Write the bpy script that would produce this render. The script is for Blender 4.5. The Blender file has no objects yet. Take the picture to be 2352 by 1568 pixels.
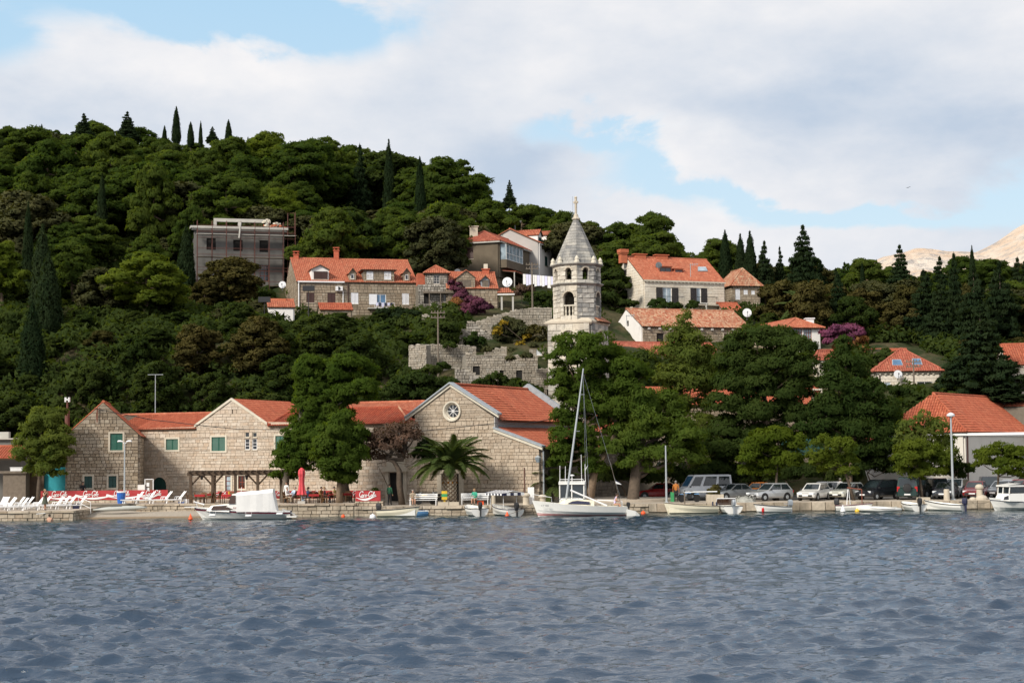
import bpy,bmesh,math,random
import numpy as np
from mathutils import Vector,Matrix
R=math.radians
rnd=random.Random(11)
nr=np.random.default_rng(5)
SC=bpy.context.scene
COL=SC.collection
F=3800.0
HC=4.8
PITCH=math.atan((1044-784)/F)
ROLL=0.0105
CAM=Vector((0,0,HC))
FW=Vector((0,math.cos(PITCH),math.sin(PITCH)))
UPV=Vector((0,-math.sin(PITCH),math.cos(PITCH)))
IR=Vector((1,0,0))*math.cos(ROLL)-UPV*math.sin(ROLL)
IU=Vector((1,0,0))*math.sin(ROLL)+UPV*math.cos(ROLL)
cam_d=bpy.data.cameras.new('camera')
cam_d.sensor_width=36
cam_d.lens=36*F/2352
cam_d.clip_start=0.5
cam_d.clip_end=20000
cam=bpy.data.objects.new('camera',cam_d)
COL.objects.link(cam)
m=Matrix.Identity(4)
for i in range(3):
 m[i][0]=IR[i];m[i][1]=IU[i];m[i][2]=-FW[i];m[i][3]=CAM[i]
cam.matrix_world=m
SC.camera=cam
SUN_DIR=Vector((-0.69,-0.72,0.0)).normalized()*math.cos(R(36))+Vector((0,0,math.sin(R(36))))
SUN_STRENGTH=3.3
EXPOSURE=0.32
SKY_STRENGTH=0.1
CLOUD_LIT=(7.7,7.55,7.55)
CLOUD_SHADE=(4.3,5.05,6.1)
BLUE_TOP=(4.0,6.3,8.2)
BLUE_LOW=(5.9,7.2,8.0)
CR={'A':(0,1400,.2343),'B':(700,1400,.2343),'C':(1400,1400,.2343),'D':(2000,1400,.2343),'E':(2500,1400,.2343),'F':(3100,1400,.2343),'G':(600,750,.20505),'H':(1200,800,.20505),'I':(1700,700,.20505),'J':(2200,850,.2343),'K':(2900,800,.27338),'L':(1450,1050,.20505),'Z':(0,0,1.0)}
def P(c,x,y):
 a,b,k=CR[c]
 return(a*.6125+x*k,b*.6125+y*k)
def ray(p):
 return IR*(p[0]-1176)+IU*(784-p[1])+FW*F
def at(p,Y):
 d=ray(p)
 return CAM+d*(Y/d.y)
def on_plane(p,O,n):
 d=ray(p)
 return CAM+d*((O-CAM).dot(n)/d.dot(n))
def reach(O,d,px):
 N=IR*F-FW*(px-1176)
 return-((O-CAM).dot(N))/d.dot(N)
def zfor(x,y,py):
 N=IU*F-FW*(784-py)
 O=Vector((x,y,0))-CAM
 return-O.dot(N)/N.z
def gp(px,Y,z=.75):
 O=Vector((0,Y,z))
 return Vector((reach(O,Vector((1,0,0)),px),Y,z))
def proj(q):
 q=q-CAM
 w=q.dot(FW)
 return(1176+F*q.dot(IR)/w,784-F*q.dot(IU)/w)
w=bpy.data.worlds.new('World')
SC.world=w
w.use_nodes=True
nt=w.node_tree
nt.nodes.clear()
def nd(t,ty,**k):
 n=t.nodes.new(ty)
 for a,b in k.items():
  setattr(n,a,b)
 return n
def mth(t,op,a,b=None,c=None):
 n=t.nodes.new('ShaderNodeMath')
 n.operation=op
 for i,x in enumerate((a,b,c)):
  if x is None:
   continue
  if isinstance(x,(int,float)):
   n.inputs[i].default_value=x
  else:
   t.links.new(x,n.inputs[i])
 return n.outputs[0]
def mixc(t,f,a,b,mode='MIX'):
 n=t.nodes.new('ShaderNodeMix')
 n.data_type='RGBA'
 n.blend_type=mode
 for s,x in((n.inputs[0],f),(n.inputs[6],a),(n.inputs[7],b)):
  if isinstance(x,(int,float)):
   s.default_value=x
  elif isinstance(x,tuple):
   s.default_value=(x[0],x[1],x[2],1)
  else:
   t.links.new(x,s)
 return n.outputs[2]
def world():
 t=nt
 L=t.links
 tc=nd(t,'ShaderNodeTexCoord')
 sx=nd(t,'ShaderNodeSeparateXYZ')
 L.new(tc.outputs['Generated'],sx.inputs[0])
 az=mth(t,'ARCTAN2',sx.outputs[0],sx.outputs[1])
 el=mth(t,'ARCSINE',sx.outputs[2])
 sky=nd(t,'ShaderNodeTexSky',sky_type='NISHITA',sun_disc=False)
 sky.sun_elevation=math.asin(SUN_DIR.z)
 sky.sun_rotation=math.atan2(SUN_DIR.x,SUN_DIR.y)
 sky.dust_density=1.5
 cv=nd(t,'ShaderNodeCombineXYZ')
 L.new(az,cv.inputs[0])
 L.new(mth(t,'MULTIPLY',el,1.9),cv.inputs[1])
 def noise(scale,det,off,rough=.55,dist=0.0):
  mp=nd(t,'ShaderNodeMapping')
  mp.inputs['Location'].default_value=(off,off*.7,off*.3)
  L.new(cv.outputs[0],mp.inputs[0])
  n=nd(t,'ShaderNodeTexNoise')
  n.inputs['Scale'].default_value=scale
  n.inputs['Detail'].default_value=det
  n.inputs['Roughness'].default_value=rough
  n.inputs['Distortion'].default_value=dist
  L.new(mp.outputs[0],n.inputs[0])
  return n.outputs[0]
 n1=noise(9,9,3.1,.58,.3)
 n2=noise(5.5,7,7.7,.5)
 n3=noise(30,6,1.7,.6)
 wa=mth(t,'ADD',az,mth(t,'MULTIPLY',mth(t,'SUBTRACT',n1,.5),.10))
 we=mth(t,'ADD',el,mth(t,'MULTIPLY',mth(t,'SUBTRACT',n1,.5),.07))
 def lobe(px,py,rx,ry,tilt=0):
  d=ray((px,py)).normalized()
  a0,e0=math.atan2(d.x,d.y),math.asin(d.z)
  da=mth(t,'SUBTRACT',wa,a0)
  de=mth(t,'SUBTRACT',we,e0)
  ct,st=math.cos(tilt),math.sin(tilt)
  x=mth(t,'ADD',mth(t,'MULTIPLY',da,ct*F/rx),mth(t,'MULTIPLY',de,st*F/rx))
  y=mth(t,'ADD',mth(t,'MULTIPLY',da,-st*F/ry),mth(t,'MULTIPLY',de,ct*F/ry))
  r2=mth(t,'ADD',mth(t,'MULTIPLY',x,x),mth(t,'MULTIPLY',y,y))
  return mth(t,'POWER',2.718,mth(t,'MULTIPLY',r2,-1.0))
 def total(ls):
  s=None
  for(q,wt)in ls:
   v=mth(t,'MULTIPLY',lobe(*q),wt)
   s=v if s is None else mth(t,'ADD',s,v)
  return s
 gap=total([((430,-15,420,75),1.55),((720,65,150,62,-.2),1.15),((-60,90,120,70),.7),((1360,350,110,40,-.5),.62),((1620,455,300,30,-.12),.72),((1980,500,320,30,-.05),.75),((2350,480,160,70),.6),((1230,300,70,60),.5),((2150,-420,700,200),.7),((-700,300,400,250),.7),((3300,200,500,250),.8)])
 cover=mth(t,'ADD',mth(t,'MULTIPLY',mth(t,'SUBTRACT',n1,.5),1.5),mth(t,'SUBTRACT',.95,mth(t,'MULTIPLY',gap,1.15)))
 mr=nd(t,'ShaderNodeMapRange',interpolation_type='SMOOTHSTEP')
 L.new(cover,mr.inputs[0])
 mr.inputs[1].default_value=.12
 mr.inputs[2].default_value=.72
 shade=total([((1720,265,330,110,-.1),1.0),((2250,330,260,130),.8),((1160,390,160,80,.2),.9),((300,240,330,45,.08),.55),((700,330,420,60),.3),((2050,130,260,80,.5),.35),((950,210,200,60,.3),.35)])
 sh=mth(t,'ADD',mth(t,'MULTIPLY',shade,.62),mth(t,'ADD',mth(t,'MULTIPLY',mth(t,'SUBTRACT',n2,.5),1.5),mth(t,'MULTIPLY',mth(t,'SUBTRACT',n3,.5),.5)))
 sh=mth(t,'ADD',sh,.32)
 cl=nd(t,'ShaderNodeClamp')
 L.new(sh,cl.inputs[0])
 cloud=mixc(t,cl.outputs[0],CLOUD_LIT,CLOUD_SHADE)
 ef=nd(t,'ShaderNodeMapRange')
 L.new(el,ef.inputs[0])
 ef.inputs[1].default_value=.10
 ef.inputs[2].default_value=.30
 blue=mixc(t,ef.outputs[0],BLUE_LOW,BLUE_TOP)
 blue=mixc(t,.25,blue,sky.outputs[0])
 colr=mixc(t,mr.outputs[0],blue,cloud)
 bg=nd(t,'ShaderNodeBackground')
 bg.inputs[1].default_value=SKY_STRENGTH
 L.new(colr,bg.inputs[0])
 o=nd(t,'ShaderNodeOutputWorld')
 L.new(bg.outputs[0],o.inputs[0])
world()
w.cycles.sampling_method='MANUAL'
w.cycles.sample_map_resolution=512
sd=bpy.data.lights.new('sun','SUN')
sd.energy=SUN_STRENGTH
sd.angle=R(12)
sd.color=(1.0,.93,.82)
sun=bpy.data.objects.new('sun',sd)
COL.objects.link(sun)
sun.rotation_euler=SUN_DIR.to_track_quat('Z','Y').to_euler()
sun.location=(-100,0,150)
SC.view_settings.view_transform='Standard'
SC.view_settings.look='None'
SC.view_settings.gamma=1
SC.view_settings.exposure=EXPOSURE
SC.view_settings.use_curve_mapping=False
SC.render.engine='CYCLES'
SC.cycles.max_bounces=6
SC.cycles.diffuse_bounces=3
SC.cycles.glossy_bounces=3
SC.cycles.transmission_bounces=4
SC.cycles.transparent_max_bounces=6
SC.cycles.use_denoising=True
SC.cycles.caustics_reflective=False
SC.cycles.caustics_refractive=False
MATS={}
def newmat(name):
 mt=bpy.data.materials.new(name)
 mt.use_nodes=True
 t=mt.node_tree
 b=t.nodes['Principled BSDF']
 MATS[name]=mt
 return mt,t,b
def pnoise(t,scale,det=4,rough=.6,stretch=None):
 g=nd(t,'ShaderNodeNewGeometry')
 n=nd(t,'ShaderNodeTexNoise')
 n.inputs['Scale'].default_value=scale
 n.inputs['Detail'].default_value=det
 n.inputs['Roughness'].default_value=rough
 if stretch:
  mp=nd(t,'ShaderNodeMapping')
  mp.inputs['Scale'].default_value=stretch
  t.links.new(g.outputs['Position'],mp.inputs[0])
  t.links.new(mp.outputs[0],n.inputs[0])
 else:
  t.links.new(g.outputs['Position'],n.inputs[0])
 return n.outputs[0]
def rerange(t,v,a,b,c=0.0,d=1.0):
 n=nd(t,'ShaderNodeMapRange')
 t.links.new(v,n.inputs[0])
 for i,x in enumerate((a,b,c,d)):
  n.inputs[i+1].default_value=x
 return n.outputs[0]
def piecerand(t):
 """one random number for each piece, whether a piece is an object or an island of a joined mesh"""
 g=nd(t,'ShaderNodeNewGeometry')
 o=nd(t,'ShaderNodeObjectInfo')
 return mth(t,'FRACT',mth(t,'ADD',g.outputs['Random Per Island'],o.outputs['Random']))
def dim(c,k):
 return tuple(x*k for x in c)
def plain(name,col,rough=.6,metal=0.0,var=.12,scale=3.0,bump=0.0,spec=.5):
 mt,t,b=newmat(name)
 n=pnoise(t,scale)
 c=mixc(t,rerange(t,n,.3,.7),dim(col,1-var),dim(col,1+var))
 t.links.new(c,b.inputs['Base Color'])
 b.inputs['Roughness'].default_value=rough
 b.inputs['Metallic'].default_value=metal
 b.inputs['Specular IOR Level'].default_value=spec
 if bump:
  bp=nd(t,'ShaderNodeBump')
  bp.inputs['Strength'].default_value=.6
  bp.inputs['Distance'].default_value=bump
  t.links.new(pnoise(t,scale*6),bp.inputs['Height'])
  t.links.new(bp.outputs[0],b.inputs['Normal'])
 return mt
def pieces(name,cols,stain=(.2,.17,.13),stain_amt=.3,rough=.85,sscale=.35,bump=.02):
 """stone, tile: each piece takes its own tone between the colours, plus weathering of the surface"""
 mt,t,b=newmat(name)
 r=piecerand(t)
 rp=nd(t,'ShaderNodeValToRGB')
 e=rp.color_ramp.elements
 while len(e)>1:
  e.remove(e[-1])
 e[0].position=0
 e[0].color=(*cols[0],1)
 for i,c in enumerate(cols[1:],1):
  x=e.new(i/(len(cols)-1))
  x.color=(*c,1)
 t.links.new(r,rp.inputs[0])
 n=pnoise(t,5,5)
 c=mixc(t,.55,rp.outputs[0],mixc(t,rerange(t,n,.3,.7),(.7,.69,.67),(1.28,1.26,1.24)),'MULTIPLY')
 s=pnoise(t,sscale,6,.65,(1,1,.45))
 c=mixc(t,mth(t,'MULTIPLY',rerange(t,s,.48,.68),stain_amt),c,stain)
 t.links.new(c,b.inputs['Base Color'])
 b.inputs['Roughness'].default_value=rough
 b.inputs['Specular IOR Level'].default_value=.25
 if bump:
  bp=nd(t,'ShaderNodeBump')
  bp.inputs['Strength'].default_value=.7
  bp.inputs['Distance'].default_value=bump
  t.links.new(pnoise(t,9,5),bp.inputs['Height'])
  t.links.new(bp.outputs[0],b.inputs['Normal'])
 return mt
def leafmat(name,c1,c2,trans=.25,hue=.35):
 mt=bpy.data.materials.new(name)
 mt.use_nodes=True
 t=mt.node_tree
 t.nodes.clear()
 g=nd(t,'ShaderNodeNewGeometry')
 oi=nd(t,'ShaderNodeObjectInfo')
 f=mth(t,'ADD',mth(t,'MULTIPLY',g.outputs['Random Per Island'],.4),mth(t,'MULTIPLY',oi.outputs['Random'],.6))
 c=mixc(t,f,c1,c2)
 n=pnoise(t,.5,3)
 c=mixc(t,hue,c,mixc(t,rerange(t,n,.35,.65),(.55,.68,.6),(1.5,1.3,1.05)),'MULTIPLY')
 d=nd(t,'ShaderNodeBsdfDiffuse')
 d.inputs['Roughness'].default_value=.3
 tr=nd(t,'ShaderNodeBsdfTranslucent')
 t.links.new(c,d.inputs[0])
 t.links.new(mixc(t,1.0,c,(1.3,1.25,.5),'MULTIPLY'),tr.inputs[0])
 mx=nd(t,'ShaderNodeMixShader')
 mx.inputs[0].default_value=trans
 t.links.new(d.outputs[0],mx.inputs[1])
 t.links.new(tr.outputs[0],mx.inputs[2])
 o=nd(t,'ShaderNodeOutputMaterial')
 t.links.new(mx.outputs[0],o.inputs[0])
 MATS[name]=mt
 return mt
def glassmat(name,col,rough=.06,spec=.8):
 mt,t,b=newmat(name)
 n=pnoise(t,1.2,3)
 t.links.new(mixc(t,rerange(t,n,.35,.65),dim(col,.6),dim(col,1.3)),b.inputs['Base Color'])
 b.inputs['Roughness'].default_value=rough
 b.inputs['Specular IOR Level'].default_value=spec
 return mt
M=MATS
pieces('stone_beige',[(.46,.375,.29),(.53,.445,.355),(.57,.49,.405),(.51,.40,.30),(.60,.53,.445),(.52,.445,.36)],(.36,.30,.24),.3)
pieces('stone_church',[(.38,.305,.23),(.425,.35,.27),(.45,.38,.30),(.39,.31,.23),(.47,.40,.315)],(.27,.22,.17),.3)
pieces('stone_brown',[(.22,.17,.12),(.31,.25,.185),(.38,.32,.25),(.27,.21,.15),(.43,.37,.29),(.33,.26,.18)],(.15,.125,.09),.55)
pieces('stone_hill',[(.25,.20,.145),(.33,.265,.195),(.37,.31,.235),(.29,.225,.16),(.41,.355,.275)],(.17,.145,.11),.5)
pieces('stone_rubble',[(.16,.145,.125),(.30,.275,.24),(.40,.375,.335),(.24,.215,.18),(.46,.43,.38)],(.12,.11,.09),.55)
pieces('stone_ruin',[(.28,.25,.205),(.35,.31,.255),(.40,.36,.30),(.31,.27,.215),(.37,.345,.30)],(.16,.145,.115),.55,sscale=.5)
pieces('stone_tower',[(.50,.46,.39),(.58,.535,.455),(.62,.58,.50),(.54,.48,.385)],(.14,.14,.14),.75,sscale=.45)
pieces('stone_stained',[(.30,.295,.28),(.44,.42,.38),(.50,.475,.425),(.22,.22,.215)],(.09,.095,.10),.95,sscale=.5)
pieces('stone_spire',[(.27,.265,.25),(.36,.35,.32),(.43,.41,.365),(.22,.22,.215)],(.10,.105,.115),.85,sscale=.6)
pieces('stone_cream',[(.68,.61,.50),(.71,.65,.55),(.73,.68,.59)],(.38,.33,.26),.25)
pieces('stone_quay',[(.34,.28,.21),(.44,.37,.285),(.50,.43,.34),(.38,.30,.22)],(.13,.115,.09),.6,sscale=.8)
pieces('stone_dark',[(.15,.125,.10),(.21,.18,.14),(.25,.21,.165)],(.09,.08,.07),.6)
pieces('tile_red',[(.32,.08,.042),(.39,.105,.055),(.44,.14,.075),(.35,.088,.046),(.41,.12,.062)],(.21,.07,.042),.35,sscale=.5,bump=.008)
pieces('tile_dark',[(.25,.048,.024),(.31,.062,.03),(.34,.08,.04),(.27,.052,.026)],(.16,.06,.04),.4,sscale=.5,bump=.008)
pieces('tile_orange',[(.39,.12,.066),(.45,.155,.088),(.36,.105,.058),(.48,.19,.11)],(.27,.11,.07),.35,sscale=.5,bump=.008)
pieces('tile_rose',[(.33,.09,.055),(.40,.12,.075),(.30,.08,.05),(.44,.16,.10)],(.22,.095,.07),.4,sscale=.5,bump=.008)
pieces('tile_old',[(.34,.115,.065),(.42,.20,.12),(.50,.33,.22),(.31,.095,.05),(.46,.26,.16),(.37,.11,.06)],(.22,.13,.09),.4,sscale=.6,bump=.008)
plain('mortar',(.44,.375,.30),.95)
plain('mortar_ruin',(.25,.225,.185),.95,var=.25)
plain('mortar_hill',(.20,.165,.125),.95)
plain('mortar_brown',(.30,.25,.19),.95)
plain('mortar_dark',(.16,.14,.11),.95)
plain('mortar_church',(.32,.26,.20),.95)
plain('plaster_white',(.80,.77,.74),.9,var=.05,scale=.6)
plain('plaster_hall',(.66,.625,.56),.9,var=.06,scale=.5)
plain('plaster_brown',(.125,.10,.07),.95,var=.3,scale=.5)
plain('plaster_grey',(.44,.42,.40),.95,var=.1,scale=.5)
plain('concrete',(.16,.155,.145),.95,var=.18,scale=.6)
plain('concrete_pale',(.45,.43,.39),.95,var=.12,scale=.8)
plain('lead',(.30,.33,.36),.6,var=.12)
plain('trim_stone',(.50,.44,.35),.9,var=.12,scale=1.5)
plain('trim_cream',(.60,.55,.45),.9,var=.1,scale=1.5)
plain('shutter_green',(.012,.095,.065),.55)
plain('shutter_dark',(.006,.05,.042),.55)
plain('shutter_brown',(.055,.022,.018),.6)
plain('shutter_black',(.018,.014,.014),.6)
plain('shutter_white',(.72,.73,.76),.6,var=.05)
plain('white_paint',(.80,.80,.80),.4,var=.04)
plain('boat_white',(.80,.79,.75),.25,var=.04,scale=1.0)
plain('boat_cream',(.78,.72,.56),.3,var=.05,scale=1.0)
plain('boat_grey',(.42,.43,.40),.35,var=.06)
plain('boat_blue',(.16,.36,.66),.35)
plain('canvas',(.74,.73,.71),.8,var=.06,scale=1.5,bump=.01)
plain('navy',(.012,.015,.05),.5)
plain('maroon',(.10,.012,.022),.4)
plain('red_paint',(.50,.015,.015),.4)
plain('red_cloth',(.36,.02,.022),.8,var=.15)
plain('banner_red',(.38,.026,.03),.6,var=.08)
plain('parasol_red',(.62,.07,.085),.8,var=.15)
plain('orange_plastic',(.80,.10,.02),.45)
plain('yellow_plastic',(.70,.45,.03),.45)
plain('green_plastic',(.05,.32,.12),.45)
plain('blue_plastic',(.02,.12,.45),.45)
plain('black_rubber',(.012,.012,.013),.6)
plain('black_plastic',(.02,.02,.022),.4)
plain('steel',(.42,.45,.48),.35,.6,var=.08)
plain('galvanised',(.40,.43,.45),.5,.2,var=.1)
plain('rust',(.20,.055,.03),.8,var=.25)
plain('rust_pole',(.13,.05,.038),.8,var=.25)
plain('wood_dark',(.075,.048,.028),.75,var=.25)
plain('wood_grey',(.16,.13,.10),.85,var=.2)
plain('wood_red',(.23,.045,.02),.5,var=.15)
plain('wicker',(.15,.075,.032),.8,var=.25)
plain('dark_void',(.012,.011,.010),.9)
plain('dish_white',(.66,.67,.69),.5,var=.04)
plain('dish_dark',(.10,.11,.12),.5)
plain('turquoise',(.02,.30,.36),.7,var=.08)
plain('terracotta',(.45,.13,.06),.8)
plain('brick_red',(.40,.10,.05),.85,var=.2)
plain('laundry',(.62,.62,.80),.9,var=.05)
plain('bark',(.095,.07,.05),.9,var=.3,scale=4,bump=.03)
plain('bark_pine',(.21,.15,.10),.9,var=.3,scale=4,bump=.03)
plain('bark_pale',(.24,.21,.18),.9,var=.25,scale=4)
plain('paving',(.40,.345,.28),.9,var=.14,scale=1.2)
plain('terrace_paving',(.43,.36,.29),.9,var=.14,scale=1.2)
plain('asphalt',(.10,.095,.09),.9,var=.15)
plain('skin',(.50,.28,.19),.6,var=.05)
plain('hair_dark',(.03,.018,.012),.7)
plain('hair_grey',(.25,.23,.21),.7)
plain('hair_fair',(.30,.19,.09),.7)
plain('cloth_black',(.02,.02,.024),.9)
plain('cloth_green',(.02,.10,.05),.9)
plain('cloth_teal',(.05,.38,.26),.9)
plain('cloth_skirt',(.075,.085,.06),.9)
plain('cloth_beige',(.36,.29,.21),.9)
plain('cloth_blue',(.12,.24,.42),.9)
plain('cloth_pale',(.48,.60,.74),.9)
plain('cloth_lilac',(.52,.45,.66),.9)
plain('cloth_white',(.72,.71,.70),.9)
plain('cloth_orange',(.42,.15,.03),.9)
plain('cloth_yellow',(.60,.48,.16),.9)
plain('cloth_tan',(.40,.25,.10),.9)
plain('awning_rose',(.62,.32,.28),.8)
plain('awning_green',(.015,.10,.075),.8)
plain('lens',(.75,.78,.80),.15)
plain('amber',(.65,.2,.03),.3)
plain('tail_red',(.45,.015,.015),.3)
plain('sand_grey',(.30,.30,.27),.95,var=.25,scale=4)
plain('rock',(.40,.35,.28),.95,var=.2,scale=2,bump=.05)
glassmat('glass_dark',(.02,.023,.028))
glassmat('glass_car',(.018,.026,.03),.04,.9)
glassmat('glass_blue',(.05,.13,.24),.05,.9)
glassmat('glass_amber',(.05,.022,.012),.08,.8)
glassmat('glass_pale',(.30,.37,.42),.15,.6)
leafmat('pine_leaf',(.064,.108,.018),(.114,.165,.034),.55)
leafmat('pine_deep',(.036,.066,.018),(.080,.112,.030),.5)
leafmat('pine_forest',(.037,.072,.017),(.108,.145,.032),.55)
leafmat('pine_bright',(.078,.118,.015),(.13,.168,.028),.5)
leafmat('pine_feather',(.085,.122,.022),(.13,.165,.042),.5)
leafmat('cypress_leaf',(.018,.034,.016),(.038,.056,.026),.35)
leafmat('dark_leaf',(.032,.058,.017),(.070,.095,.028),.5)
leafmat('olive_leaf',(.048,.055,.026),(.088,.090,.042))
leafmat('brown_leaf',(.050,.050,.017),(.092,.080,.030))
leafmat('bare_brown',(.085,.062,.040),(.13,.10,.065))
leafmat('tamarisk_leaf',(.10,.062,.048),(.17,.115,.09))
leafmat('bougain_pink',(.08,.035,.045),(.21,.065,.14),.2,.4)
leafmat('bougain_orange',(.20,.09,.035),(.36,.18,.08),.2,.4)
leafmat('yellow_leaf',(.20,.14,.02),(.32,.22,.03))
leafmat('palm_leaf',(.042,.068,.022),(.085,.112,.036),.25)
leafmat('palm_dead',(.28,.13,.03),(.36,.18,.05),.15)
def carpaint(name,col,rough=.25,metal=.0):
 mt,t,b=newmat(name)
 n=pnoise(t,.8,3)
 t.links.new(mixc(t,rerange(t,n,.35,.65),dim(col,.93),dim(col,1.05)),b.inputs['Base Color'])
 b.inputs['Roughness'].default_value=rough
 b.inputs['Metallic'].default_value=metal
 b.inputs['Coat Weight'].default_value=.5
 return mt
for nm,c,mtl in(('car_red',(.33,.012,.012),0),('car_white',(.72,.71,.68),0),('car_ivory',(.62,.62,.54),0),('car_silver',(.50,.52,.54),.4),('car_greysilver',(.30,.32,.34),.4),('car_black',(.012,.013,.017),0),('car_navy',(.05,.06,.08),.2),('car_green',(.02,.045,.04),.2),('car_orange',(.50,.17,.03),0),('car_wine',(.22,.02,.022),0),('van_white',(.74,.76,.79),0)):
 carpaint(nm,c,.25,mtl)
def water_mat():
 mt,t,b=newmat('sea_water')
 L=t.links
 g=nd(t,'ShaderNodeNewGeometry')
 sp=nd(t,'ShaderNodeSeparateXYZ')
 L.new(g.outputs['Position'],sp.inputs[0])
 shore=rerange(t,sp.outputs[1],122,134)
 c=mixc(t,shore,(.022,.044,.078),(.020,.046,.042))
 L.new(c,b.inputs['Base Color'])
 b.inputs['Roughness'].default_value=.06
 b.inputs['IOR'].default_value=1.5
 n1=pnoise(t,3.4,4,.6,(.6,1.25,1))
 n2=pnoise(t,11,4,.6,(.7,1.2,1))
 h=mth(t,'ADD',mth(t,'MULTIPLY',n1,.30),mth(t,'MULTIPLY',n2,.07))
 bp=nd(t,'ShaderNodeBump')
 bp.inputs['Strength'].default_value=1.0
 bp.inputs['Distance'].default_value=.19
 L.new(h,bp.inputs['Height'])
 L.new(bp.outputs[0],b.inputs['Normal'])
water_mat()
def ground_mat():
 mt,t,b=newmat('hill_ground')
 n=pnoise(t,.25,6)
 n2=pnoise(t,2.5,5)
 c=mixc(t,rerange(t,n,.4,.62),(.022,.034,.011),(.075,.062,.035))
 c=mixc(t,.6,c,mixc(t,rerange(t,n2,.3,.7),(.5,.5,.5),(1.5,1.5,1.4)),'MULTIPLY')
 t.links.new(c,b.inputs['Base Color'])
 b.inputs['Roughness'].default_value=1
 b.inputs['Specular IOR Level'].default_value=.1
ground_mat()
def mountain_mat():
 mt,t,b=newmat('limestone_mountain')
 n=pnoise(t,.012,8,.65,(1,1,2.2))
 n2=pnoise(t,.05,7,.7)
 c=mixc(t,rerange(t,n,.4,.62),(.66,.50,.37),(.72,.64,.55))
 c=mixc(t,rerange(t,n2,.5,.64),c,(.40,.37,.35))
 t.links.new(c,b.inputs['Base Color'])
 b.inputs['Roughness'].default_value=1
 b.inputs['Specular IOR Level'].default_value=.05
 bp=nd(t,'ShaderNodeBump')
 bp.inputs['Distance'].default_value=12
 t.links.new(n2,bp.inputs['Height'])
 t.links.new(bp.outputs[0],b.inputs['Normal'])
mountain_mat()
def beach_mat():
 mt,t,b=newmat('beach_pebbles')
 n=pnoise(t,9,6,.8)
 g=nd(t,'ShaderNodeNewGeometry')
 sp=nd(t,'ShaderNodeSeparateXYZ')
 t.links.new(g.outputs['Position'],sp.inputs[0])
 wet=rerange(t,sp.outputs[2],.06,.14)
 c=mixc(t,rerange(t,n,.3,.7),(.26,.215,.165),(.46,.41,.34))
 c=mixc(t,wet,mixc(t,1.0,c,(.62,.5,.36),'MULTIPLY'),c)
 t.links.new(c,b.inputs['Base Color'])
 b.inputs['Roughness'].default_value=.9
 bp=nd(t,'ShaderNodeBump')
 bp.inputs['Distance'].default_value=.05
 t.links.new(n,bp.inputs['Height'])
 t.links.new(bp.outputs[0],b.inputs['Normal'])
beach_mat()
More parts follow.
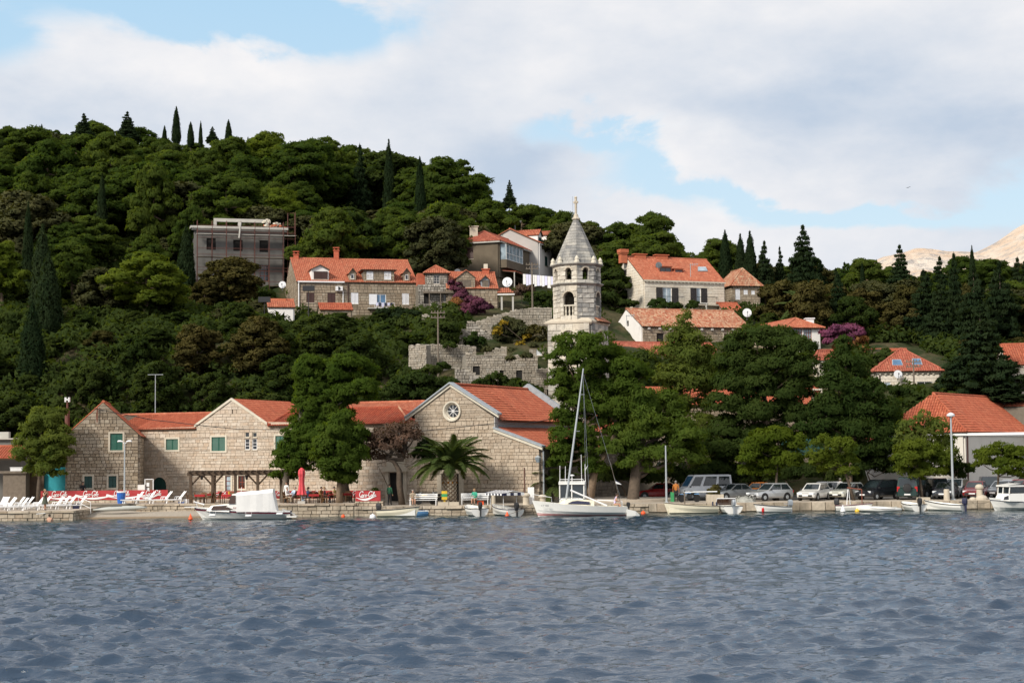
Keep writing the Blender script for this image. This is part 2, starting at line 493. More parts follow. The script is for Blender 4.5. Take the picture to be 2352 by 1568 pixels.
class MB:
 """collects shapes and links them as one mesh object"""
 def __init__(s):
  s.v,s.f,s.m=[],[],[]
 def add(s,vs,fs,mi=0):
  o=len(s.v)
  s.v+=[tuple(v)for v in vs]
  s.f+=[tuple(i+o for i in f)for f in fs]
  s.m+=[mi]*len(fs)
  return s
 def hexa(s,q,mi=0):
  """8 points: bottom ring 0-3, top ring 4-7"""
  return s.add(q,[(3,2,1,0),(4,5,6,7),(0,1,5,4),(1,2,6,5),(2,3,7,6),(3,0,4,7)],mi)
 def box(s,c,d,mi=0,rz=0,rx=0,ry=0):
  x,y,z=d[0]/2,d[1]/2,d[2]/2
  q=[Vector(p)for p in((-x,-y,-z),(x,-y,-z),(x,y,-z),(-x,y,-z),(-x,-y,z),(x,-y,z),(x,y,z),(-x,y,z))]
  if rx or ry or rz:
   mt=Matrix.Rotation(rz,3,'Z')@Matrix.Rotation(ry,3,'Y')@Matrix.Rotation(rx,3,'X')
   q=[mt@p for p in q]
  return s.hexa([p+Vector(c)for p in q],mi)
 def loft(s,rings,mi=0,cap=True,closed=True):
  n=len(rings[0])
  vs=[p for r in rings for p in r]
  fs=[]
  for i in range(len(rings)-1):
   for j in range(n if closed else n-1):
    k=(j+1)%n
    fs.append((i*n+j,i*n+k,(i+1)*n+k,(i+1)*n+j))
  if cap:
   fs.append(tuple(range(n))[::-1])
   fs.append(tuple((len(rings)-1)*n+j for j in range(n)))
  return s.add(vs,fs,mi)
 def tube(s,path,r,n=6,mi=0):
  path=[Vector(p)for p in path]
  rr=r if isinstance(r,(list,tuple))else[r]*len(path)
  rings=[]
  up=Vector((0,0,1))
  for i,p in enumerate(path):
   d=(path[min(i+1,len(path)-1)]-path[max(i-1,0)])
   d=d.normalized()if d.length>1e-9 else up
   a=d.cross(Vector((0,1,0))if abs(d.y)<.8 else Vector((1,0,0))).normalized()
   b=d.cross(a)
   rings.append([p+(a*math.cos(t)+b*math.sin(t))*rr[i]for t in(2*math.pi*k/n for k in range(n))])
  return s.loft(rings,mi)
 def lathe(s,prof,n=12,c=(0,0,0),mi=0,axis='Z',ph=0):
  rings=[]
  for(r,z)in prof:
   ring=[]
   for k in range(n):
    t=2*math.pi*k/n+ph
    x,y=r*math.cos(t),r*math.sin(t)
    p=(x,y,z)if axis=='Z' else((x,z,y)if axis=='Y' else(z,x,y))
    ring.append((p[0]+c[0],p[1]+c[1],p[2]+c[2]))
   rings.append(ring)
  return s.loft(rings,mi)
 def quad(s,a,b,c,d,mi=0):
  return s.add([a,b,c,d],[(0,1,2,3)],mi)
 def slab(s,pts,off,mi=0):
  """a polygon with a thickness vector"""
  n=len(pts)
  off=Vector(off)
  pts=[Vector(p)for p in pts]
  return s.add(pts+[p+off for p in pts],[tuple(range(n)),tuple(range(2*n-1,n-1,-1))]+[(i,i+n,(i+1)%n+n,(i+1)%n)for i in range(n)],mi)
 def build(s,name,mats,parent=None,smooth=False,loc=None,rz=None,shift=None,fix=True):
  me=bpy.data.meshes.new(name)
  vs=s.v if shift is None else[(v[0]-shift[0],v[1]-shift[1],v[2]-shift[2])for v in s.v]
  me.from_pydata(vs,[],s.f)
  if isinstance(mats,str):
   mats=[mats]
  for q in mats:
   me.materials.append(M[q])
  if len(mats)>1:
   me.polygons.foreach_set('material_index',s.m)
  if fix:
   bm=bmesh.new()
   bm.from_mesh(me)
   bmesh.ops.recalc_face_normals(bm,faces=bm.faces)
   bm.to_mesh(me)
   bm.free()
  if smooth:
   me.polygons.foreach_set('use_smooth',[True]*len(me.polygons))
  me.update()
  return link(name,me,parent,loc,rz)
def link(name,me,parent=None,loc=None,rz=None):
 o=bpy.data.objects.new(name,me)
 COL.objects.link(o)
 if parent is not None:
  o.parent=parent
 if loc is not None:
  o.location=loc
 if rz is not None:
  o.rotation_euler=(0,0,rz)
 return o
def tag(o,label=None,cat=None,group=None,kind=None):
 if label:
  o['label']=label
 if cat:
  o['category']=cat
 if group:
  o['group']=group
 if kind:
  o['kind']=kind
 return o
def thing(name,label,cat,loc=(0,0,0),rz=0,group=None,scale=None):
 o=bpy.data.objects.new(name,None)
 COL.objects.link(o)
 o.empty_display_size=.3
 o.location=loc
 o.rotation_euler=(0,0,rz)
 if scale:
  o.scale=scale
 return tag(o,label,cat,group)
def copy_tree(o,parent=None):
 c=o.copy()
 COL.objects.link(c)
 if parent is not None:
  c.parent=parent
 for ch in o.children:
  copy_tree(ch,c)
 return c
def dup(o,loc,rz,label,group=None,scale=None):
 c=copy_tree(o)
 c.location=loc
 c.rotation_euler=(0,0,rz)
 c['label']=label
 if group:
  c['group']=group
 if scale:
  c.scale=scale
 return c
class Plane:
 """a vertical wall plane: origin, direction angle of its u axis, outward normal to the right of u"""
 def __init__(s,O,a):
  s.O=Vector((O[0],O[1],0))
  s.a=a
  s.u=Vector((math.cos(a),math.sin(a),0))
  s.n=Vector((math.sin(a),-math.cos(a),0))
 def uz(s,p):
  q=on_plane(p,s.O,s.n)
  return((q-s.O).dot(s.u),q.z)
 def w(s,u,z,out=0.0):
  return s.O+s.u*u+s.n*out+Vector((0,0,z))
 def rect(s,c,x0,y0,x1,y1):
  xm,ym=(x0+x1)/2,(y0+y1)/2
  u0=s.uz(P(c,x0,ym))[0]
  u1=s.uz(P(c,x1,ym))[0]
  z1=s.uz(P(c,xm,y0))[1]
  z0=s.uz(P(c,xm,y1))[1]
  return(u0,z0,u1,z1)
def span(poly,z):
 xs=[]
 n=len(poly)
 for i in range(n):
  (x0,z0),(x1,z1)=poly[i],poly[(i+1)%n]
  if abs(z1-z0)<1e-9:
   if abs(z-z0)<1e-6:
    xs+=[x0,x1]
   continue
  t=(z-z0)/(z1-z0)
  if-1e-6<=t<=1+1e-6:
   xs.append(x0+(x1-x0)*t)
 return(min(xs),max(xs))if xs else(0,0)
UNIT={}
def unit_stone(mat):
 """a block with a slightly rough face, shared by all stones of one material"""
 if mat not in UNIT:
  ms=[]
  for k in range(4):
   r=random.Random(k+3)
   b=MB()
   q=[]
   for(x,z)in((-.5,-.5),(.5,-.5),(.5,.5),(-.5,.5)):
    q.append((x,0,z))
   j=lambda:r.uniform(-.035,.035)
   f=[(x*.96+j(),-1+r.uniform(-.1,.1),z*.93+j())for(x,y,z)in q]
   md=[(x,-.8,z)for(x,y,z)in q]
   b.add(q+md+f,[(0,1,5,4),(1,2,6,5),(2,3,7,6),(3,0,4,7),(4,5,9,8),(5,6,10,9),(6,7,11,10),(7,4,8,11),(8,9,10,11),(3,2,1,0)])
   me=bpy.data.meshes.new('stone')
   me.from_pydata(b.v,[],b.f)
   me.materials.append(M[mat])
   bm=bmesh.new()
   bm.from_mesh(me)
   bmesh.ops.recalc_face_normals(bm,faces=bm.faces)
   bm.to_mesh(me)
   bm.free()
   ms.append(me)
  UNIT[mat]=ms
 return UNIT[mat]
def op_cut(o,z):
 """left and right edge of an opening at a height, None when not cut there"""
 u0,z0,u1,z1=o['r']
 if z<z0-1e-4 or z>z1+1e-4:
  return None
 if o.get('arch'):
  r=(u1-u0)/2
  zs=z1-r*o['arch']
  if z>zs:
   h=r*math.sqrt(max(0,1-((z-zs)/(r*o['arch']))**2))
   c=(u0+u1)/2
   return(c-h,c+h)
 if o.get('round'):
  rz=(z1-z0)/2
  h=(u1-u0)/2*math.sqrt(max(0,1-((z-(z0+z1)/2)/rz)**2))
  c=(u0+u1)/2
  return(c-h,c+h)
 return(u0,u1)
def wall(pl,poly,ops,mat,wallpart,origin,ch=.3,lmin=.3,lmax=.7,t=.16,gap=.022,single=0,rough=.02,name='stone',rr=None,t0=0.0):
 """skin of a wall: courses of separate stones clipped to a polygon, left open at the openings.
    single = how many stones become objects of their own, the rest are one 'masonry' mesh. lmin None: plain plaster panels"""
 rr=rr or rnd
 bz=set([p[1]for p in poly])
 for o in ops:
  bz.add(o['r'][1])
  bz.add(o['r'][3])
  if o.get('arch'):
   r=(o['r'][2]-o['r'][0])/2*o['arch']
   for k in range(5):
    bz.add(o['r'][3]-r+r*math.sin(k/4*math.pi/2))
  if o.get('round'):
   for k in range(9):
    bz.add((o['r'][1]+o['r'][3])/2-(o['r'][3]-o['r'][1])/2*math.cos(k/8*math.pi))
 zlo,zhi=min(p[1]for p in poly),max(p[1]for p in poly)
 bz=sorted(z for z in bz if zlo<=z<=zhi)
 zs=[bz[0]]
 for z in bz[1:]:
  if z-zs[-1]<.03:
   continue
  g=z-zs[-1]
  n=max(1,round(g/ch))if lmin else 1
  a=zs[-1]
  ws=[rr.uniform(.75,1.25)for _ in range(n)]
  sw=sum(ws)
  acc=0
  for k in range(n):
   acc+=ws[k]
   zs.append(a+g*acc/sw)
 blocks=[]
 for z0,z1 in zip(zs[:-1],zs[1:]):
  e=1e-3
  l0,r0=span(poly,z0+e)
  l1,r1=span(poly,z1-e)
  cuts=[]
  zm=(z0+z1)/2
  for o in ops:
   if op_cut(o,zm):
    a=op_cut(o,z0+e)or op_cut(o,zm)
    b=op_cut(o,z1-e)or op_cut(o,zm)
    cuts.append((a,b))
  cuts.sort(key=lambda c:c[0][0])
  left=(l0,l1)
  ivs=[]
  for a,b in cuts:
   ivs.append((left,(a[0],b[0])))
   left=(a[1],b[1])
  ivs.append((left,(r0,r1)))
  for(a,b)in ivs:
   if max(b[0]-a[0],b[1]-a[1])<.04:
    continue
   if not lmin:
    blocks.append((a,b,z0,z1))
    continue
   lo,hi=max(a),min(b)
   us=[]
   x=lo+rr.uniform(lmin,lmax)*rr.uniform(.5,1)
   while x<hi-lmin*.6:
    us.append(x)
    x+=rr.uniform(lmin,lmax)
   eds=[a]+[(x,x)for x in us]+[b]
   for p,q in zip(eds[:-1],eds[1:]):
    blocks.append((p,q,z0,z1))
 rect=[b for b in blocks if abs(b[0][0]-b[0][1])<.004 and abs(b[1][0]-b[1][1])<.004 and b[1][0]-b[0][0]>.1 and b[3]-b[2]>.1]
 rect.sort(key=lambda b:-(b[1][0]-b[0][0])*(b[3]-b[2]))
 chosen=set(id(b)for b in rect[:single])
 mb=MB()
 g=gap/2
 for b in blocks:
  (a0,a1),(b0,b1),z0,z1=b
  d=t+(rr.uniform(-rough,rough)if lmin else 0)
  if id(b)in chosen:
   me=rr.choice(unit_stone(mat))
   o=link(name,me,wallpart)
   c=pl.w((a0+b0)/2,(z0+z1)/2,t0)
   o.location=c-origin
   o.rotation_euler=(0,0,pl.a)
   o.scale=(b0-a0-gap,d-t0,z1-z0-gap)
   continue
  gz=min(g,(z1-z0)*.2)
  if lmin:
   h=lambda:rr.uniform(-.3*g,.3*g)
  else:
   h=lambda:0
   gz=0
  gg=g if lmin else 0
  q=[(a0+gg+h(),z0+gz),(b0-gg-h(),z0+gz),(b1-gg-h(),z1-gz),(a1+gg+h(),z1-gz)]
  bk=[pl.w(u,z,t0)for u,z in q]
  fr=[pl.w(u,z,d)for u,z in q]
  mb.add(bk+fr,[(4,5,6,7),(0,1,5,4),(1,2,6,5),(2,3,7,6),(3,0,4,7)])
 if mb.v:
  o=mb.build('masonry' if lmin else 'wall_facing',mat,wallpart,shift=origin,fix=False)
  if lmin:
   o['kind']='stuff'
 return blocks
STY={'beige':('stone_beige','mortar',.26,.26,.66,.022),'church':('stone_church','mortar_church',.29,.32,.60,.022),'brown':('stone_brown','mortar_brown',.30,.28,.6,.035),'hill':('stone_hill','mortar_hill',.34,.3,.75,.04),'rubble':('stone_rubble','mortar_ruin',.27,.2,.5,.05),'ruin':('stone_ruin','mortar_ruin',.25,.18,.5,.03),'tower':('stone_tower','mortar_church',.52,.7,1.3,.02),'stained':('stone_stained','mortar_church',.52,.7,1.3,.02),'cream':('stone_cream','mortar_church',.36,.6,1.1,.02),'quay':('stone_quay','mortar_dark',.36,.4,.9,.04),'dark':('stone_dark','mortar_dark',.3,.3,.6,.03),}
def skin(pl,poly,ops,sty,wallpart,origin,single=0,t=.16,**k):
 if sty in STY:
  m_,mo,ch,l0,l1,g=STY[sty]
  wall(pl,poly,ops,m_,wallpart,origin,ch,l0,l1,t,g,single,**k)
 else:
  wall(pl,poly,ops,sty,wallpart,origin,lmin=None,t=t)
def bar4(mb,pl,r,wd,o0,o1,mi=0,sides='lrtb'):
 u0,z0,u1,z1=r
 for s in sides:
  a,b,c,d={'l':(u0-wd,z0,u0,z1),'r':(u1,z0,u1+wd,z1),'t':(u0-wd,z1,u1+wd,z1+wd),'b':(u0-wd,z0-wd,u1+wd,z0)}[s]
  mb.hexa([pl.w(a,b,o0),pl.w(c,b,o0),pl.w(c,b,o1),pl.w(a,b,o1),pl.w(a,d,o0),pl.w(c,d,o0),pl.w(c,d,o1),pl.w(a,d,o1)],mi)
def pbox(mb,pl,r,o0,o1,mi=0):
 u0,z0,u1,z1=r
 mb.hexa([pl.w(u0,z0,o0),pl.w(u1,z0,o0),pl.w(u1,z0,o1),pl.w(u0,z0,o1),pl.w(u0,z1,o0),pl.w(u1,z1,o0),pl.w(u1,z1,o1),pl.w(u0,z1,o1)],mi)
def window(root,origin,pl,o,t=.16):
 """one window or door: frame, panes, shutters, sill"""
 r=o['r']
 u0,z0,u1,z1=r
 W_,H_=u1-u0,z1-z0
 k=o.get('k','glass')
 col=o.get('c','shutter_brown')
 nm='door' if o.get('door')else 'window'
 b=MB()
 fw=min(.07,W_*.12)
 if k=='void':
  pbox(b,pl,r,.0,.02)
  return b.build(nm,'dark_void',root,shift=origin)
 fr=o.get('f','white_paint')
 inner=(u0+fw,z0+fw,u1-fw,z1-fw)
 bar4(b,pl,inner,fw,.02,.09)
 if k in('glass','open'):
  nx,nz=o.get('n',(2,2))
  for i in range(1,nx):
   x=inner[0]+(inner[2]-inner[0])*i/nx
   pbox(b,pl,(x-fw*.35,inner[1],x+fw*.35,inner[3]),.03,.085)
  for i in range(1,nz):
   z=inner[1]+(inner[3]-inner[1])*i/nz
   pbox(b,pl,(inner[0],z-fw*.3,inner[2],z+fw*.3),.03,.08)
 win=b.build(nm,fr if k!='shut' else col,root,shift=origin)
 if k in('glass','open'):
  p=MB()
  pbox(p,pl,inner,.035,.05)
  p.build('pane',o.get('g','glass_dark'),win,shift=origin)
 def leaf(a,c,o0,slats=True):
  s=MB()
  w_=c-a
  f2=min(.06,w_*.15)
  rr=(a+f2,z0+f2+.01,c-f2,z1-f2-.01)
  bar4(s,pl,rr,f2,o0,o0+.045)
  n=max(4,int((rr[3]-rr[1])/.10))
  for i in range(n):
   za=rr[1]+(rr[3]-rr[1])*i/n
   zb=rr[1]+(rr[3]-rr[1])*(i+.86)/n
   s.hexa([pl.w(rr[0],za,o0+.03),pl.w(rr[2],za,o0+.03),pl.w(rr[2],za,o0+.042),pl.w(rr[0],za,o0+.042),pl.w(rr[0],zb,o0+.004),pl.w(rr[2],zb,o0+.004),pl.w(rr[2],zb,o0+.016),pl.w(rr[0],zb,o0+.016)])
  s.build('shutter',col,win,shift=origin)
 if k=='shut':
  mid=(u0+u1)/2
  if W_>.55:
   leaf(u0+.01,mid-.008,.085)
   leaf(mid+.008,u1-.01,.085)
  else:
   leaf(u0+.01,u1-.01,.085)
  p=MB()
  pbox(p,pl,inner,.03,.045)
  p.build('panel',col,win,shift=origin)
 if k=='open':
  sw=o.get('sw',W_*.5)
  for s in o.get('sides','lr'):
   if s=='l':
    leaf(u0-sw,u0-.02,t+.01)
   else:
    leaf(u1+.02,u1+sw,t+.01)
 if o.get('sur'):
  s=MB()
  bar4(s,pl,r,o.get('sw2',.16),t-.02,t+.045,sides='lrt' if o.get('door')else 'lrtb')
  s.build('surround',o['sur'],win,shift=origin)
 elif k!='open' and not o.get('door')and o.get('sill',1):
  s=MB()
  pbox(s,pl,(u0-.06,z0-.08,u1+.06,z0),t-.03,t+.06)
  s.build('sill',o.get('sm','trim_stone'),win,shift=origin)
 return win
TILE={}
def tile_mesh(mat):
 if mat not in TILE:
  b=MB()
  sec=[(-.5,0),(-.3,.6),(0,.8),(.3,.6),(.5,0)]
  r0=[(x,0,z+.25)for x,z in sec]+[(x*.8,0,z*.7+.2)for x,z in sec[::-1]]
  r1=[(x*.86,1,z*.9)for x,z in sec]+[(x*.7,1,z*.6-.05)for x,z in sec[::-1]]
  b.loft([r0,r1])
  me=bpy.data.meshes.new('roof_tile')
  me.from_pydata(b.v,[],b.f)
  me.materials.append(M[mat])
  TILE[mat]=me
 return TILE[mat]
def roof_plane(roof,origin,A,B,C,D,mat,tw=.235,cl=.36,single=0,thick=.10,soffit='wood_dark',rr=None,skip=None,hgt=.085):
 """A-B eave left to right, C-D ridge right to left, seen from outside. Overlapping barrel tiles on a deck."""
 rr=rr or rnd
 A,B,C,D=Vector(A),Vector(B),Vector(C),Vector(D)
 e=(B-A)
 Lb=e.length
 e.normalize()
 nrm=e.cross(((C+D)/2-A)).normalized()
 if nrm.z<0:
  nrm=-nrm
 s=nrm.cross(e).normalized()
 if s.z<0:
  s=-s
 cx,dx=(C-A).dot(e),(D-A).dot(e)
 h=(C-A).dot(s)
 hd=(D-A).dot(s)
 deck=MB()
 pts=[A,B,C]if(C-D).length<.02 else[A,B,C,D]
 deck.slab([p-nrm*.01 for p in pts],-nrm*thick)
 deck.build('roof_deck',soffit,roof,shift=origin)
 def top(u):
  v=h+(hd-h)*((cx-u)/(cx-dx)if abs(cx-dx)>.01 else 0)
  if dx>.01 and u<dx:
   v=min(v,hd*u/dx)
  if cx<Lb-.01 and u>cx:
   v=min(v,h*(Lb-u)/(Lb-cx))
  return v
 n=max(1,int(Lb/tw))
 tw=Lb/n
 recs=[]
 for i in range(n):
  u=(i+.5)*tw
  wm=top(u)
  k=0
  while k*cl<wm-.08:
   w0=k*cl
   w1=min(w0+cl*1.12,wm+.02)
   if not(skip and skip(u,w0)):
    recs.append((u,w0,w1))
   k+=1
 if skip is None or True:
  pass
 sel=set()
 if single:
  full=[i for i,q in enumerate(recs)if q[2]-q[1]>cl]
  st=max(1,len(full)//single)
  sel=set(full[:single])
 if recs:
  prof=[(-.5,0.0),(-.27,.75),(.27,.75),(.5,0.0)]
  mb=MB()
  for i,(u,w0,w1)in enumerate(recs):
   if i in sel:
    o=link('roof_tile',tile_mesh(mat),roof)
    mt=Matrix.Identity(3)
    tilt=(s*(w1-w0)-nrm*.03).normalized()
    n2=e.cross(tilt).normalized()
    mt.col[0]=e
    mt.col[1]=tilt
    mt.col[2]=n2
    o.matrix_local=Matrix.Translation(A+e*u+s*w0-origin)@mt.to_4x4()@Matrix.Diagonal((tw*1.02,w1-w0,hgt,1))
    continue
   j=rr.uniform(-.012,.012)
   base=A+e*(u+j)+s*(w0+rr.uniform(-.012,.012))
   v0=[base+e*(x*tw*1.02)+nrm*(z*hgt+.028)for x,z in prof]
   v1=[A+e*(u+j)+s*w1+e*(x*tw*.9)+nrm*(z*hgt)for x,z in prof]
   mb.add(v0+v1,[(0,1,5,4),(1,2,6,5),(2,3,7,6),(0,3,2,1)])
  o=mb.build('tiling',mat,roof,shift=origin,fix=False)
  o['kind']='stuff'
 return recs
def ridge(roof,origin,A,B,mat,r=.13):
 A,B=Vector(A),Vector(B)
 n=max(2,int((B-A).length/.4))
 mb=MB()
 d=(B-A)/n
 for i in range(n):
  p=A+d*i
  mb.tube([p-d*.05,p+d*1.02],[r*1.08,r*.92],7)
 o=mb.build('ridge_tiling',mat,roof,shift=origin)
 o['kind']='stuff'
def house(name,label,O,a,W,Dp,z0,ze,rise,roof='gx',sty='hill',side=None,tile='tile_orange',ops=(),lops=(),rops=(),single=0,tsingle=0,ov=.3,gov=.12,core='mortar_dark',cat='house',hip=1.0,cornice=None,skin_r=True,skin_l=True,tw=.235,t=.16,zr=None,chimneys=(),rskip=None,cl=.36,ridge_tiles=True,gable_trim=None):
 """a house from its nearest bottom corner O, wall direction a, width and depth. Returns (root, planes)"""
 O=Vector((O[0],O[1],0))
 u=Vector((math.cos(a),math.sin(a),0))
 v=Vector((-math.sin(a),math.cos(a),0))
 Z=Vector((0,0,1))
 origin=Vector((O.x,O.y,z0))
 root=thing(name,label,cat,origin)
 fp,lp,rp=Plane(O,a),Plane(O+v*Dp,a-math.pi/2),Plane(O+u*W,a+math.pi/2)
 zt=ze+rise
 side=side or sty
 pf=[(0,z0),(W,z0),(W,ze),(0,ze)]
 ps=[(0,z0),(Dp,z0),(Dp,ze),(0,ze)]
 if roof=='gy':
  pf=[(0,z0),(W,z0),(W,ze),(W/2,zt),(0,ze)]
 if roof=='gx':
  ps=[(0,z0),(Dp,z0),(Dp,ze),(Dp/2,zt),(0,ze)]
 b=MB()
 q=[O,O+u*W,O+u*W+v*Dp,O+v*Dp]
 b.hexa([p+Z*z0 for p in q]+[p+Z*ze for p in q])
 if roof=='gx':
  b.slab([O+Z*ze,O+v*Dp+Z*ze,O+v*Dp/2+Z*zt],u*W)
 if roof=='gy':
  b.slab([O+Z*ze,O+u*W+Z*ze,O+u*W/2+Z*zt],v*Dp)
 wp=b.build('wall',core,root,shift=origin)
 skin(fp,pf,list(ops),sty,wp,origin,single,t)
 if skin_l:
  skin(lp,ps,list(lops),side,wp,origin,0,t)
 if skin_r:
  skin(rp,ps,list(rops),side,wp,origin,0,t)
 for pl,oo in((fp,ops),(lp,lops),(rp,rops)):
  for o in oo:
   window(root,origin,pl,o,t)
 rb=MB()
 rf=None
 e=ov+t
 g=gov+t
 lift=Z*.06
 if roof in('gx','gy'):
  if roof=='gy':
   U,V,Wd,Dd,P0=v,-u,Dp,W,O+u*W
  else:
   U,V,Wd,Dd,P0=u,v,W,Dp,O
  sl=rise/(Dd/2)
  A=P0-U*g-V*e+Z*(ze-sl*e)+lift
  B=A+U*(Wd+2*g)
  C=P0+U*(Wd+g)+V*Dd/2+Z*zt+lift
  D=P0-U*g+V*Dd/2+Z*zt+lift
  A2=P0-U*g+V*(Dd+e)+Z*(ze-sl*e)+lift
  B2=A2+U*(Wd+2*g)
  rf=rb_build(root,origin,[D,C],tile)
  roof_plane(rf,origin,A,B,C,D,tile,single=tsingle,tw=tw,skip=rskip,cl=cl)
  roof_plane(rf,origin,B2,A2,D,C,tile,tw=tw,cl=cl)
  if gable_trim:
   for p,q2,r2 in((A,D,A2),(B,C,B2)):
    tb=MB()
    sgn=-1 if p is A else 1
    for s0,s1 in((p,q2),(r2,q2)):
     tb.slab([s0+Z*.13,s1+Z*.16,s1-Z*.12,s0-Z*.14],U*sgn*.12)
    tb.build('gable_trim',gable_trim,rf,shift=origin)
 else:
  sl=rise/(min(Dp,W)/2)
  A=O-u*e-v*e+Z*(ze-.12)
  B=O+u*(W+e)-v*e+Z*(ze-.12)
  Cb=O+u*(W+e)+v*(Dp+e)+Z*(ze-.12)
  Db=O-u*e+v*(Dp+e)+Z*(ze-.12)
  hx=hip*min(W,Dp)/2
  if W>=Dp:
   r0=O+u*min(hx,W/2)+v*Dp/2+Z*zt
   r1=O+u*(W-min(hx,W/2))+v*Dp/2+Z*zt
   f,rgt,bk,lft=(A,B,r1,r0),(B,Cb,r1,r1),(Cb,Db,r0,r1),(Db,A,r0,r0)
  else:
   r0=O+u*W/2+v*min(hx,Dp/2)+Z*zt
   r1=O+u*W/2+v*(Dp-min(hx,Dp/2))+Z*zt
   f,rgt,bk,lft=(A,B,r0,r0),(B,Cb,r1,r0),(Cb,Db,r1,r1),(Db,A,r0,r1)
  rf=rb_build(root,origin,[r0,r1],tile)
  roof_plane(rf,origin,*f,tile,single=tsingle,tw=tw,cl=cl)
  roof_plane(rf,origin,*lft,tile,tw=tw,cl=cl)
  roof_plane(rf,origin,*rgt,tile,tw=tw,cl=cl)
  roof_plane(rf,origin,*bk,tile,tw=tw*2,cl=cl*2)
  for p,q2 in((A,r0),(B,r1 if W>=Dp else r0)):
   ridge(rf,origin,p+Z*.06,q2+Z*.06,tile,.1)
  if W<Dp:
   ridge(rf,origin,Cb+Z*.06,r1+Z*.06,tile,.1)
 if cornice:
  cb=MB()
  for pl,ln in((fp,W),(lp,Dp),(rp,Dp)):
   if roof=='gx' and pl is not fp:
    continue
   pbox(cb,pl,(-t,ze-.3,ln+t,ze-.12),t,t+.2)
   for i in range(int(ln/.55)):
    pbox(cb,pl,(.2+i*.55,ze-.44,.38+i*.55,ze-.3),t,t+.16)
  cb.build('cornice',cornice,root,shift=origin)
 return root,fp,lp,rp,rf,origin
def rb_build(root,origin,rg,tile):
 b=MB()
 A,B=Vector(rg[0]),Vector(rg[1])
 if(B-A).length<.1:
  B=A+Vector((.2,0,0))
 n=max(2,int((B-A).length/.4))
 d=(B-A)/n
 for i in range(n):
  p=A+d*i+Vector((0,0,.03))
  b.tube([p-d*.05,p+d*1.02],[.14,.12],7)
 return b.build('roof',tile,root,shift=origin)
def chimney(root,origin,base,w,d,h,mat,cap='tile_orange',rz=0,style='pot'):
 b=MB()
 b.box(base+Vector((0,0,h/2-.4)),(w,d,h+.8),0,rz)
 b.box(base+Vector((0,0,h-.05)),(w*1.25,d*1.25,.12),0,rz)
 if style=='pot':
  for sx in(-1,1):
   for sy in(-1,1):
    b.box(base+Vector((sx*w*.38,sy*d*.38,h+.13)),(.1,.1,.26),0,rz)
  b.box(base+Vector((0,0,h+.3)),(w*1.3,d*1.3,.1),0,rz)
 return b.build('chimney',mat,root,shift=origin)
def grid_mesh(name,X,Y,Zg,mat,smooth=True):
 nrw,ncl=X.shape
 co=np.stack([X,Y,Zg],-1).reshape(-1,3).astype(np.float32)
 i=np.arange(nrw*ncl).reshape(nrw,ncl)
 q=np.stack([i[:-1,:-1],i[:-1,1:],i[1:,1:],i[1:,:-1]],-1).reshape(-1,4)
 me=bpy.data.meshes.new(name)
 me.vertices.add(len(co))
 me.vertices.foreach_set('co',co.ravel())
 me.loops.add(q.size)
 me.loops.foreach_set('vertex_index',q.ravel().astype(np.int32))
 me.polygons.add(len(q))
 me.polygons.foreach_set('loop_start',(np.arange(len(q))*4).astype(np.int32))
 me.polygons.foreach_set('use_smooth',np.full(len(q),smooth))
 me.materials.append(M[mat])
 me.update()
 me.validate()
 return link(name,me)
def sea():
 ys=[14.0]
 while ys[-1]<150:
  ys.append(ys[-1]*1.0028+.003)
 ys=np.array(ys)
 us=np.linspace(-.42,.42,430)
 Y,U=np.meshgrid(ys,us,indexing='ij')
 X=U*(Y+6)
 rs=np.random.default_rng(21)
 Zs=np.zeros_like(X)
 dX=np.zeros_like(X)
 dY=np.zeros_like(X)
 sp=np.maximum(Y*.0025,(Y+6)*.0017)
 gust=1+.17*(np.sin(X*.11+Y*.05+1)+np.sin(X*-.05+Y*.17)+np.sin(X*.23-Y*.09+2)*.7)
 lams=np.geomspace(.26,7.0,135)
 for lam in lams:
  th=R(-80)+rs.normal(0,.42)
  k=2*math.pi/lam
  a=.0086*min(lam,1.3)**.85*rs.uniform(.4,1.5)
  if lam>1.5:
   a*=(1.5/lam)**.9
  ph=rs.uniform(0,6.28)
  env=.45+.8*np.abs(np.sin(X*rs.uniform(.02,.09)+Y*rs.uniform(.02,.09)+rs.uniform(0,6)))
  fade=np.clip((lam/sp-1.7)/1.6,0,1)*np.where(Y>118,.35+.65*np.clip((134-Y)/16,0,1),1)
  ar=k*(X*math.cos(th)+Y*math.sin(th))+ph
  A=a*env*fade*gust
  Zs+=A*np.sin(ar)
  dX+=0.8*A*math.cos(th)*np.cos(ar)
  dY+=0.8*A*math.sin(th)*np.cos(ar)
 Zs=Zs+1.0*np.maximum(Zs-.01,0)**2
 o=grid_mesh('water',X+dX,Y+dY,Zs,'sea_water')
 tag(o,'choppy grey blue sea with small dark wave crests',kind='structure')
 far=MB()
 for x0,x1,y0,y1 in((-900,-70,-60,400),(70,900,-60,400)):
  far.quad((x0,y0,-.25),(x1,y0,-.25),(x1,y1,-.25),(x0,y1,-.25))
 far.quad((-70,-60,-.25),(70,-60,-.25),(70,15,-.25),(-70,15,-.25))
 far.quad((-70,15,-.45),(70,15,-.45),(70,160,-.45),(-70,160,-.45))
 tag(far.build('water','sea_water',fix=False),'calm open sea round the bay',kind='structure')
sea()
ZQ,ZT=.75,1.0
YJ,YB,YT,YQ=132.0,139.0,134.5,134.3
def X_(px,Y,z=ZQ):
 return gp(px,Y,z).x
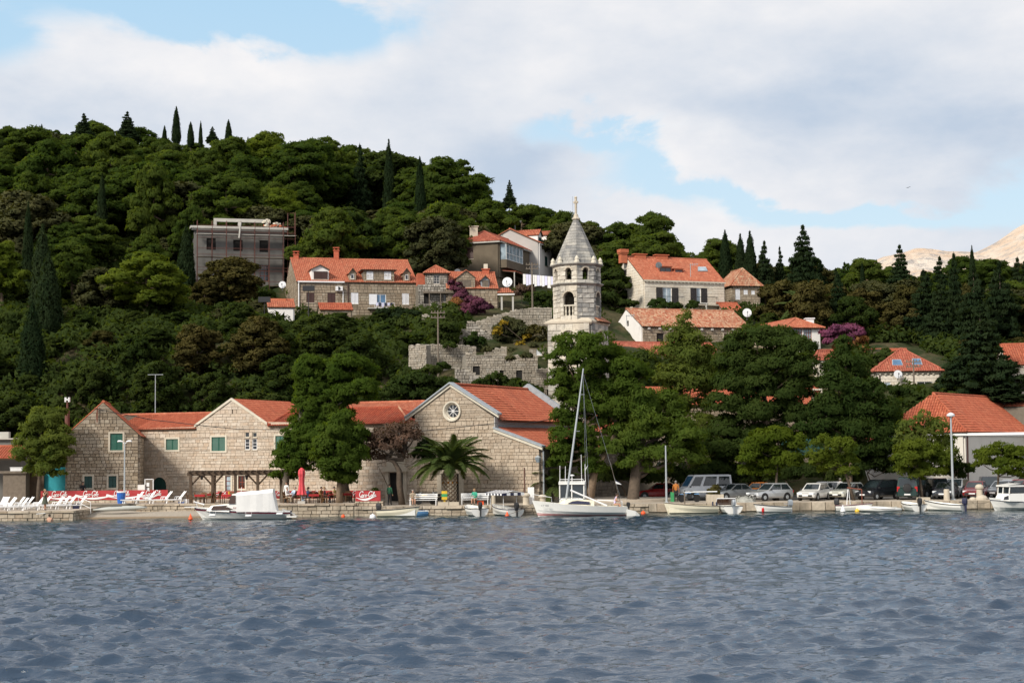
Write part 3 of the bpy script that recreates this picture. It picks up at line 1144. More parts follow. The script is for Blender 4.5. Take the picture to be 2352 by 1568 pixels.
def platform(name,pts,z0,z1,top,side='mortar_dark'):
 b=MB()
 lo=[(x,y,z0)for x,y in pts]
 hi=[(x,y,z1)for x,y in pts]
 n=len(pts)
 b.add(lo+hi,[tuple(range(n,2*n))],0)
 b.add(lo+hi,[(i,(i+1)%n,(i+1)%n+n,i+n)for i in range(n)],1)
 o=b.build(name,[top,side],fix=False)
 tag(o,None,kind='structure')
 return o
xj0,xj1=X_(-400,YJ),X_(166,YJ)
xb1=X_(590,YB)
xt0,xt1=X_(590,YT),X_(812,YT)
xr=X_(2900,YQ)
jetty=platform('jetty',[(xj0,YJ),(xj1,YJ),(xj1,YB+2),(xj0,YB+2)],-1.2,ZQ,'terrace_paving')
terrace=platform('terrace',[(xj0,YB+2),(xj1+3.5,YB+2),(xj1+3.5,YB),(xt0,YB),(xt0,YT),(xt1,YT),(xt1,156),(xj0,156)],-1.2,ZT,'terrace_paving')
quay=platform('quay',[(xt1,YQ),(xr,YQ),(xr,158),(xt1,158)],-1.2,ZQ,'paving')
ZERO=Vector((0,0,0))
def quay_stones(part,pl,u0,u1,zs,l0,l1,t=.12,single=0,cap=None,mat='stone_quay',ztop=None):
 for z0,z1,k in zs:
  wall(pl,[(u0,z0),(u1,z0),(u1,z1),(u0,z1)],[],mat,part,ZERO,z1-z0 if k==1 else(z1-z0)/k,l0,l1,t,.035,single,rough=.05)
pj=Plane((xj0,YJ),0)
quay_stones(jetty,pj,xj0-xj0+40*0+(X_(-80,YJ)-xj0),xj1-xj0+.1,[(-.5,.18,2),(.18,.56,1)],.4,.8,single=60)
quay_stones(jetty,pj,X_(-80,YJ)-xj0,xj1-xj0+.18,[(.56,ZQ+.02,1)],1.0,1.8,t=.2,single=30)
pjs=Plane((xj1,YJ),math.pi/2)
quay_stones(jetty,pjs,0,7,[(-.4,.56,3)],.35,.8)
quay_stones(jetty,pjs,-.1,7,[(.56,ZQ+.02,1)],.8,1.5,t=.2)
pb=Plane((xj1+3.5,YB),0)
quay_stones(terrace,pb,0,xt0-xj1-3.5,[(.1,.84,2)],.35,.75,single=60)
quay_stones(terrace,pb,0,xt0-xj1-3.5,[(.84,ZT+.02,1)],.9,1.7,t=.18,single=30)
pt=Plane((xt0,YT),0)
quay_stones(terrace,pt,-.1,xt1-xt0,[(-.5,.84,4)],.35,.95,single=110)
quay_stones(terrace,pt,-.15,xt1-xt0+.1,[(.84,ZT+.02,1)],.9,1.7,t=.2,single=40)
pts_=Plane((xt1,YT),math.pi/2)
quay_stones(terrace,pts_,0,14,[(.5,ZT+.02,2)],.4,.9)
pq=Plane((xt1,YQ),0)
xmid=X_(1490,YQ)-xt1
quay_stones(quay,pq,.1,xmid,[(-.5,.5,3)],.35,.8,single=120)
quay_stones(quay,pq,.1,xmid,[(.5,ZQ+.02,1)],.7,1.5,t=.2,single=30)
quay_stones(quay,pq,xmid,X_(2480,YQ)-xt1,[(-.5,.06,2)],.5,1.0,single=40,mat='stone_dark')
quay_stones(quay,pq,xmid,X_(2480,YQ)-xt1,[(.06,ZQ+.02,1)],.8,1.3,t=.18,single=70)
for o,lb in((jetty,'stone jetty under the white sun loungers'),(terrace,'raised stone terrace in front of the stone buildings'),(quay,'stone quay along the water with parked cars')):
 o['label']=lb
bx=np.linspace(xj1-.5,xt0+.5,60)
by=np.linspace(131.5,YB+.3,24)
BX,BY=np.meshgrid(bx,by)
BZ=-.22+(BY-131.5)*.085+.03*np.sin(BX*1.3)*np.sin(BY*2)
tag(grid_mesh('beach',BX,BY,BZ,'beach_pebbles'),'narrow pebble beach below the terrace wall',kind='structure')
rd=MB()
x0,x1=X_(1420,140),X_(2900,140)
rd.quad((x0,141,ZQ+.004),(x1,141,ZQ+.004),(x1,157.5,ZQ+.004),(x0,157.5,ZQ+.004))
tag(rd.build('road','asphalt',fix=False),'asphalt parking strip behind the quay edge',kind='structure')
CTRL=[]
def cpt(px,py,Y):
 q=at((px,py),Y)
 CTRL.append((q.x,q.y,q.z))
for px in range(-500,3000,350):
 for Y,z in((140,.4),(150,.4),(156,.55)):
  CTRL.append((X_(px,Y),Y,z))
for px in(-500,-200,100,400,700,950):
 CTRL.append((X_(px,163),163,3.6))
for px in(1450,1750,2050,2400,2800):
 CTRL.append((X_(px,163),163,3.0))
for px,py,Y in((200,880,172),(500,880,172),(800,880,172),(-300,880,172),(200,720,200),(480,735,198),(-300,700,200),(820,730,200),(640,735,200),(560,665,216),(1000,730,198),(1130,715,198),(900,800,186),(1130,672,222),(1250,668,226),(1150,880,170),(1000,840,176),(1200,775,184),(1560,725,213),(1430,720,213),(1480,800,198),(1680,800,198),(1830,815,188),(1750,730,226),(1500,850,182),(2080,915,169),(2080,950,163),(2150,930,168),(2150,955,163),(2240,930,166),(2050,935,166),(2180,945,164),(1980,945,164),(2300,905,168),(2200,780,212),(2000,760,214),(2400,780,212),(2700,800,212),(1350,780,182),(1340,690,212),(200,540,242),(-300,520,242),(600,520,245),(850,560,240),(1020,610,238),(1250,600,250),(1500,640,245),(1720,690,245),(1950,720,245),(2300,700,245),(2700,700,245),(-300,420,290),(0,415,290),(200,420,290),(400,440,290),(700,450,290),(900,512,290),(1150,560,290),(1400,620,290),(1640,680,290),(1900,720,290),(2150,720,290),(2400,715,290),(2800,715,290)):
 cpt(px,py,Y)
for px in(-500,0,500,1000,1500,2000,2600,3000):
 q=at((px,560+max(0,px-600)*.12),340)
 CTRL.append((q.x,340,q.z))
CT=np.array(CTRL)
def _k(r2):
 return np.where(r2>1e-9,r2*np.log(r2+1e-12),0)
n_=len(CT)
D2=((CT[:,None,:2]-CT[None,:,:2])**2).sum(-1)
Am=np.zeros((n_+3,n_+3))
Am[:n_,:n_]=_k(D2/1e4)+np.eye(n_)*.004
Am[:n_,n_]=1
Am[:n_,n_+1:]=CT[:,:2]/100
Am[n_:,:n_]=Am[:n_,n_:].T
W_tps=np.linalg.solve(Am,np.concatenate([CT[:,2],[0,0,0]]))
def ground_z(x,y):
 x,y=np.atleast_1d(np.asarray(x,float)),np.atleast_1d(np.asarray(y,float))
 d2=(x[:,None]-CT[None,:,0])**2+(y[:,None]-CT[None,:,1])**2
 z=_k(d2/1e4)@W_tps[:n_]+W_tps[n_]+x/100*W_tps[n_+1]+y/100*W_tps[n_+2]
 z=np.where(y<158,np.minimum(z,.45+np.clip(y-156,0,2)*.6),z)
 return np.clip(z,.3,75)
def gz(x,y):
 return float(ground_z(x,y)[0])
tx=np.linspace(-170,170,190)
ty=np.concatenate([np.linspace(141,300,130),np.linspace(303,420,25)])
TX,TY=np.meshgrid(tx,ty)
TZ=ground_z(TX.ravel(),TY.ravel()).reshape(TX.shape)
TZ=TZ+np.where(TY>162,.35*np.sin(TX*.9+TY*.3)*np.sin(TY*.7)+.2*np.sin(TX*2.1)*np.cos(TY*1.7),0)
TZ=np.where(TY>345,TZ-(TY-345)*.5,TZ)
tag(grid_mesh('hillside',TX,TY,TZ,'hill_ground'),'steep overgrown hillside behind the village',kind='structure')
gs=MB()
gs.quad((-9000,380,-2),(9000,380,-2),(9000,9000,-2),(-9000,9000,-2))
gs.quad((-9000,141,-1.5),(-169,141,-1.5),(-169,380,-1.5),(-9000,380,-1.5))
gs.quad((169,141,-1.5),(9000,141,-1.5),(9000,380,-1.5),(169,380,-1.5))
tag(gs.build('ground','hill_ground',fix=False),'low land behind the hill',kind='structure')
YM=2600
sil=[(1500,660),(1590,640),(1640,585),(1690,605),(1760,640),(1900,630),(1985,612),(2030,590),(2090,579),(2140,578),(2200,582),(2235,585),(2280,562),(2330,528),(2370,505),(2450,470),(2600,440),(2800,470),(3100,560),(3500,640)]
mx=np.linspace(1500,3500,260)
my=np.interp(mx,[s[0]for s in sil],[s[1]for s in sil])
rs=np.random.default_rng(4)
def fnoise(x,y,seed,base,octv=5):
 r2=np.random.default_rng(seed)
 s=np.zeros_like(x)
 a=1.0
 f=base
 for _ in range(octv):
  for _ in range(3):
   t=r2.uniform(0,6.28)
   s+=a/3*np.sin((x*math.cos(t)+y*math.sin(t))*f+r2.uniform(0,6.28))
  a*=.5
  f*=2.03
 return s
top=np.array([at((a,b),YM)for a,b in zip(mx,my)])
rows=[]
for k in range(40):
 f=k/39
 rows.append(np.stack([top[:,0],np.full(len(mx),YM-1100*(1-f)),-10+(top[:,2]+10)*(f**.8)],-1))
for k in range(1,12):
 rows.append(np.stack([top[:,0],np.full(len(mx),YM+60*k),top[:,2]*(1-k/12)],-1))
G3=np.array(rows)
nz=fnoise(G3[...,0],G3[...,1]*.6,9,.018,6)
G3[...,2]+=nz*11*np.clip(G3[...,2]/120,0,1)*np.where(np.arange(51)[:,None]==39,.25,1)
G3[...,1]+=fnoise(G3[...,0],G3[...,2],5,.02,5)*25
tag(grid_mesh('mountain',G3[...,0],G3[...,1],G3[...,2],'limestone_mountain',False),'bare pale limestone mountain far behind the trees',kind='structure')
def U(a):
 return Vector((math.cos(a),math.sin(a),0)),Vector((-math.sin(a),math.cos(a),0))
Z1=Vector((0,0,1))
def OP(pl,crop,x0,y0,x1,y1,**k):
 k["r"]=pl.rect(crop,x0,y0,x1,y1)
 return k
def mk(name,label,corner,Y,a,right,depth,apex,drop,roof,fops=(),lops=(),rops=(),hip=1.0,**k):
 """house from pixels: nearest eave corner, right end, depth (metres or a pixel column), apex; openings as pixel rects"""
 a=R(a)
 u,v=U(a)
 O=at(P(*corner),Y)
 ze=O.z
 W=reach(O,u,P(right[0],right[1],0)[0])
 if isinstance(depth,tuple):
  base=O+u*W if len(depth)>2 else O
  Dp=reach(base,v,P(depth[0],depth[1],0)[0])
 else:
  Dp=depth
 if roof=='gx':
  q=O+v*Dp/2
 elif roof=='gy':
  q=O+u*W/2
 else:
  hx=hip*min(W,Dp)/2
  q=O+(u*min(hx,W/2)+v*Dp/2 if W>=Dp else u*W/2+v*min(hx,Dp/2))
 rise=zfor(q.x,q.y,P(*apex)[1])-ze if isinstance(apex,tuple)else apex
 fp,lp,rp=Plane(O,a),Plane(O+v*Dp,a-math.pi/2),Plane(O+u*W,a+math.pi/2)
 mkops=lambda pl,L:[OP(pl,*o[:5],**(o[5]if len(o)>5 else{}))for o in L]
 return house(name,label,O,a,W,Dp,ze-drop,ze,rise,roof,ops=mkops(fp,fops),lops=mkops(lp,lops),rops=mkops(rp,rops),hip=hip,**k)
def dormer(root,rf,origin,pl,r,back=3.0,rise=.7,mat='plaster_white',tile='tile_orange',win=None,out=-.25,flat=False,sty=None,ov=.12):
 """a dormer standing on the roof: cheeks, front, small roof, window"""
 u0,z0,u1,z1=r
 b=MB()
 pbox(b,pl,(u0,z0-.6,u1,z1),out-back,out)
 um=(u0+u1)/2
 if not flat:
  b.slab([pl.w(u0,z1,out),pl.w(u1,z1,out),pl.w(um,z1+rise,out)],-pl.n*back)
 d=b.build('dormer',mat,root,shift=origin)
 if sty:
  skin(Plane(pl.O+pl.n*out,pl.a),[(u0,z0-.3),(u1,z0-.3),(u1,z1)]+([(um,z1+rise)]if not flat else[])+[(u0,z1)],[win]if win else[],sty,d,origin,t=.1)
 if win:
  w2=dict(win)
  window(root,origin,Plane(pl.O+pl.n*(out-.02),pl.a),w2,t=.1)
 if not flat:
  for s in(-1,1):
   e=um+s*((u1-u0)/2+ov)
   zl=z1-rise*ov/((u1-u0)/2)
   A,B=pl.w(e,zl,out+ov+.1),pl.w(e,zl,out-back)
   C,D=pl.w(um,z1+rise,out-back),pl.w(um,z1+rise,out+ov+.1)
   up=Z1*.05
   if s<0:
    A,B,C,D=B,A,D,C
   roof_plane(rf,origin,A+up,B+up,C+up,D+up,tile,thick=.08)
 else:
  s=MB()
  pbox(s,pl,(u0-ov,z1,u1+ov,z1+.1),out-back,out+ov)
  s.build('dormer_roof',tile,rf,shift=origin)
 return d
GS,GB='shutter_green','shutter_dark'
r_=mk('gable_house','brown stone gable house with green shutters, beside the turquoise wall',('A',662,600),146,10,('A',1355),9.0,('A',1000,285),6.6,'gy',[('A',1080,587,1203,752,dict(k='shut',c=GS,sur='trim_stone')),('A',828,1005,905,1120,dict(k='shut',c=GB,sur='trim_stone')),('A',1065,1003,1142,1118,dict(k='shut',c=GB,sur='trim_stone'))],sty='brown',tile='tile_red',single=300,ov=.12,gov=-.08,core='mortar_brown')
root,fp,lp,rp,rf,og=r_
b=MB()
for q in((955,345),):
 u,z=fp.uz(P('A',*q))
 b.tube([fp.w(u-.25,z,.35),fp.w(u+.3,z,.35)],.03)
 b.tube([fp.w(u,z-1.2,.3),fp.w(u,z+.05,.3)],.04)
 for k in range(3):
  b.lathe([(.04,0),(.05,.06),(.02,.12)],6,fp.w(u-.2+k*.2,z,.35))
b.build('cable_bracket','rust',root,shift=og)
O=gp(P('A',660,0)[0],149,0)
O.z=at(P('A',660,500),149).z
b=MB()
b.lathe([(.22,-3),(.22,0),(.17,.05)],12,at(P('A',660,360),149))
fl=tag(b.build('flue_pipe','rust_pole',None),'rust brown flue pipe with a white cowl, beside the gable house','flue pipe')
b=MB()
q=at(P('A',660,360),149)
b.lathe([(.09,0),(.09,.75)],8,q)
b.build('flue','rust_pole',fl)
b=MB()
for s in(-1,1):
 b.box(q+Vector((s*.16,0,.95)),(.12,.3,.42))
b.box(q+Vector((0,0,.95)),(.25,.3,.12))
b.build('cowl','white_paint',fl)
aB=R(-22)
u,v=U(aB)
O=gp(318,155.6,0)
pl=Plane(O,aB)
og=Vector((O.x,O.y,ZQ))
root=thing('stone_building','long pale stone building with a middle gable, behind the wooden pergola','building',og)
pp=lambda c,x,y:pl.uz(P(c,x,y))
uE=pp('C',432,480)[0]
zl=pp('A',1640,538)[1]
gl,ga,gr=pp('B',88,512),pp('B',450,262),pp('B',800,490)
poly=[(-1.5,ZQ),(uE,ZQ),(uE,pp('C',330,470)[1]),(gr[0],gr[1]-.02),ga,(gl[0],zl+.02),(-1.5,zl)]
zr_=pp('C',0,488)[1]
poly=[(-1.5,ZQ),(uE,ZQ),(uE,zr_),(gr[0],zr_+.01),ga,(gl[0],zl+.01),(-1.5,zl)]
ops=[OP(pl,'A',1638,642,1757,748,k='shut',c=GS,sur='trim_cream'),OP(pl,'A',1505,1015,1640,1160,k='shut',c=GB,door=1,arch=1.0),OP(pl,'B',255,622,388,758,k='shut',c=GS,sur='trim_cream'),OP(pl,'B',880,610,970,750,k='shut',c=GS,sur='trim_cream'),OP(pl,'B',578,575,622,625,k='glass',n=(1,1),f='trim_cream'),OP(pl,'B',652,575,696,625,k='glass',n=(1,1),f='trim_cream'),OP(pl,'B',578,640,625,747,k='glass',n=(1,3),sill=1),OP(pl,'B',650,640,697,747,k='glass',n=(1,3),sill=1),OP(pl,'B',388,1000,442,1150,k='glass',n=(1,3),f='wood_red',g='glass_pale',door=1,sur='trim_cream'),OP(pl,'B',515,1000,582,1127,k='glass',n=(2,2),f='wood_red',g='glass_amber',sur='trim_cream'),OP(pl,'C',165,972,300,1250,k='void',door=1),OP(pl,'B',452,355,461,395,k='void')]
b=MB()
b.slab([pl.w(x,z,-.02)for x,z in poly],v*9)
wp=b.build('wall','mortar',root,shift=og)
skin(pl,poly,ops,'beige',wp,og,single=300)
for o in ops:
 window(root,og,pl,o)
b=MB()
ud=(ops[10]['r'][0],ops[10]['r'][2])
pbox(b,pl,(ud[0]-.35,ZQ,ud[0]-.03,ops[10]['r'][3]+.1),.14,.28)
pbox(b,pl,(ud[1]+.03,ZQ,ud[1]+.35,ops[10]['r'][3]+.1),.14,.28)
pbox(b,pl,(ud[0]-.5,ops[10]['r'][3]+.1,ud[1]+.5,ops[10]['r'][3]+.5),.14,.5)
pbox(b,pl,(ud[0]-.2,ops[10]['r'][3]+.5,ud[1]+.2,ops[10]['r'][3]+1.3),.14,.3)
b.build('portal','trim_stone',root,shift=og)
b=MB()
rA=ops[1]['r']
cA,rrA=(rA[0]+rA[2])/2,(rA[2]-rA[0])/2
for k in range(9):
 t0,t1=math.pi*k/9,math.pi*(k+.94)/9
 zc=rA[3]-rrA
 q=[(cA+r*math.cos(t),zc+r*math.sin(t))for r,t in((rrA,t0),(rrA+.42,t0),(rrA+.42,t1),(rrA,t1))]
 b.slab([pl.w(x,z,.15)for x,z in q],pl.n*.05)
b.build('arch_surround','stone_beige',root,shift=og)
ridge_u=MB()
zrl=Plane(O+v*4.5,aB).uz(P('A',1750,397))[1]
rf=rb_build(root,og,[O+v*4.5-u*6+Z1*zrl,O+v*4.5+u*(ga[0]+1)+Z1*zrl],'tile_orange')
e=.3
sl=(zrl-zl)/4.5
roof_plane(rf,og,pl.w(-3,zl-sl*e,e),pl.w(gl[0]+.15,zl-sl*e,e),pl.w(gl[0]+3,zrl,-4.5),pl.w(-6,zrl,-4.5),'tile_red',single=150)
zc_=.06
Lg=10.5
zbk=ga[1]
rf2=rb_build(root,og,[pl.w(ga[0],ga[1],.1),pl.w(ga[0],zbk,-Lg)],'tile_red')
roof_plane(rf2,og,pl.w(gr[0]+.25,gr[1]-.1,.2),pl.w(gr[0]+.25,gr[1]-.1,-Lg),pl.w(ga[0],ga[1]+.08,-Lg),pl.w(ga[0],ga[1]+.08,.2),'tile_red')
roof_plane(rf2,og,pl.w(gl[0]-.1,gl[1],-Lg),pl.w(gl[0]-.1,gl[1],.2),pl.w(ga[0],ga[1]+.08,.2),pl.w(ga[0],ga[1]+.08,-Lg),'tile_red')
b=MB()
for s in(gl,gr):
 b.slab([pl.w(s[0],s[1]+.1,.1),pl.w(ga[0],ga[1]+.22,.1),pl.w(ga[0],ga[1]-.02,.1),pl.w(s[0],s[1]-.14,.1)],pl.n*.16)
b.build('gable_coping','trim_cream',rf2,shift=og)
hd=2.9
plr=Plane(O+v*hd,aB)
zrr=plr.uz(P('C',0,340))[1]
uL=plr.uz(P('B',1045,370))[0]
uR=plr.uz(P('C',250,337))[0]
rf3=rb_build(root,og,[O+v*hd+u*uL+Z1*zrr,O+v*hd+u*uR+Z1*zrr],'tile_dark')
eL,eR=gr[0]+.2,uE-.5
roof_plane(rf3,og,pl.w(eL,zr_-.08,.4),pl.w(eR,zr_-.08,.4),pl.w(uR,zrr,-hd),pl.w(uL,zrr,-hd),'tile_dark',single=150)
roof_plane(rf3,og,pl.w(eR,zr_-.08,.4),pl.w(eR,zr_-.08,-2*hd),pl.w(uR,zrr,-hd),pl.w(uR,zrr,-hd),'tile_dark')
ridge(rf3,og,pl.w(eL,zr_,.4),pl.w(uL,zrr+.06,-hd),'tile_dark',.1)
ridge(rf3,og,pl.w(eR,zr_,.4),pl.w(uR,zrr+.06,-hd),'tile_old',.1)
plb=Plane(O+v*7,aB)
zb=plb.uz(P('C',200,287))[1]
ub0,ub1=plb.uz(P('B',1450,300))[0],plb.uz(P('C',600,283))[0]+2
roof_plane(rf3,og,pl.w(ub0,zrr-.35,-3.6),pl.w(ub1,zrr-.35,-3.6),pl.w(ub1,zb,-7),pl.w(ub0,zb,-7),'tile_orange')
ridge(rf3,og,pl.w(ub0,zb+.06,-7),pl.w(ub1,zb+.06,-7),'tile_orange')
b=MB()
b.slab([pl.w(ub0,ZQ,-7.2),pl.w(ub1,ZQ,-7.2),pl.w(ub1,zb-.15,-7.2),pl.w(ub0,zb-.15,-7.2)],v*.4)
b.build('rear_wall','mortar',root,shift=og)
PLB=pl
aC=R(-27)
u,v=U(aC)
O=gp(P('C',428,0)[0],145.0,0)
pl=Plane(O,aC)
og=Vector((O.x,O.y,ZQ))
root=thing('church','stone church with a round gable window behind the palm','church',og)
pp=lambda c,x,y:pl.uz(P(c,x,y))
apx,rc,rl=pp('C',775,128),pp('C',1197,432),pp('C',1197,548)
rt,le=pp('C',1637,732),pp('C',428,396)
zb0=ZQ-.1
poly=[(0,zb0),(rt[0],zb0),rt,rl,(rl[0],rc[1]),apx,(0,le[1])]
t=.28
rose=OP(pl,'C',725,300,852,440,k='rose',round=1)
door=OP(pl,'C',690,985,860,1240,k='void',door=1)
b=MB()
L=14.6
b.slab([pl.w(x,z,-.02)for x,z in[(0,zb0),(rl[0],zb0),(rl[0],rc[1]),apx,(0,le[1])]],v*L)
b.slab([pl.w(x,z,-.02)for x,z in[(rl[0],zb0),(rt[0],zb0),rt,rl]],v*L)
wp=b.build('wall','mortar_church',root,shift=og)
zd=pp('C',1300,1158)[1]
skin(pl,[(0,zd),(rt[0],zd),rt,rl,(rl[0],rc[1]),apx,(0,le[1])],[rose,door],'church',wp,og,single=300,t=t)
wall(pl,[(0,zb0),(rt[0],zb0),(rt[0],zd),(0,zd)],[door],'stone_dark',wp,og,.5,.8,1.4,t+.05,.02,0)
window(root,og,pl,door)
b=MB()
r=door['r']
pbox(b,pl,(r[0]-.45,zb0,r[0],r[3]+.05),t-.02,t+.14)
pbox(b,pl,(r[2],zb0,r[2]+.45,r[3]+.05),t-.02,t+.14)
pbox(b,pl,(r[0]-.5,r[3]+.05,r[2]+.5,r[3]+.5),t-.02,t+.2)
pbox(b,pl,(r[0]-.6,r[3]+.5,r[2]+.6,r[3]+.65),t-.02,t+.35)
b.build('door_surround','trim_stone',root,shift=og)
r=rose['r']
cu,cz,R0=(r[0]+r[2])/2,(r[1]+r[3])/2,(r[3]-r[1])/2
b=MB()
rings=[]
for rad,out in((R0*1.42,t-.02),(R0*1.42,t+.13),(R0*1.22,t+.13),(R0*1.05,t-.02),(R0*.86,.06)):
 rings.append([pl.w(cu+rad*math.cos(2*math.pi*k/32),cz+rad*math.sin(2*math.pi*k/32),out)for k in range(32)])
b.loft(rings,cap=False)
rw=b.build('round_window','trim_cream',root,shift=og,smooth=False)
b=MB()
b.slab([pl.w(cu+R0*.9*math.cos(2*math.pi*k/24),cz+R0*.9*math.sin(2*math.pi*k/24),.03)for k in range(24)],pl.n*.02)
b.build('pane','glass_dark',rw,shift=og)
b=MB()
for k in range(8):
 q=2*math.pi*k/8
 d=pl.u*math.cos(q)+Z1*math.sin(q)
 b.tube([pl.w(cu,cz,.11)+d*R0*.12,pl.w(cu,cz,.11)+d*R0*.9],.028,4)
rg=[[pl.w(cu+rad*math.cos(2*math.pi*k/12),cz+rad*math.sin(2*math.pi*k/12),o)for k in range(12)]for rad,o in((.12,.08),(.12,.15),(.05,.15),(.05,.08))]
b.loft(rg,cap=False)
b.build('window_spokes','white_paint',rw,shift=og)
b,c=MB(),MB()
for s0,s1 in(((pp('C',335,465)),apx),(apx,(rc[0]+.5,pp('C',1237,432)[1]))):
 b.slab([pl.w(s0[0],s0[1]-.02,t-.05),pl.w(s1[0],s1[1]-.02,t-.05),pl.w(s1[0],s1[1]+.24,t-.05),pl.w(s0[0],s0[1]+.24,t-.05)],pl.n*.2)
 c.slab([pl.w(s0[0],s0[1]+.24,-.25),pl.w(s1[0],s1[1]+.24,-.25),pl.w(s1[0],s1[1]+.38,-.25),pl.w(s0[0],s0[1]+.38,-.25)],pl.n*(t+.55))
s0,s1=rl,pp('C',1675,720)
b.slab([pl.w(s0[0],s0[1]-.2,t-.05),pl.w(s1[0],s1[1]-.25,t-.05),pl.w(s1[0],s1[1],t-.05),pl.w(s0[0],s0[1]+.08,t-.05)],pl.n*.16)
c.slab([pl.w(s0[0],s0[1]+.08,-.3),pl.w(s1[0],s1[1],-.3),pl.w(s1[0],s1[1]+.13,-.3),pl.w(s0[0],s0[1]+.22,-.3)],pl.n*(t+.5))
b.build('gable_cornice','trim_cream',root,shift=og)
c.build('lead_capping','lead',root,shift=og)
er=pp('C',1237,440)
up=Z1*.1
rf=rb_build(root,og,[pl.w(apx[0],apx[1]+.2,-.2),pl.w(apx[0],apx[1]+.2,-L)],'tile_red')
sl=(apx[1]-rc[1])/(rc[0]-apx[0])
ex=rc[0]+.55
ez=rc[1]-sl*.55+.12
roof_plane(rf,og,pl.w(ex,ez,-.2),pl.w(ex,ez,-L),pl.w(apx[0],apx[1]+.15,-L),pl.w(apx[0],apx[1]+.15,-.2),'tile_red',single=300,tw=.26,cl=.40,hgt=.07)
roof_plane(rf,og,pl.w(-.6,le[1]-.3,-L),pl.w(-.6,le[1]-.3,-.2),pl.w(apx[0],apx[1]+.15,-.2),pl.w(apx[0],apx[1]+.15,-L),'tile_red',tw=.26)
ey=pp('C',1680,712)
rf2=rb_build(root,og,[pl.w(rl[0]+.05,rl[1]+.25,-.2),pl.w(rl[0]+.05,rl[1]+.25,-L)],'lead')
rf2.name='aisle_roof'
roof_plane(rf2,og,pl.w(rt[0]+.5,rt[1]-.02,-.2),pl.w(rt[0]+.5,rt[1]-.02,-L),pl.w(rl[0],rl[1]+.2,-L),pl.w(rl[0],rl[1]+.2,-.2),'tile_red',tw=.26,cl=.40,hgt=.07)
prp=Plane(pl.w(rl[0],0),aC+math.pi/2)
b=MB()
pbox(b,prp,(-t,rl[1]+.1,L,rc[1]+.05),.02,.1)
b.build('clerestory_wall','plaster_grey',root,shift=og)
prl=Plane(pl.w(rt[0],0),aC+math.pi/2)
wall(prl,[(0,zb0),(L,zb0),(L,rt[1]),(0,rt[1])],[],'stone_dark',wp,og,.3,.4,.8,.2,.03,0)
b=MB()
for s in(-1,1):
 e2=apx[0]+s*(rc[0]-apx[0]+.9)
 b.slab([pl.w(e2,apx[1]+.75-sl*abs(e2-apx[0]),-L),pl.w(apx[0],apx[1]+.75,-L),pl.w(apx[0],apx[1]-1.0,-L),pl.w(e2,apx[1]-1.0-sl*abs(e2-apx[0]),-L)],v*.5)
b.build('parapet','lead',root,shift=og)
b=MB()
q=pp('C',1497,920)
b.tube([pl.w(q[0],q[1],t+.08),pl.w(q[0],ZQ+.5,t+.08)],.035)
b.build('drainpipe','rust_pole',root,shift=og)
b=MB()
b.tube([prl.w(-.05,rt[1]-.2,.3),prl.w(-.05,ZQ,.3)],.07)
b.build('downpipe','lead',root,shift=og)
q=pp('C',1652,838)
lq=pl.w(q[0],q[1],.75)
b=MB()
b.tube([lq+Vector((0,.5,.05)),lq+Vector((0,.2,.35)),lq+Vector((0,0,.3))],.03)
b.lathe([(.05,.3),(.28,.16),(.26,.12),(.24,.1),(.13,-.28),(.05,-.32)],6,lq)
lmp=tag(b.build('wall_lantern','galvanised',None),'pale wall lantern on the corner of the church','lantern')
b=MB()
for k in range(6):
 a0,a1=math.pi*2*(k+.12)/6,math.pi*2*(k+.88)/6
 q4=[lq+Vector((r*math.cos(x),r*math.sin(x),z))for r,x,z in((.262,a0,.08),(.262,a1,.08),(.155,a1,-.22),(.155,a0,-.22))]
 b.slab(q4,(0,0,.004))
b.build('lantern_glass','glass_pale',lmp)
PLC=pl
aT=R(-24)
u,v=U(aT)
YTW=163.0
Oc=at(P('I',1065,1530),YTW+1.5)
Wt=reach(Oc,u,P('I',1530,0)[0])
O=Vector((Oc.x,Oc.y,0))
og=Vector((O.x,O.y,gz(O.x,O.y)-1))
root=thing('bell_tower','octagonal stone bell tower with a pointed stone spire','bell tower',og)
zc=at(P('I',1530,1515),Oc.y+Wt*math.sin(aT)).z
ctr=O+u*Wt/2+v*Wt/2
bases=[Plane(O,aT),Plane(O+u*Wt,aT+math.pi/2),Plane(O+u*Wt+v*Wt,aT+math.pi),Plane(O+v*Wt,aT-math.pi/2)]
b=MB()
q=[O,O+u*Wt,O+u*Wt+v*Wt,O+v*Wt]
b.hexa([p+Z1*og.z for p in q]+[p+Z1*(zc-.2)for p in q])
wp=b.build('base_wall','mortar_church',root,shift=og)
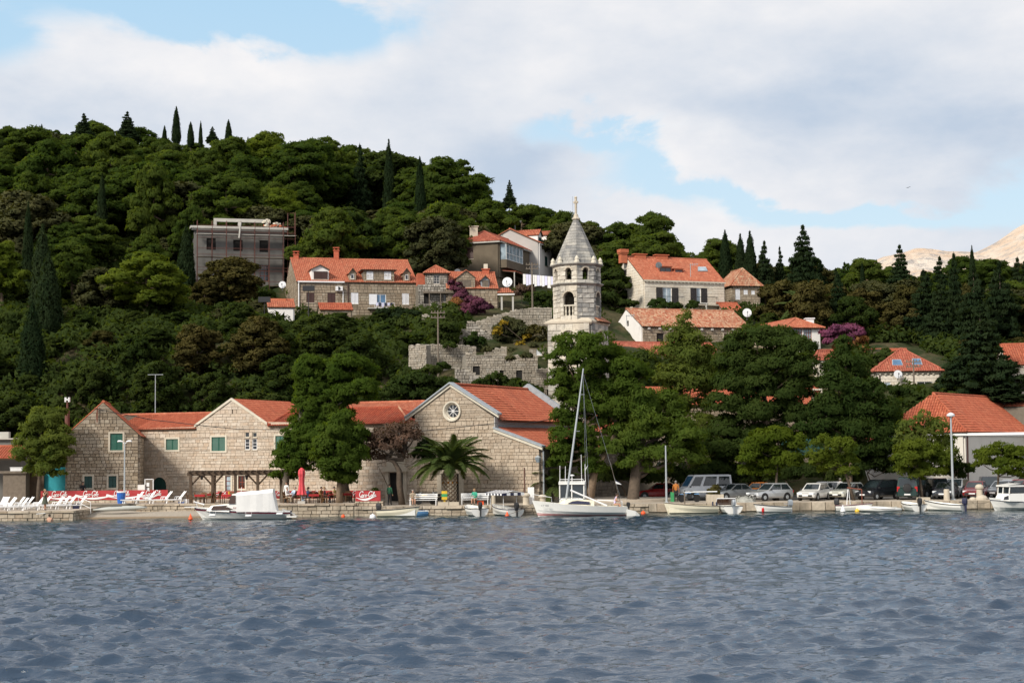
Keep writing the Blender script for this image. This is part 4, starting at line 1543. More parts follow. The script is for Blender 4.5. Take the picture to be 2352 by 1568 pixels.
for i,p_ in enumerate(bases[:2]):
 nic=dict(r=(Wt/2-.95,zc-3.4,Wt/2+.95,zc-.75),arch=1.0)
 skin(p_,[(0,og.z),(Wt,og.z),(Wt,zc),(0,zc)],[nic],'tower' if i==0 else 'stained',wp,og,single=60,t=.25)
 b=MB()
 pbox(b,p_,(nic['r'][0],nic['r'][1],nic['r'][2],nic['r'][3]),.02,.1)
 bf=b.build('niche_panel','trim_cream',wp,shift=og)
 b=MB()
 cu,cz2=Wt/2,zc-1.35
 pbox(b,p_,(cu-.06,cz2-.25,cu+.06,cz2+.25),.105,.11)
 pbox(b,p_,(cu-.25,cz2-.06,cu-.06,cz2+.06),.105,.11)
 pbox(b,p_,(cu+.06,cz2-.06,cu+.25,cz2+.06),.105,.11)
 for s in(-.45,.45):
  pbox(b,p_,(cu+s-.25,cz2-1.5,cu+s+.25,cz2-.55),.105,.112)
 b.build('cross_carving','dark_void',wp,shift=og)
 b=MB()
 for k in range(11):
  t0,t1=math.pi*k/11,math.pi*(k+.96)/11
  q4=[(cu+r*math.cos(t_),zc-.75-.95+r*math.sin(t_))for r,t_ in((.95,t0),(1.2,t0),(1.2,t1),(.95,t1))]
  b.slab([p_.w(x,z,.23)for x,z in q4],p_.n*.08)
 b.build('niche_arch','trim_cream',wp,shift=og)
def ring_pts(n,r,z,ph):
 return[ctr+Vector((r*math.cos(ph+2*math.pi*k/n),r*math.sin(ph+2*math.pi*k/n),z))for k in range(n)]
ph8=math.atan2(-v.y,-v.x)+R(22.5)
ph4=math.atan2(-v.y,-v.x)+R(45)
b=MB()
for r0,z in((Wt*.707+.3,zc-.18),(Wt*.707+.62,zc),(Wt*.707+.62,zc+.12)):
 pass
b.loft([ring_pts(4,r0,z,ph4)for r0,z in((Wt*.707+.2,zc-.22),(Wt*.707+.45,zc-.02),(Wt*.707+.45,zc+.14),(Wt*.707-.4,zc+.5))])
b.build('base_cornice','trim_stone',root,shift=og)
dC=(ctr).y
yy=lambda py:zfor(ctr.x,ctr.y-2.0,P('I',0,py)[1])
zb1,z_m,zt1,z_sp,z_fin,z_top=yy(1505),yy(1085),yy(865),yy(865),yy(345),yy(95)
r8=Wt*.53
def stage(z0,z1,opw,oz0,oz1,names,sing=0):
 vs=[ctr+Vector((r8*math.cos(ph8+2*math.pi*k/8),r8*math.sin(ph8+2*math.pi*k/8),0))for k in range(8)]
 b=MB()
 b.loft([[Vector((p.x,p.y,z))*1 for p in[ctr+(q-ctr)*.82 for q in vs]]for z in(z0,oz0-.1)])
 wpp=b.build(names,'mortar_church',root,shift=og)
 b2=MB()
 for k in range(8):
  A,B=vs[k],vs[(k+1)%8]
  d=(B-A)
  W8=d.length
  p_=Plane(A,math.atan2(d.y,d.x))
  o=dict(r=(W8/2-opw/2,oz0,W8/2+opw/2,oz1),arch=1.0)
  blank=opw>.8 and k%2==0
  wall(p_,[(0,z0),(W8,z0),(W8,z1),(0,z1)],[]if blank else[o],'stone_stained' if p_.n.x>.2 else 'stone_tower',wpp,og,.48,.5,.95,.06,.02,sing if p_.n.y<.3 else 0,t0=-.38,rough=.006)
  if blank:
   continue
  for j in range(9):
   t0,t1=math.pi*j/9,math.pi*(j+.95)/9
   rr_=opw/2
   q4=[(W8/2+r*math.cos(t_),oz1-rr_+r*math.sin(t_))for r,t_ in((rr_,t0),(rr_+.16,t0),(rr_+.16,t1),(rr_,t1))]
   b2.slab([p_.w(x,z,.06)for x,z in q4],p_.n*.07)
  if opw>.8:
   b3=MB()
   pbox(b3,p_,(o['r'][0],oz0+.93,o['r'][2],oz0+1.06),-.28,.02)
   for j in range(3):
    x=o['r'][0]+opw*(j+.5)/3
    b3.lathe([(.09,0),(.09,.08),(.05,.16),(.10,.35),(.05,.68),(.09,.84),(.09,.93)],8,p_.w(x,oz0,-.13))
   bb=b3.build('balustrade','trim_cream',root,shift=og)
 b2.build('arch_moulding','trim_stone',wpp,shift=og)
 return wpp
stage(zb1,z_m-.1,1.12,yy(1440),yy(1172),'bell_stage',30)
stage(z_m+.1,zt1-.1,.62,yy(1038),yy(905),'upper_stage',30)
for nm,z,rr0 in(('string_course',z_m,r8),('spire_cornice',zt1,r8)):
 b=MB()
 b.loft([ring_pts(8,r,zz,ph8)for r,zz in((rr0+.02,z-.2),(rr0+.16,z-.12),(rr0+.34,z+.02),(rr0+.34,z+.1),(rr0-.3,z+.16))])
 b.build(nm,'stone_spire',root,shift=og)
b=MB()
wsp=[]
ns=15
for k in range(ns):
 f0,f1=k/ns,(k+1)/ns
 ra,rb2=(r8-.05)*(1-f0)+.24*f0,(r8-.05)*(1-f1)+.24*f1
 za,zb_=z_sp+.1+(z_fin-z_sp)*f0,z_sp+.1+(z_fin-z_sp)*f1
 Pa,Pb=ring_pts(8,ra,za+.012,ph8),ring_pts(8,rb2+.025,zb_-.012,ph8)
 for j in range(8):
  a0,a1,b0,b1=Pa[j],Pa[(j+1)%8],Pb[j],Pb[(j+1)%8]
  nseg=max(1,int((a1-a0).length/.75))
  ofs=(k%2)*.5
  cuts=[0]+sorted(min(.97,max(.03,(i+ofs)/nseg))for i in range(1 if not ofs else 0,nseg))+[1]
  nn=(a0+a1-ctr*2)
  nn=Vector((nn.x,nn.y,0)).normalized()*.03
  for c0,c1 in zip(cuts[:-1],cuts[1:]):
   if c1-c0<.05:
    continue
   q4=[a0.lerp(a1,c0+.008),a0.lerp(a1,c1-.008),b0.lerp(b1,c1-.008),b0.lerp(b1,c0+.008)]
   b.slab(q4,-nn*6)
sp_=b.build('spire','stone_spire',root,shift=og)
b=MB()
zz=z_fin
b.loft([ring_pts(8,r,z,ph8)for r,z in((.30,zz),(.42,zz+.1),(.42,zz+.2),(.26,zz+.3),(.22,zz+.55),(.13,zz+.65),(.11,zz+1.7),(.2,zz+1.75),(.12,zz+1.85))])
b.box(ctr+Z1*(z_top-.45),(.2,.2,1.0),0,aT)
b.box(ctr+Z1*(z_top-.42),(.46,.2,.2),0,aT)
b.lathe([(.14,0),(.16,.1),(.05,.2)],8,ctr+Z1*(z_top))
b.build('finial_cross','trim_stone',root,shift=og)
b=MB()
b.tube([ctr+Vector((-.3,0,zz+.6)),ctr+Vector((-.32,0,z_top+.2))],.02)
b.build('lightning_rod','steel',root,shift=og)
for k in range(8):
 c_=ring_pts(8,r8+.02,zt1+.1,ph8)[k]
 b=MB()
 b.lathe([(.26,0),(.28,.12),(.2,.25),(.22,.42),(.14,.58),(.04,.72)],8,c_)
 b.build('corner_finial','trim_cream',root,shift=og)
b=MB()
cA=O+u*Wt+v*Wt/2
roof_plane(wp,og,O+u*(Wt+.5)+v*1.0+Z1*(zc+.15),O+u*(Wt+.5)+v*Wt+Z1*(zc+.15),ctr+u*1.5+v*2+Z1*(zc+1.0),ctr+u*1.5-v*.3+Z1*(zc+1.0),'tile_old')
mk('gate_house','dark stone house wall with a slit window, behind the yacht',('D',505,560),153,-8,('D',750),6,('D',600,430),12.5,'gx',[('D',600,955,634,1050,dict(k='void',sur='trim_stone'))],sty='dark',tile='tile_red',t=.2)
b=MB()
q=gp(P('D',752,0)[0],154,0)
b.box((q.x+3.2,157,3.2),(7,1,5.5))
tag(b.build('archway_wall','stone_dark'),'dark wall behind the thick pine trunk, right of the stone house','wall')
r_=mk('plaster_hall','pale plastered hall with a large red hipped roof, by the right lamp post',('F',1340,562),147,55,('Z',2680),('F',560),('F',990,197),6.5,'hip',sty='plaster_hall',tile='tile_red',tsingle=150,core='plaster_hall',hip=.75,fops=[('F',1905,770,1975,905,dict(k='glass',f='white_paint',g='glass_pale'))])
root,fp,lp,rp,rf,og=r_
b=MB()
for p_,ln in((fp,20),(lp,9.5)):
 pass
b.box(fp.w(0,0,0)+Vector((0,0,3)),(.01,.01,.01))
b=MB()
zE=at(P('F',1340,562),147).z
b.tube([fp.w(.0,zE-.2,.35),fp.w(0,ZQ+.2,.3)],.08)
b.build('downpipe','shutter_brown',root,shift=og)
b=MB()
pbox(b,fp,(-.2,zE-.42,22,zE-.2),.16,.32)
pbox(b,lp,(.0,zE-.42,14,zE-.2),.16,.32)
b.build('eave_fascia','white_paint',root,shift=og)
SB,SW,SK='shutter_brown','shutter_white','shutter_black'
aH=13
r_=mk('terraced_house','brown stone house with a red tiled roof and brown dormer shutter',('G',1540,908),200,aH,('H',312),('G',1412),('G',1475,660),5.5,'gx',[('G',1640,1040,1727,1150,dict(k='shut',c=SB)),('G',1876,1040,1962,1165,dict(k='shut',c=SB,door=1))],sty='hill',tile='tile_orange',ov=.15,gov=.0,skin_r=False)
root,fp,lp,rp,rf,og=r_
dormer(root,rf,og,fp,fp.rect('G',1697,775,1893,893),3,.55,win=OP(fp,'G',1725,797,1880,886,k='shut',c=SB,f='white_paint'))
b=MB()
u0,zz=fp.uz(P('G',1552,912))
b.tube([fp.w(u0,zz,.25),fp.w(u0,zz-4.5,.25)],.07)
pbox(b,fp,(0,zz-.12,fp.uz(P('H',270,757))[0],zz+.04),.28,.42)
u1,z1_=fp.uz(P('G',2048,1020))
b.tube([fp.w(u1,z1_,.25),fp.w(u1,z1_-2.5,.25)],.06)
b.build('white_pipe','white_paint',root,shift=og)
b=MB()
r=fp.rect('G',1962,970,2040,1020)
pbox(b,fp,r,.25,.6)
ac=b.build('air_conditioner','white_paint',root,shift=og)
b=MB()
b.lathe([(.24,0),(.24,.03)],12,fp.w((r[0]+r[2])/2-.1,(r[1]+r[3])/2,.605),axis='Y')
b.build('fan_grille','black_plastic',ac,shift=og)
uR=fp.uz(P('G',2100,700))
dmid=(lp.O-fp.O).length/2
for px_,c_ in((1985,'G'),(1530,'G')):
 y0=660
 vv=-lp.u
 base=Vector((0,0,0))
 L_=reach(fp.O+vv*dmid,fp.u,P(c_,px_,0)[0])
 q=fp.O+vv*dmid+fp.u*L_
 q.z=zfor(q.x,q.y,P(c_,0,y0)[1])
 chimney(root,og,q,.62,.62,1.1 if px_>1600 else .6,'brick_red')
O2=fp.O+fp.u*reach(fp.O,fp.u,P('H',312,0)[0])
hgt0=at(P('G',1540,908),200).z
q2=O2.copy()
q2.z=hgt0
pxy=proj(q2)
r_=mk('terraced_house','brown stone house with white shutters and laundry hung on its railing',('Z',pxy[0],pxy[1]),O2.y,aH,('H',1085),(lp.O-fp.O).length,('H',312,523),5.5,'gx',[('H',345,890,428,1015,dict(k='shut',c=SW)),('H',548,905,738,1025,dict(k='glass',n=(3,1),g='glass_blue',door=1)),('H',917,897,995,1022,dict(k='shut',c=SW))],sty='hill',tile='tile_orange',ov=.15,gov=.0,skin_l=False)
root,fp,lp,rp,rf,og=r_
q=OP(fp,'H',548,905,636,1020,k='shut',c=SW)
b=MB()
pbox(b,fp,q['r'],.1,.15)
b.build('shutter',SW,root,shift=og)
r=fp.rect('H',487,645,830,770)
dormer(root,rf,og,fp,(r[0],r[1],r[2],r[3]),3.2,.02,mat='mortar_dark',sty='hill',flat=True,out=.0)
zt_=r[3]
um=(r[0]+r[2])/2
for A,B,C,D in((fp.w(r[0]-.3,zt_,.4),fp.w(r[2]+.3,zt_,.4),fp.w(r[2]-1.8,zt_+1.15,-2),fp.w(r[0]+1.9,zt_+1.15,-2)),(fp.w(r[0]-.3,zt_,-3.4),fp.w(r[0]-.3,zt_,.4),fp.w(r[0]+1.9,zt_+1.15,-2),fp.w(r[0]+1.9,zt_+1.15,-2)),(fp.w(r[2]+.3,zt_,.4),fp.w(r[2]+.3,zt_,-3.4),fp.w(r[2]-1.8,zt_+1.15,-2),fp.w(r[2]-1.8,zt_+1.15,-2))):
 up=Z1*.1
 roof_plane(rf,og,A+up,B+up,C+up,D+up,'tile_orange',thick=.08)
for x0,x1 in((520,595),(718,795)):
 window(root,og,Plane(fp.O+fp.n*.0,fp.a),OP(fp,'H',x0,652,x1,742,k='shut',c=SW),t=.1)
for x0,x1,wn in((330,405,(345,680,383,732)),(935,1010,(955,685,990,742))):
 dormer(root,rf,og,fp,fp.rect('H',x0,665,x1,752),2.5,.55,mat='stone_hill',win=OP(fp,'H',*wn,k='glass',n=(1,1)),out=-.2)
b=MB()
u0,zz=fp.uz(P('H',310,765))
b.tube([fp.w(u0,zz,.25),fp.w(u0,zz-4.5,.25)],.06)
b.build('downpipe',SB,root,shift=og)
rr_=fp.rect('H',600,1010,820,1062)
rail=MB()
n=12
for i in range(n+1):
 x=rr_[0]+(rr_[2]-rr_[0])*i/n
 rail.tube([fp.w(x,rr_[1],1.0),fp.w(x,rr_[3],1.0)],.02,4)
for z in(rr_[1],rr_[3]):
 rail.tube([fp.w(rr_[0],z,1.0),fp.w(rr_[2],z,1.0)],.03,4)
rail.build('balcony_railing','white_paint',root,shift=og)
b=MB()
pbox(b,fp,(rr_[0]-.8,rr_[1]-.15,rr_[2]+.3,rr_[1]-.02),.1,1.1)
b.build('balcony_slab','concrete_pale',root,shift=og)
for i in range(6):
 x=rr_[0]+.15+i*(rr_[2]-rr_[0]-.3)/6
 b=MB()
 pbox(b,fp,(x,rr_[1]+rnd.uniform(0,.25),x+.26,rr_[3]+.02),1.04,1.08)
 tag(b.build('laundry','navy' if i%2 else 'laundry'),['first','second','third','fourth','fifth','sixth'][i]+' piece of washing from the left on the balcony railing','laundry','washing on the balcony railing')
r_=mk('rubble_house','narrow grey rubble stone house with a small hipped roof, between the brown stone houses',('H',1195,662),200,8,('H',1420),5,('H',1265,590),6.6,'hip',[('H',1272,695,1338,792,dict(k='glass',n=(2,3),f='plaster_grey'))],sty='rubble',tile='tile_orange',ov=.25)
root,fp,lp,rp,rf,og=r_
b=MB()
r=fp.rect('H',1095,800,1495,1140)
pbox(b,fp,r,-4,.3)
lw=b.build('lower_wall','mortar_dark',root,shift=og)
pf2=Plane(fp.O+fp.n*.3,fp.a)
ops=[OP(pf2,'H',1165,900,1220,1010,k='void',sur='trim_stone'),OP(pf2,'H',1385,915,1455,990,k='glass',n=(2,3),f='plaster_grey')]
wall(pf2,[(r[0],r[1]),(r[2],r[1]),(r[2],r[3]),(r[0],r[3])],ops,'stone_rubble',lw,og,.27,.2,.5,.16,.06)
for o in ops:
 window(root,og,pf2,o)
b=MB()
pbox(b,fp,fp.rect('H',1150,884,1505,905),.3,1.3)
b.build('balcony_slab','wood_grey',root,shift=og)
b=MB()
for x in(1215,1340,1505):
 q0,q1=fp.uz(P('H',x,880)),fp.uz(P('H',x,1140 if x<1400 else 960))
 b.tube([fp.w(q0[0],q0[1],1.2),fp.w(q1[0],q1[1],1.2)],.06)
b.build('balcony_post','wood_grey',root,shift=og)
b=MB()
pbox(b,fp,fp.rect('H',1095,665,1195,800),-2.5,-.6)
b.build('side_wall','brick_red',root,shift=og)
r_=mk('dormer_house','brown stone house with brown dormers, behind the pink bougainvillea',('H',1428,835),199.5,8,('H',1985),6.5,('H',1428,668),6.0,'gx',[('H',1775,955,1852,1012,dict(k='shut',c='wood_grey')),('H',1590,1150,1668,1300,dict(k='shut',c='wood_red',door=1)),('H',1720,1155,1805,1300,dict(k='shut',c='brick_red',door=1))],sty='hill',tile='tile_orange',ov=.12,gov=0,)
root,fp,lp,rp,rf,og=r_
dormer(root,rf,og,fp,fp.rect('H',1535,720,1735,840),3,.85,mat='mortar_dark',sty='hill',win=OP(fp,'H',1545,748,1690,828,k='shut',c='wood_grey',f='white_paint'),out=.02)
dormer(root,rf,og,fp,fp.rect('H',1805,745,1898,835),3,.5,mat='lead',win=OP(fp,'H',1818,748,1888,822,k='shut',c='wood_grey'),out=-.1)
vv=-lp.u
q=fp.O+vv*3.2+fp.u*reach(fp.O+vv*3.2,fp.u,P('H',1880,0)[0])
q.z=zfor(q.x,q.y,P('H',0,740)[1])
chimney(root,og,q,.85,.7,1.3,'brick_red',style='plain')
b=MB()
b.box(q+Z1*1.6,(.5,.5,.6))
b.build('chimney_pot','trim_cream',root,shift=og)
r_=mk('garden_hut','low hut with a red tiled roof peeping out of the bushes under the grey building',('G',1230,1195),193,12,('G',1490),4,('G',1230,1122),2.2,'gx',sty='plaster_white',tile='tile_orange',ov=.15)
root,fp,lp,rp,rf,og=r_
b=MB()
b.box(fp.w(1.2,at(P('G',1270,1120),194).z+.0,-2),(1.7,.6,.5))
b.build('chimney','terracotta',root,shift=og)
r_=mk('lean_to','low red tiled lean-to in front of the brown stone house, behind the bushes',('H',20,1075),195,12,('H',345),3,('H',20,1018),2,'gx',sty='hill',tile='tile_red',ov=.15)
r_=mk('stucco_house','dark brown stucco house with a hipped roof and a glazed balcony',('I',32,628),224,-20,('I',502),('I',955,0),('I',350,503),5.0,'hip',[('I',135,692,228,812,dict(k='shut',c=SB))],(),[('I',700,716,750,838,dict(k='shut',c=SB)),('I',836,742,884,850,dict(k='shut',c=SB))],sty='plaster_brown',tile='tile_rose',ov=.35,core='plaster_brown',hip=.9)
root,fp,lp,rp,rf,og=r_
W_=(rp.O-fp.O).length
b=MB()
zE=at(P('I',32,628),224).z
pbox(b,fp,(-.4,zE-.3,W_+.4,zE-.1),.16,.5)
D_=9
pbox(b,rp,(-.4,zE-.3,reach(rp.O,rp.u,P('I',955,0)[0])+.4,zE-.1),.16,.5)
b.build('eave_board','concrete_pale',root,shift=og)
b=MB()
r=rp.rect('I',540,680,700,850)
pbox(b,rp,(r[0]-1.0,r[1]-1.1,r[2],r[1]),.16,1.1)
pbox(b,rp,(r[0]-1.0,r[3],r[2],r[3]+.12),.16,1.2,0)
bal=b.build('glazed_balcony','plaster_brown',root,shift=og)
b=MB()
pbox(b,rp,(r[0]-.95,r[1],r[2]-.05,r[3]),.2,1.0)
b.build('pane','glass_pale',bal,shift=og)
b=MB()
for i in range(6):
 x=r[0]-.97+i*(r[2]-r[0]+.92)/5
 pbox(b,rp,(x,r[1],x+.06,r[3]),1.0,1.05)
for z in(r[1]+.02,(r[1]+r[3])/2-.2,r[3]-.1):
 pbox(b,rp,(r[0]-.95,z,r[2],z+.07),1.0,1.045)
pf3=Plane(rp.w(r[0]-.97,0,0),fp.a)
b.build('balcony_frame','white_paint',bal,shift=og)
b=MB()
q0=fp.uz(P('I',175,905))
q1=fp.uz(P('I',670,905))
pbox(b,fp,(q0[0],og.z-4.5,W_-.3,og.z),-7,-.4)
lw=b.build('basement','mortar_dark',root,shift=og)
wall(Plane(fp.O-fp.n*.4,fp.a),[(q0[0],og.z-4),(W_-.3,og.z-4),(W_-.3,og.z),(q0[0],og.z)],[],'stone_hill',lw,og,.34,.4,.8,.16,.04)
wall(Plane(rp.O-rp.n*.3,rp.a),[(0.3,og.z-4),(7,og.z-4),(7,og.z),(.3,og.z)],[],'stone_hill',lw,og,.34,.4,.8,.16,.04)
u_,v_=fp.u,-lp.u
q=fp.O+u_*reach(fp.O+v_*1.6,u_,P('I',255,0)[0])+v_*1.6
q.z=zfor(q.x,q.y,P('I',0,600)[1])
chimney(root,og,q,1.1,.9,1.9,'trim_stone',style='plain')
b=MB()
r=rp.rect('I',690,945,1110,1000)
A_,B_=rp.w(.5,at(P('I',690,935),222).z,.3),rp.w(10.5,at(P('I',1110,990),226).z,.3)
roof_plane(rf,og,A_+rp.n*2-Z1*.25,B_+rp.n*2-Z1*.25,B_,A_,'tile_rose',thick=.08)
b.tube([A_+rp.n*1.8-Z1*.3,A_+rp.n*1.8-Z1*3.5],.08)
b.tube([B_+rp.n*1.8-Z1*.3,B_+rp.n*1.8-Z1*3.5],.08)
b.build('porch_post','concrete_pale',root,shift=og)
r_=mk('white_house','whitish house with a row of small dormers, behind the brown stucco house',('I',330,655),236,-20,('I',952),13,('I',655,480),8,'gy',(),(),[('I',1013,782,1046,892,dict(k='shut',c=GB,sill=1))],sty='plaster_grey',side='plaster_white',tile='tile_orange',ov=.3,core='plaster_grey')
root,fp,lp,rp,rf,og=r_
for x0,y0,x1,y1,wx in((1000,545,1020,640,(985,570,1012,632)),(1100,560,1166,665,(1117,588,1150,662)),(1195,590,1240,670,(1202,610,1228,668))):
 dormer(root,rf,og,rp,rp.rect('I',x0-25,y0,x1,y1),3.5,.8,win=OP(rp,'I',*wx,k='shut',c=GB),out=-.4)
b=MB()
zE=og.z+8
pbox(b,rp,(-.1,zE-.35,13,zE-.12),.16,.4)
b.build('cornice','white_paint',root,shift=og)
r_=mk('cream_house','large cream house with black shutters and a red roof with skylight',('J',562,512),214,22,('J',1340),('J',252),('J',382,300),6.0,'gx',[('J',740,597,828,752,dict(k='open',c=SK,n=(2,1),door=1,g='glass_pale',sw=.95)),('J',1072,602,1114,762,dict(k='open',c=SK,n=(1,1),door=1,g='glass_pale',sw=.9))],[('J',317,430,388,484,dict(k='open',c=SK,n=(2,1),sw=.45)),('J',300,632,410,722,dict(k='void'))],sty='cream',tile='tile_orange',ov=.15,gov=.02,core='mortar_church',cornice='trim_cream')
root,fp,lp,rp,rf,og=r_
for x0,x1,y0,y1 in((765,890,378,478),(918,1003,402,480)):
 dormer(root,rf,og,fp,fp.rect('J',x0,y0,x1,y1),3,0,mat='terracotta',flat=True,win=OP(fp,'J',x0+6,y0+10,x1-8,y1-5,k='glass',n=(2,1),f='shutter_brown'),out=-1.6,tile='tile_orange')
dp=(lp.O-fp.O).length
zE=og.z+6.0
rise_=None
rt_=[c for c in rf.children if c.name.startswith('roof_deck')][0]
vs=[rf.matrix_world@Vector((0,0,0))]
def skylight(rf,og,fp,v_,zE,sl,c,x0,y0,x1,y1,glass='glass_blue',lift=.16):
 """pane lying on the front slope: intersect pixel rays with the roof plane"""
 n=(fp.n*sl+Z1).normalized()
 P0=fp.O+Z1*(zE+.1)
 q=[on_plane(P(c,*p),P0,n)+n*lift for p in((x0,y1),(x1+(x1-x0)*.25,y1),(x1,y0),(x0-(x1-x0)*.0,y0))]
 cen=(q[0]+q[1]+q[2]+q[3])/4
 b=MB()
 b.slab([cen+(p-cen)*1.18 for p in q],-n*.14)
 s=b.build('skylight','lead',rf,shift=og)
 b=MB()
 b.slab([p+n*.012 for p in q],-n*.02)
 b.build('pane',glass,s,shift=og)
q=fp.O+(-lp.u)*dp/2
sl6=(zfor(q.x,q.y,P('J',382,300)[1])-zE)/(dp/2)
skylight(rf,og,fp,-lp.u,zE,sl6,'J',1095,405,1160,440,'glass_pale')
for px_,w_,h_ in((390,.9,.5),(555,1.5,.5),(768,1.6,.5)):
 qq=fp.O+(-lp.u)*dp/2
 qq=qq+fp.u*reach(qq,fp.u,P('J',px_,0)[0])
 qq.z=zfor(q.x,q.y,P('J',382,300)[1])
 chimney(root,og,qq,w_,.8,h_,'terracotta',rz=fp.a,style='plain')
 if px_==390:
  b=MB()
  b.box(qq+Z1*.8,(1.2,1.1,.45),0,fp.a)
  b.build('chimney_cap','terracotta',root,shift=og)
def railing(root,og,pl,c,x0,y0,x1,y1,out=.9,mat='black_plastic',back=True):
 r=pl.rect(c,x0,y0,x1,y1)
 b=MB()
 n=max(4,int((r[2]-r[0])/.16))
 for i in range(n+1):
  x=r[0]+(r[2]-r[0])*i/n
  b.tube([pl.w(x,r[1],out),pl.w(x,r[3],out)],.012,4)
 pts=[pl.w(r[0],r[3],.1),pl.w(r[0],r[3],out),pl.w(r[2],r[3],out),pl.w(r[2],r[3],.1)]
 b.tube(pts,.03,4)
 b.build('balcony_railing',mat,root,shift=og)
 b=MB()
 pbox(b,pl,(r[0]-.1,r[1]-.14,r[2]+.1,r[1]),.1,out+.1)
 b.build('balcony_slab','trim_stone',root,shift=og)
railing(root,og,fp,'J',690,690,925,757)
railing(root,og,fp,'J',1015,695,1258,768)
b=MB()
for x,y0,y1 in((935,765,815),(1093,765,815)):
 q0,q1=fp.uz(P('J',x,y0)),fp.uz(P('J',x,y1))
 b.tube([fp.w(q0[0],q0[1],2.2),fp.w(q0[0],q1[1]-.6,2.2)],.12)
q0,q1=fp.uz(P('J',920,763)),fp.uz(P('J',1110,768))
b.tube([fp.w(q0[0],q0[1],2.2),fp.w(q1[0],q1[1],2.2)],.1)
pg=tag(b.build('arbour','concrete_pale'),'pale concrete arbour posts below the cream house balcony','arbour')
mk('old_house','old stone house with a weathered hipped roof, right of the cream house',('J',1428,575),228,12,('J',1690),('J',1262),('J',1308,412),4.5,'hip',[('J',1455,610,1500,715,dict(k='shut',c=SW)),('J',1535,620,1575,665,dict(k='shut',c=SW)),('J',1610,628,1645,665,dict(k='shut',c=SW))],sty='hill',tile='tile_old',ov=.3,hip=.6)
mk('red_shed','small shed with a dark red tiled roof beside the cream house',('J',1352,815),216,18,('J',1515),3.5,('J',1352,752),2.5,'gx',sty='hill',tile='tile_red')
r_=mk('white_gable_house','house with a bright white gable and an old mottled red roof',('J',545,968),199,19,('J',1595),('J',262),('J',412,812),5.0,'gx',[('J',682,1045,750,1135,dict(k='void',sur='trim_stone')),('J',1340,1050,1408,1135,dict(k='glass',f='wood_red',n=(2,2),sur='trim_stone'))],[('J',401,922,424,975,dict(k='void'))],sty='hill',side='plaster_white',tile='tile_old',ov=.25,gov=0,core='plaster_white')
root,fp,lp,rp,rf,og=r_
b=MB()
pbox(b,fp,(0,og.z+4.75,16,og.z+4.95),.16,.34)
for i in range(11):
 pbox(b,fp,(.6+i*1.4,og.z+4.5,.85+i*1.4,og.z+4.75),.16,.5)
b.build('cornice','plaster_grey',root,shift=og)
r=lp.rect('J',215,990,362,1080)
aw=MB()
prof=[(0,1.0),(.35,.95),(.75,.8),(1.0,.5),(1.05,0)]
rr0=[[lp.w(x,r[1]+(r[3]-r[1])*zz,.2+o_)for(o_,zz)in prof]for x in(r[0],r[2])]
aw.loft(rr0,cap=False,closed=False)
tag(aw.build('awning','awning_rose'),'rounded pink awning on the bright white gable','awning')
b=MB()
pbox(b,lp,(-2.8,og.z,0,og.z+5.2),-4,.16)
b.build('side_wall','plaster_white',root,shift=og)
mk('rose_roof_house','house hidden by pines with a rose tiled roof, below the white gable house',('J',330,1290),189,19,('J',1352),8,('J',330,1137),5,'gx',[('J',665,1455,720,1530,dict(k='glass',f='wood_red'))],sty='plaster_white',tile='tile_rose',ov=.25,gov=.05)
r_=mk('red_window_house','house with an orange hipped roof and red window frames, beside the right bougainvillea',('K',110,955),189,14,('K',386),('J',1500),('K',150,884),6.5,'hip',[('K',170,966,237,1066,dict(k='glass',f='wood_red',g='glass_pale',n=(3,3))),('K',250,968,318,1070,dict(k='glass',f='wood_red',g='glass_pale',n=(3,3)))],sty='plaster_white',side='hill',tile='tile_orange',ov=.35,core='plaster_white')
root,fp,lp,rp,rf,og=r_
q=fp.w(4.2,og.z+6.6,-3.0)
chimney(root,og,q,.9,.9,1.2,'white_paint',style='plain')
mk('cottage','small cottage with a rose hipped roof between the pines below the red windowed house',('K',365,1228),178,14,('K',545),('K',345),('K',470,1152),7,'hip',[('K',420,1245,455,1350,dict(k='void'))],sty='cream',tile='tile_rose',ov=.25,cornice='trim_cream')
r_=mk('skylight_house','stone house with two blue skylights in its red roof and a dish on the wall',('K',868,1322),172,-2,('K',1390),6.2,('K',1190,1140),6,'hip',[('K',888,1417,985,1495,dict(k='glass',n=(2,1),g='glass_pale')),('K',1205,1412,1335,1520,dict(k='glass',n=(2,1),door=1)),],sty='cream',tile='tile_rose',ov=.35,cornice='trim_cream')
root,fp,lp,rp,rf,og=r_
q=fp.O-fp.n*3.1
zE=og.z+6
sl=(zfor(q.x,q.y,P('K',1190,1140)[1])-zE)/3.1
skylight(rf,og,fp,-lp.u,zE,sl,'K',1003,1240,1066,1283)
skylight(rf,og,fp,-lp.u,zE,sl,'K',1170,1232,1230,1277)
b=MB()
b.tube([fp.w(.25,og.z+5.6,.25),fp.w(.25,og.z,.25)],.06)
b.build('downpipe',SB,root,shift=og)
mk('red_roof_house','house whose long red roof shows behind the skylight house',('K',868,1192),186,-2,('K',1145),6,('K',868,1150),6,'gx',sty='hill',tile='tile_red',ov=.2)
mk('cream_stone_house','cream stone house with a red roof at the right edge, behind the big conifer',('K',1985,1262),170,-6,('Z',2560),7,('K',1985,1108),6,'gx',[('K',1985,1375,2330,1490,dict(k='void'))],sty='cream',tile='tile_red',ov=.25,cornice='trim_cream')
mk('grey_gable_house','house with an orange roof and grey gable behind the red hipped hall roof',('F',1880,352),168,-35,('Z',2480),('F',1690),('F',1860,262),6,'gx',sty='plaster_grey',tile='tile_orange',ov=.2)
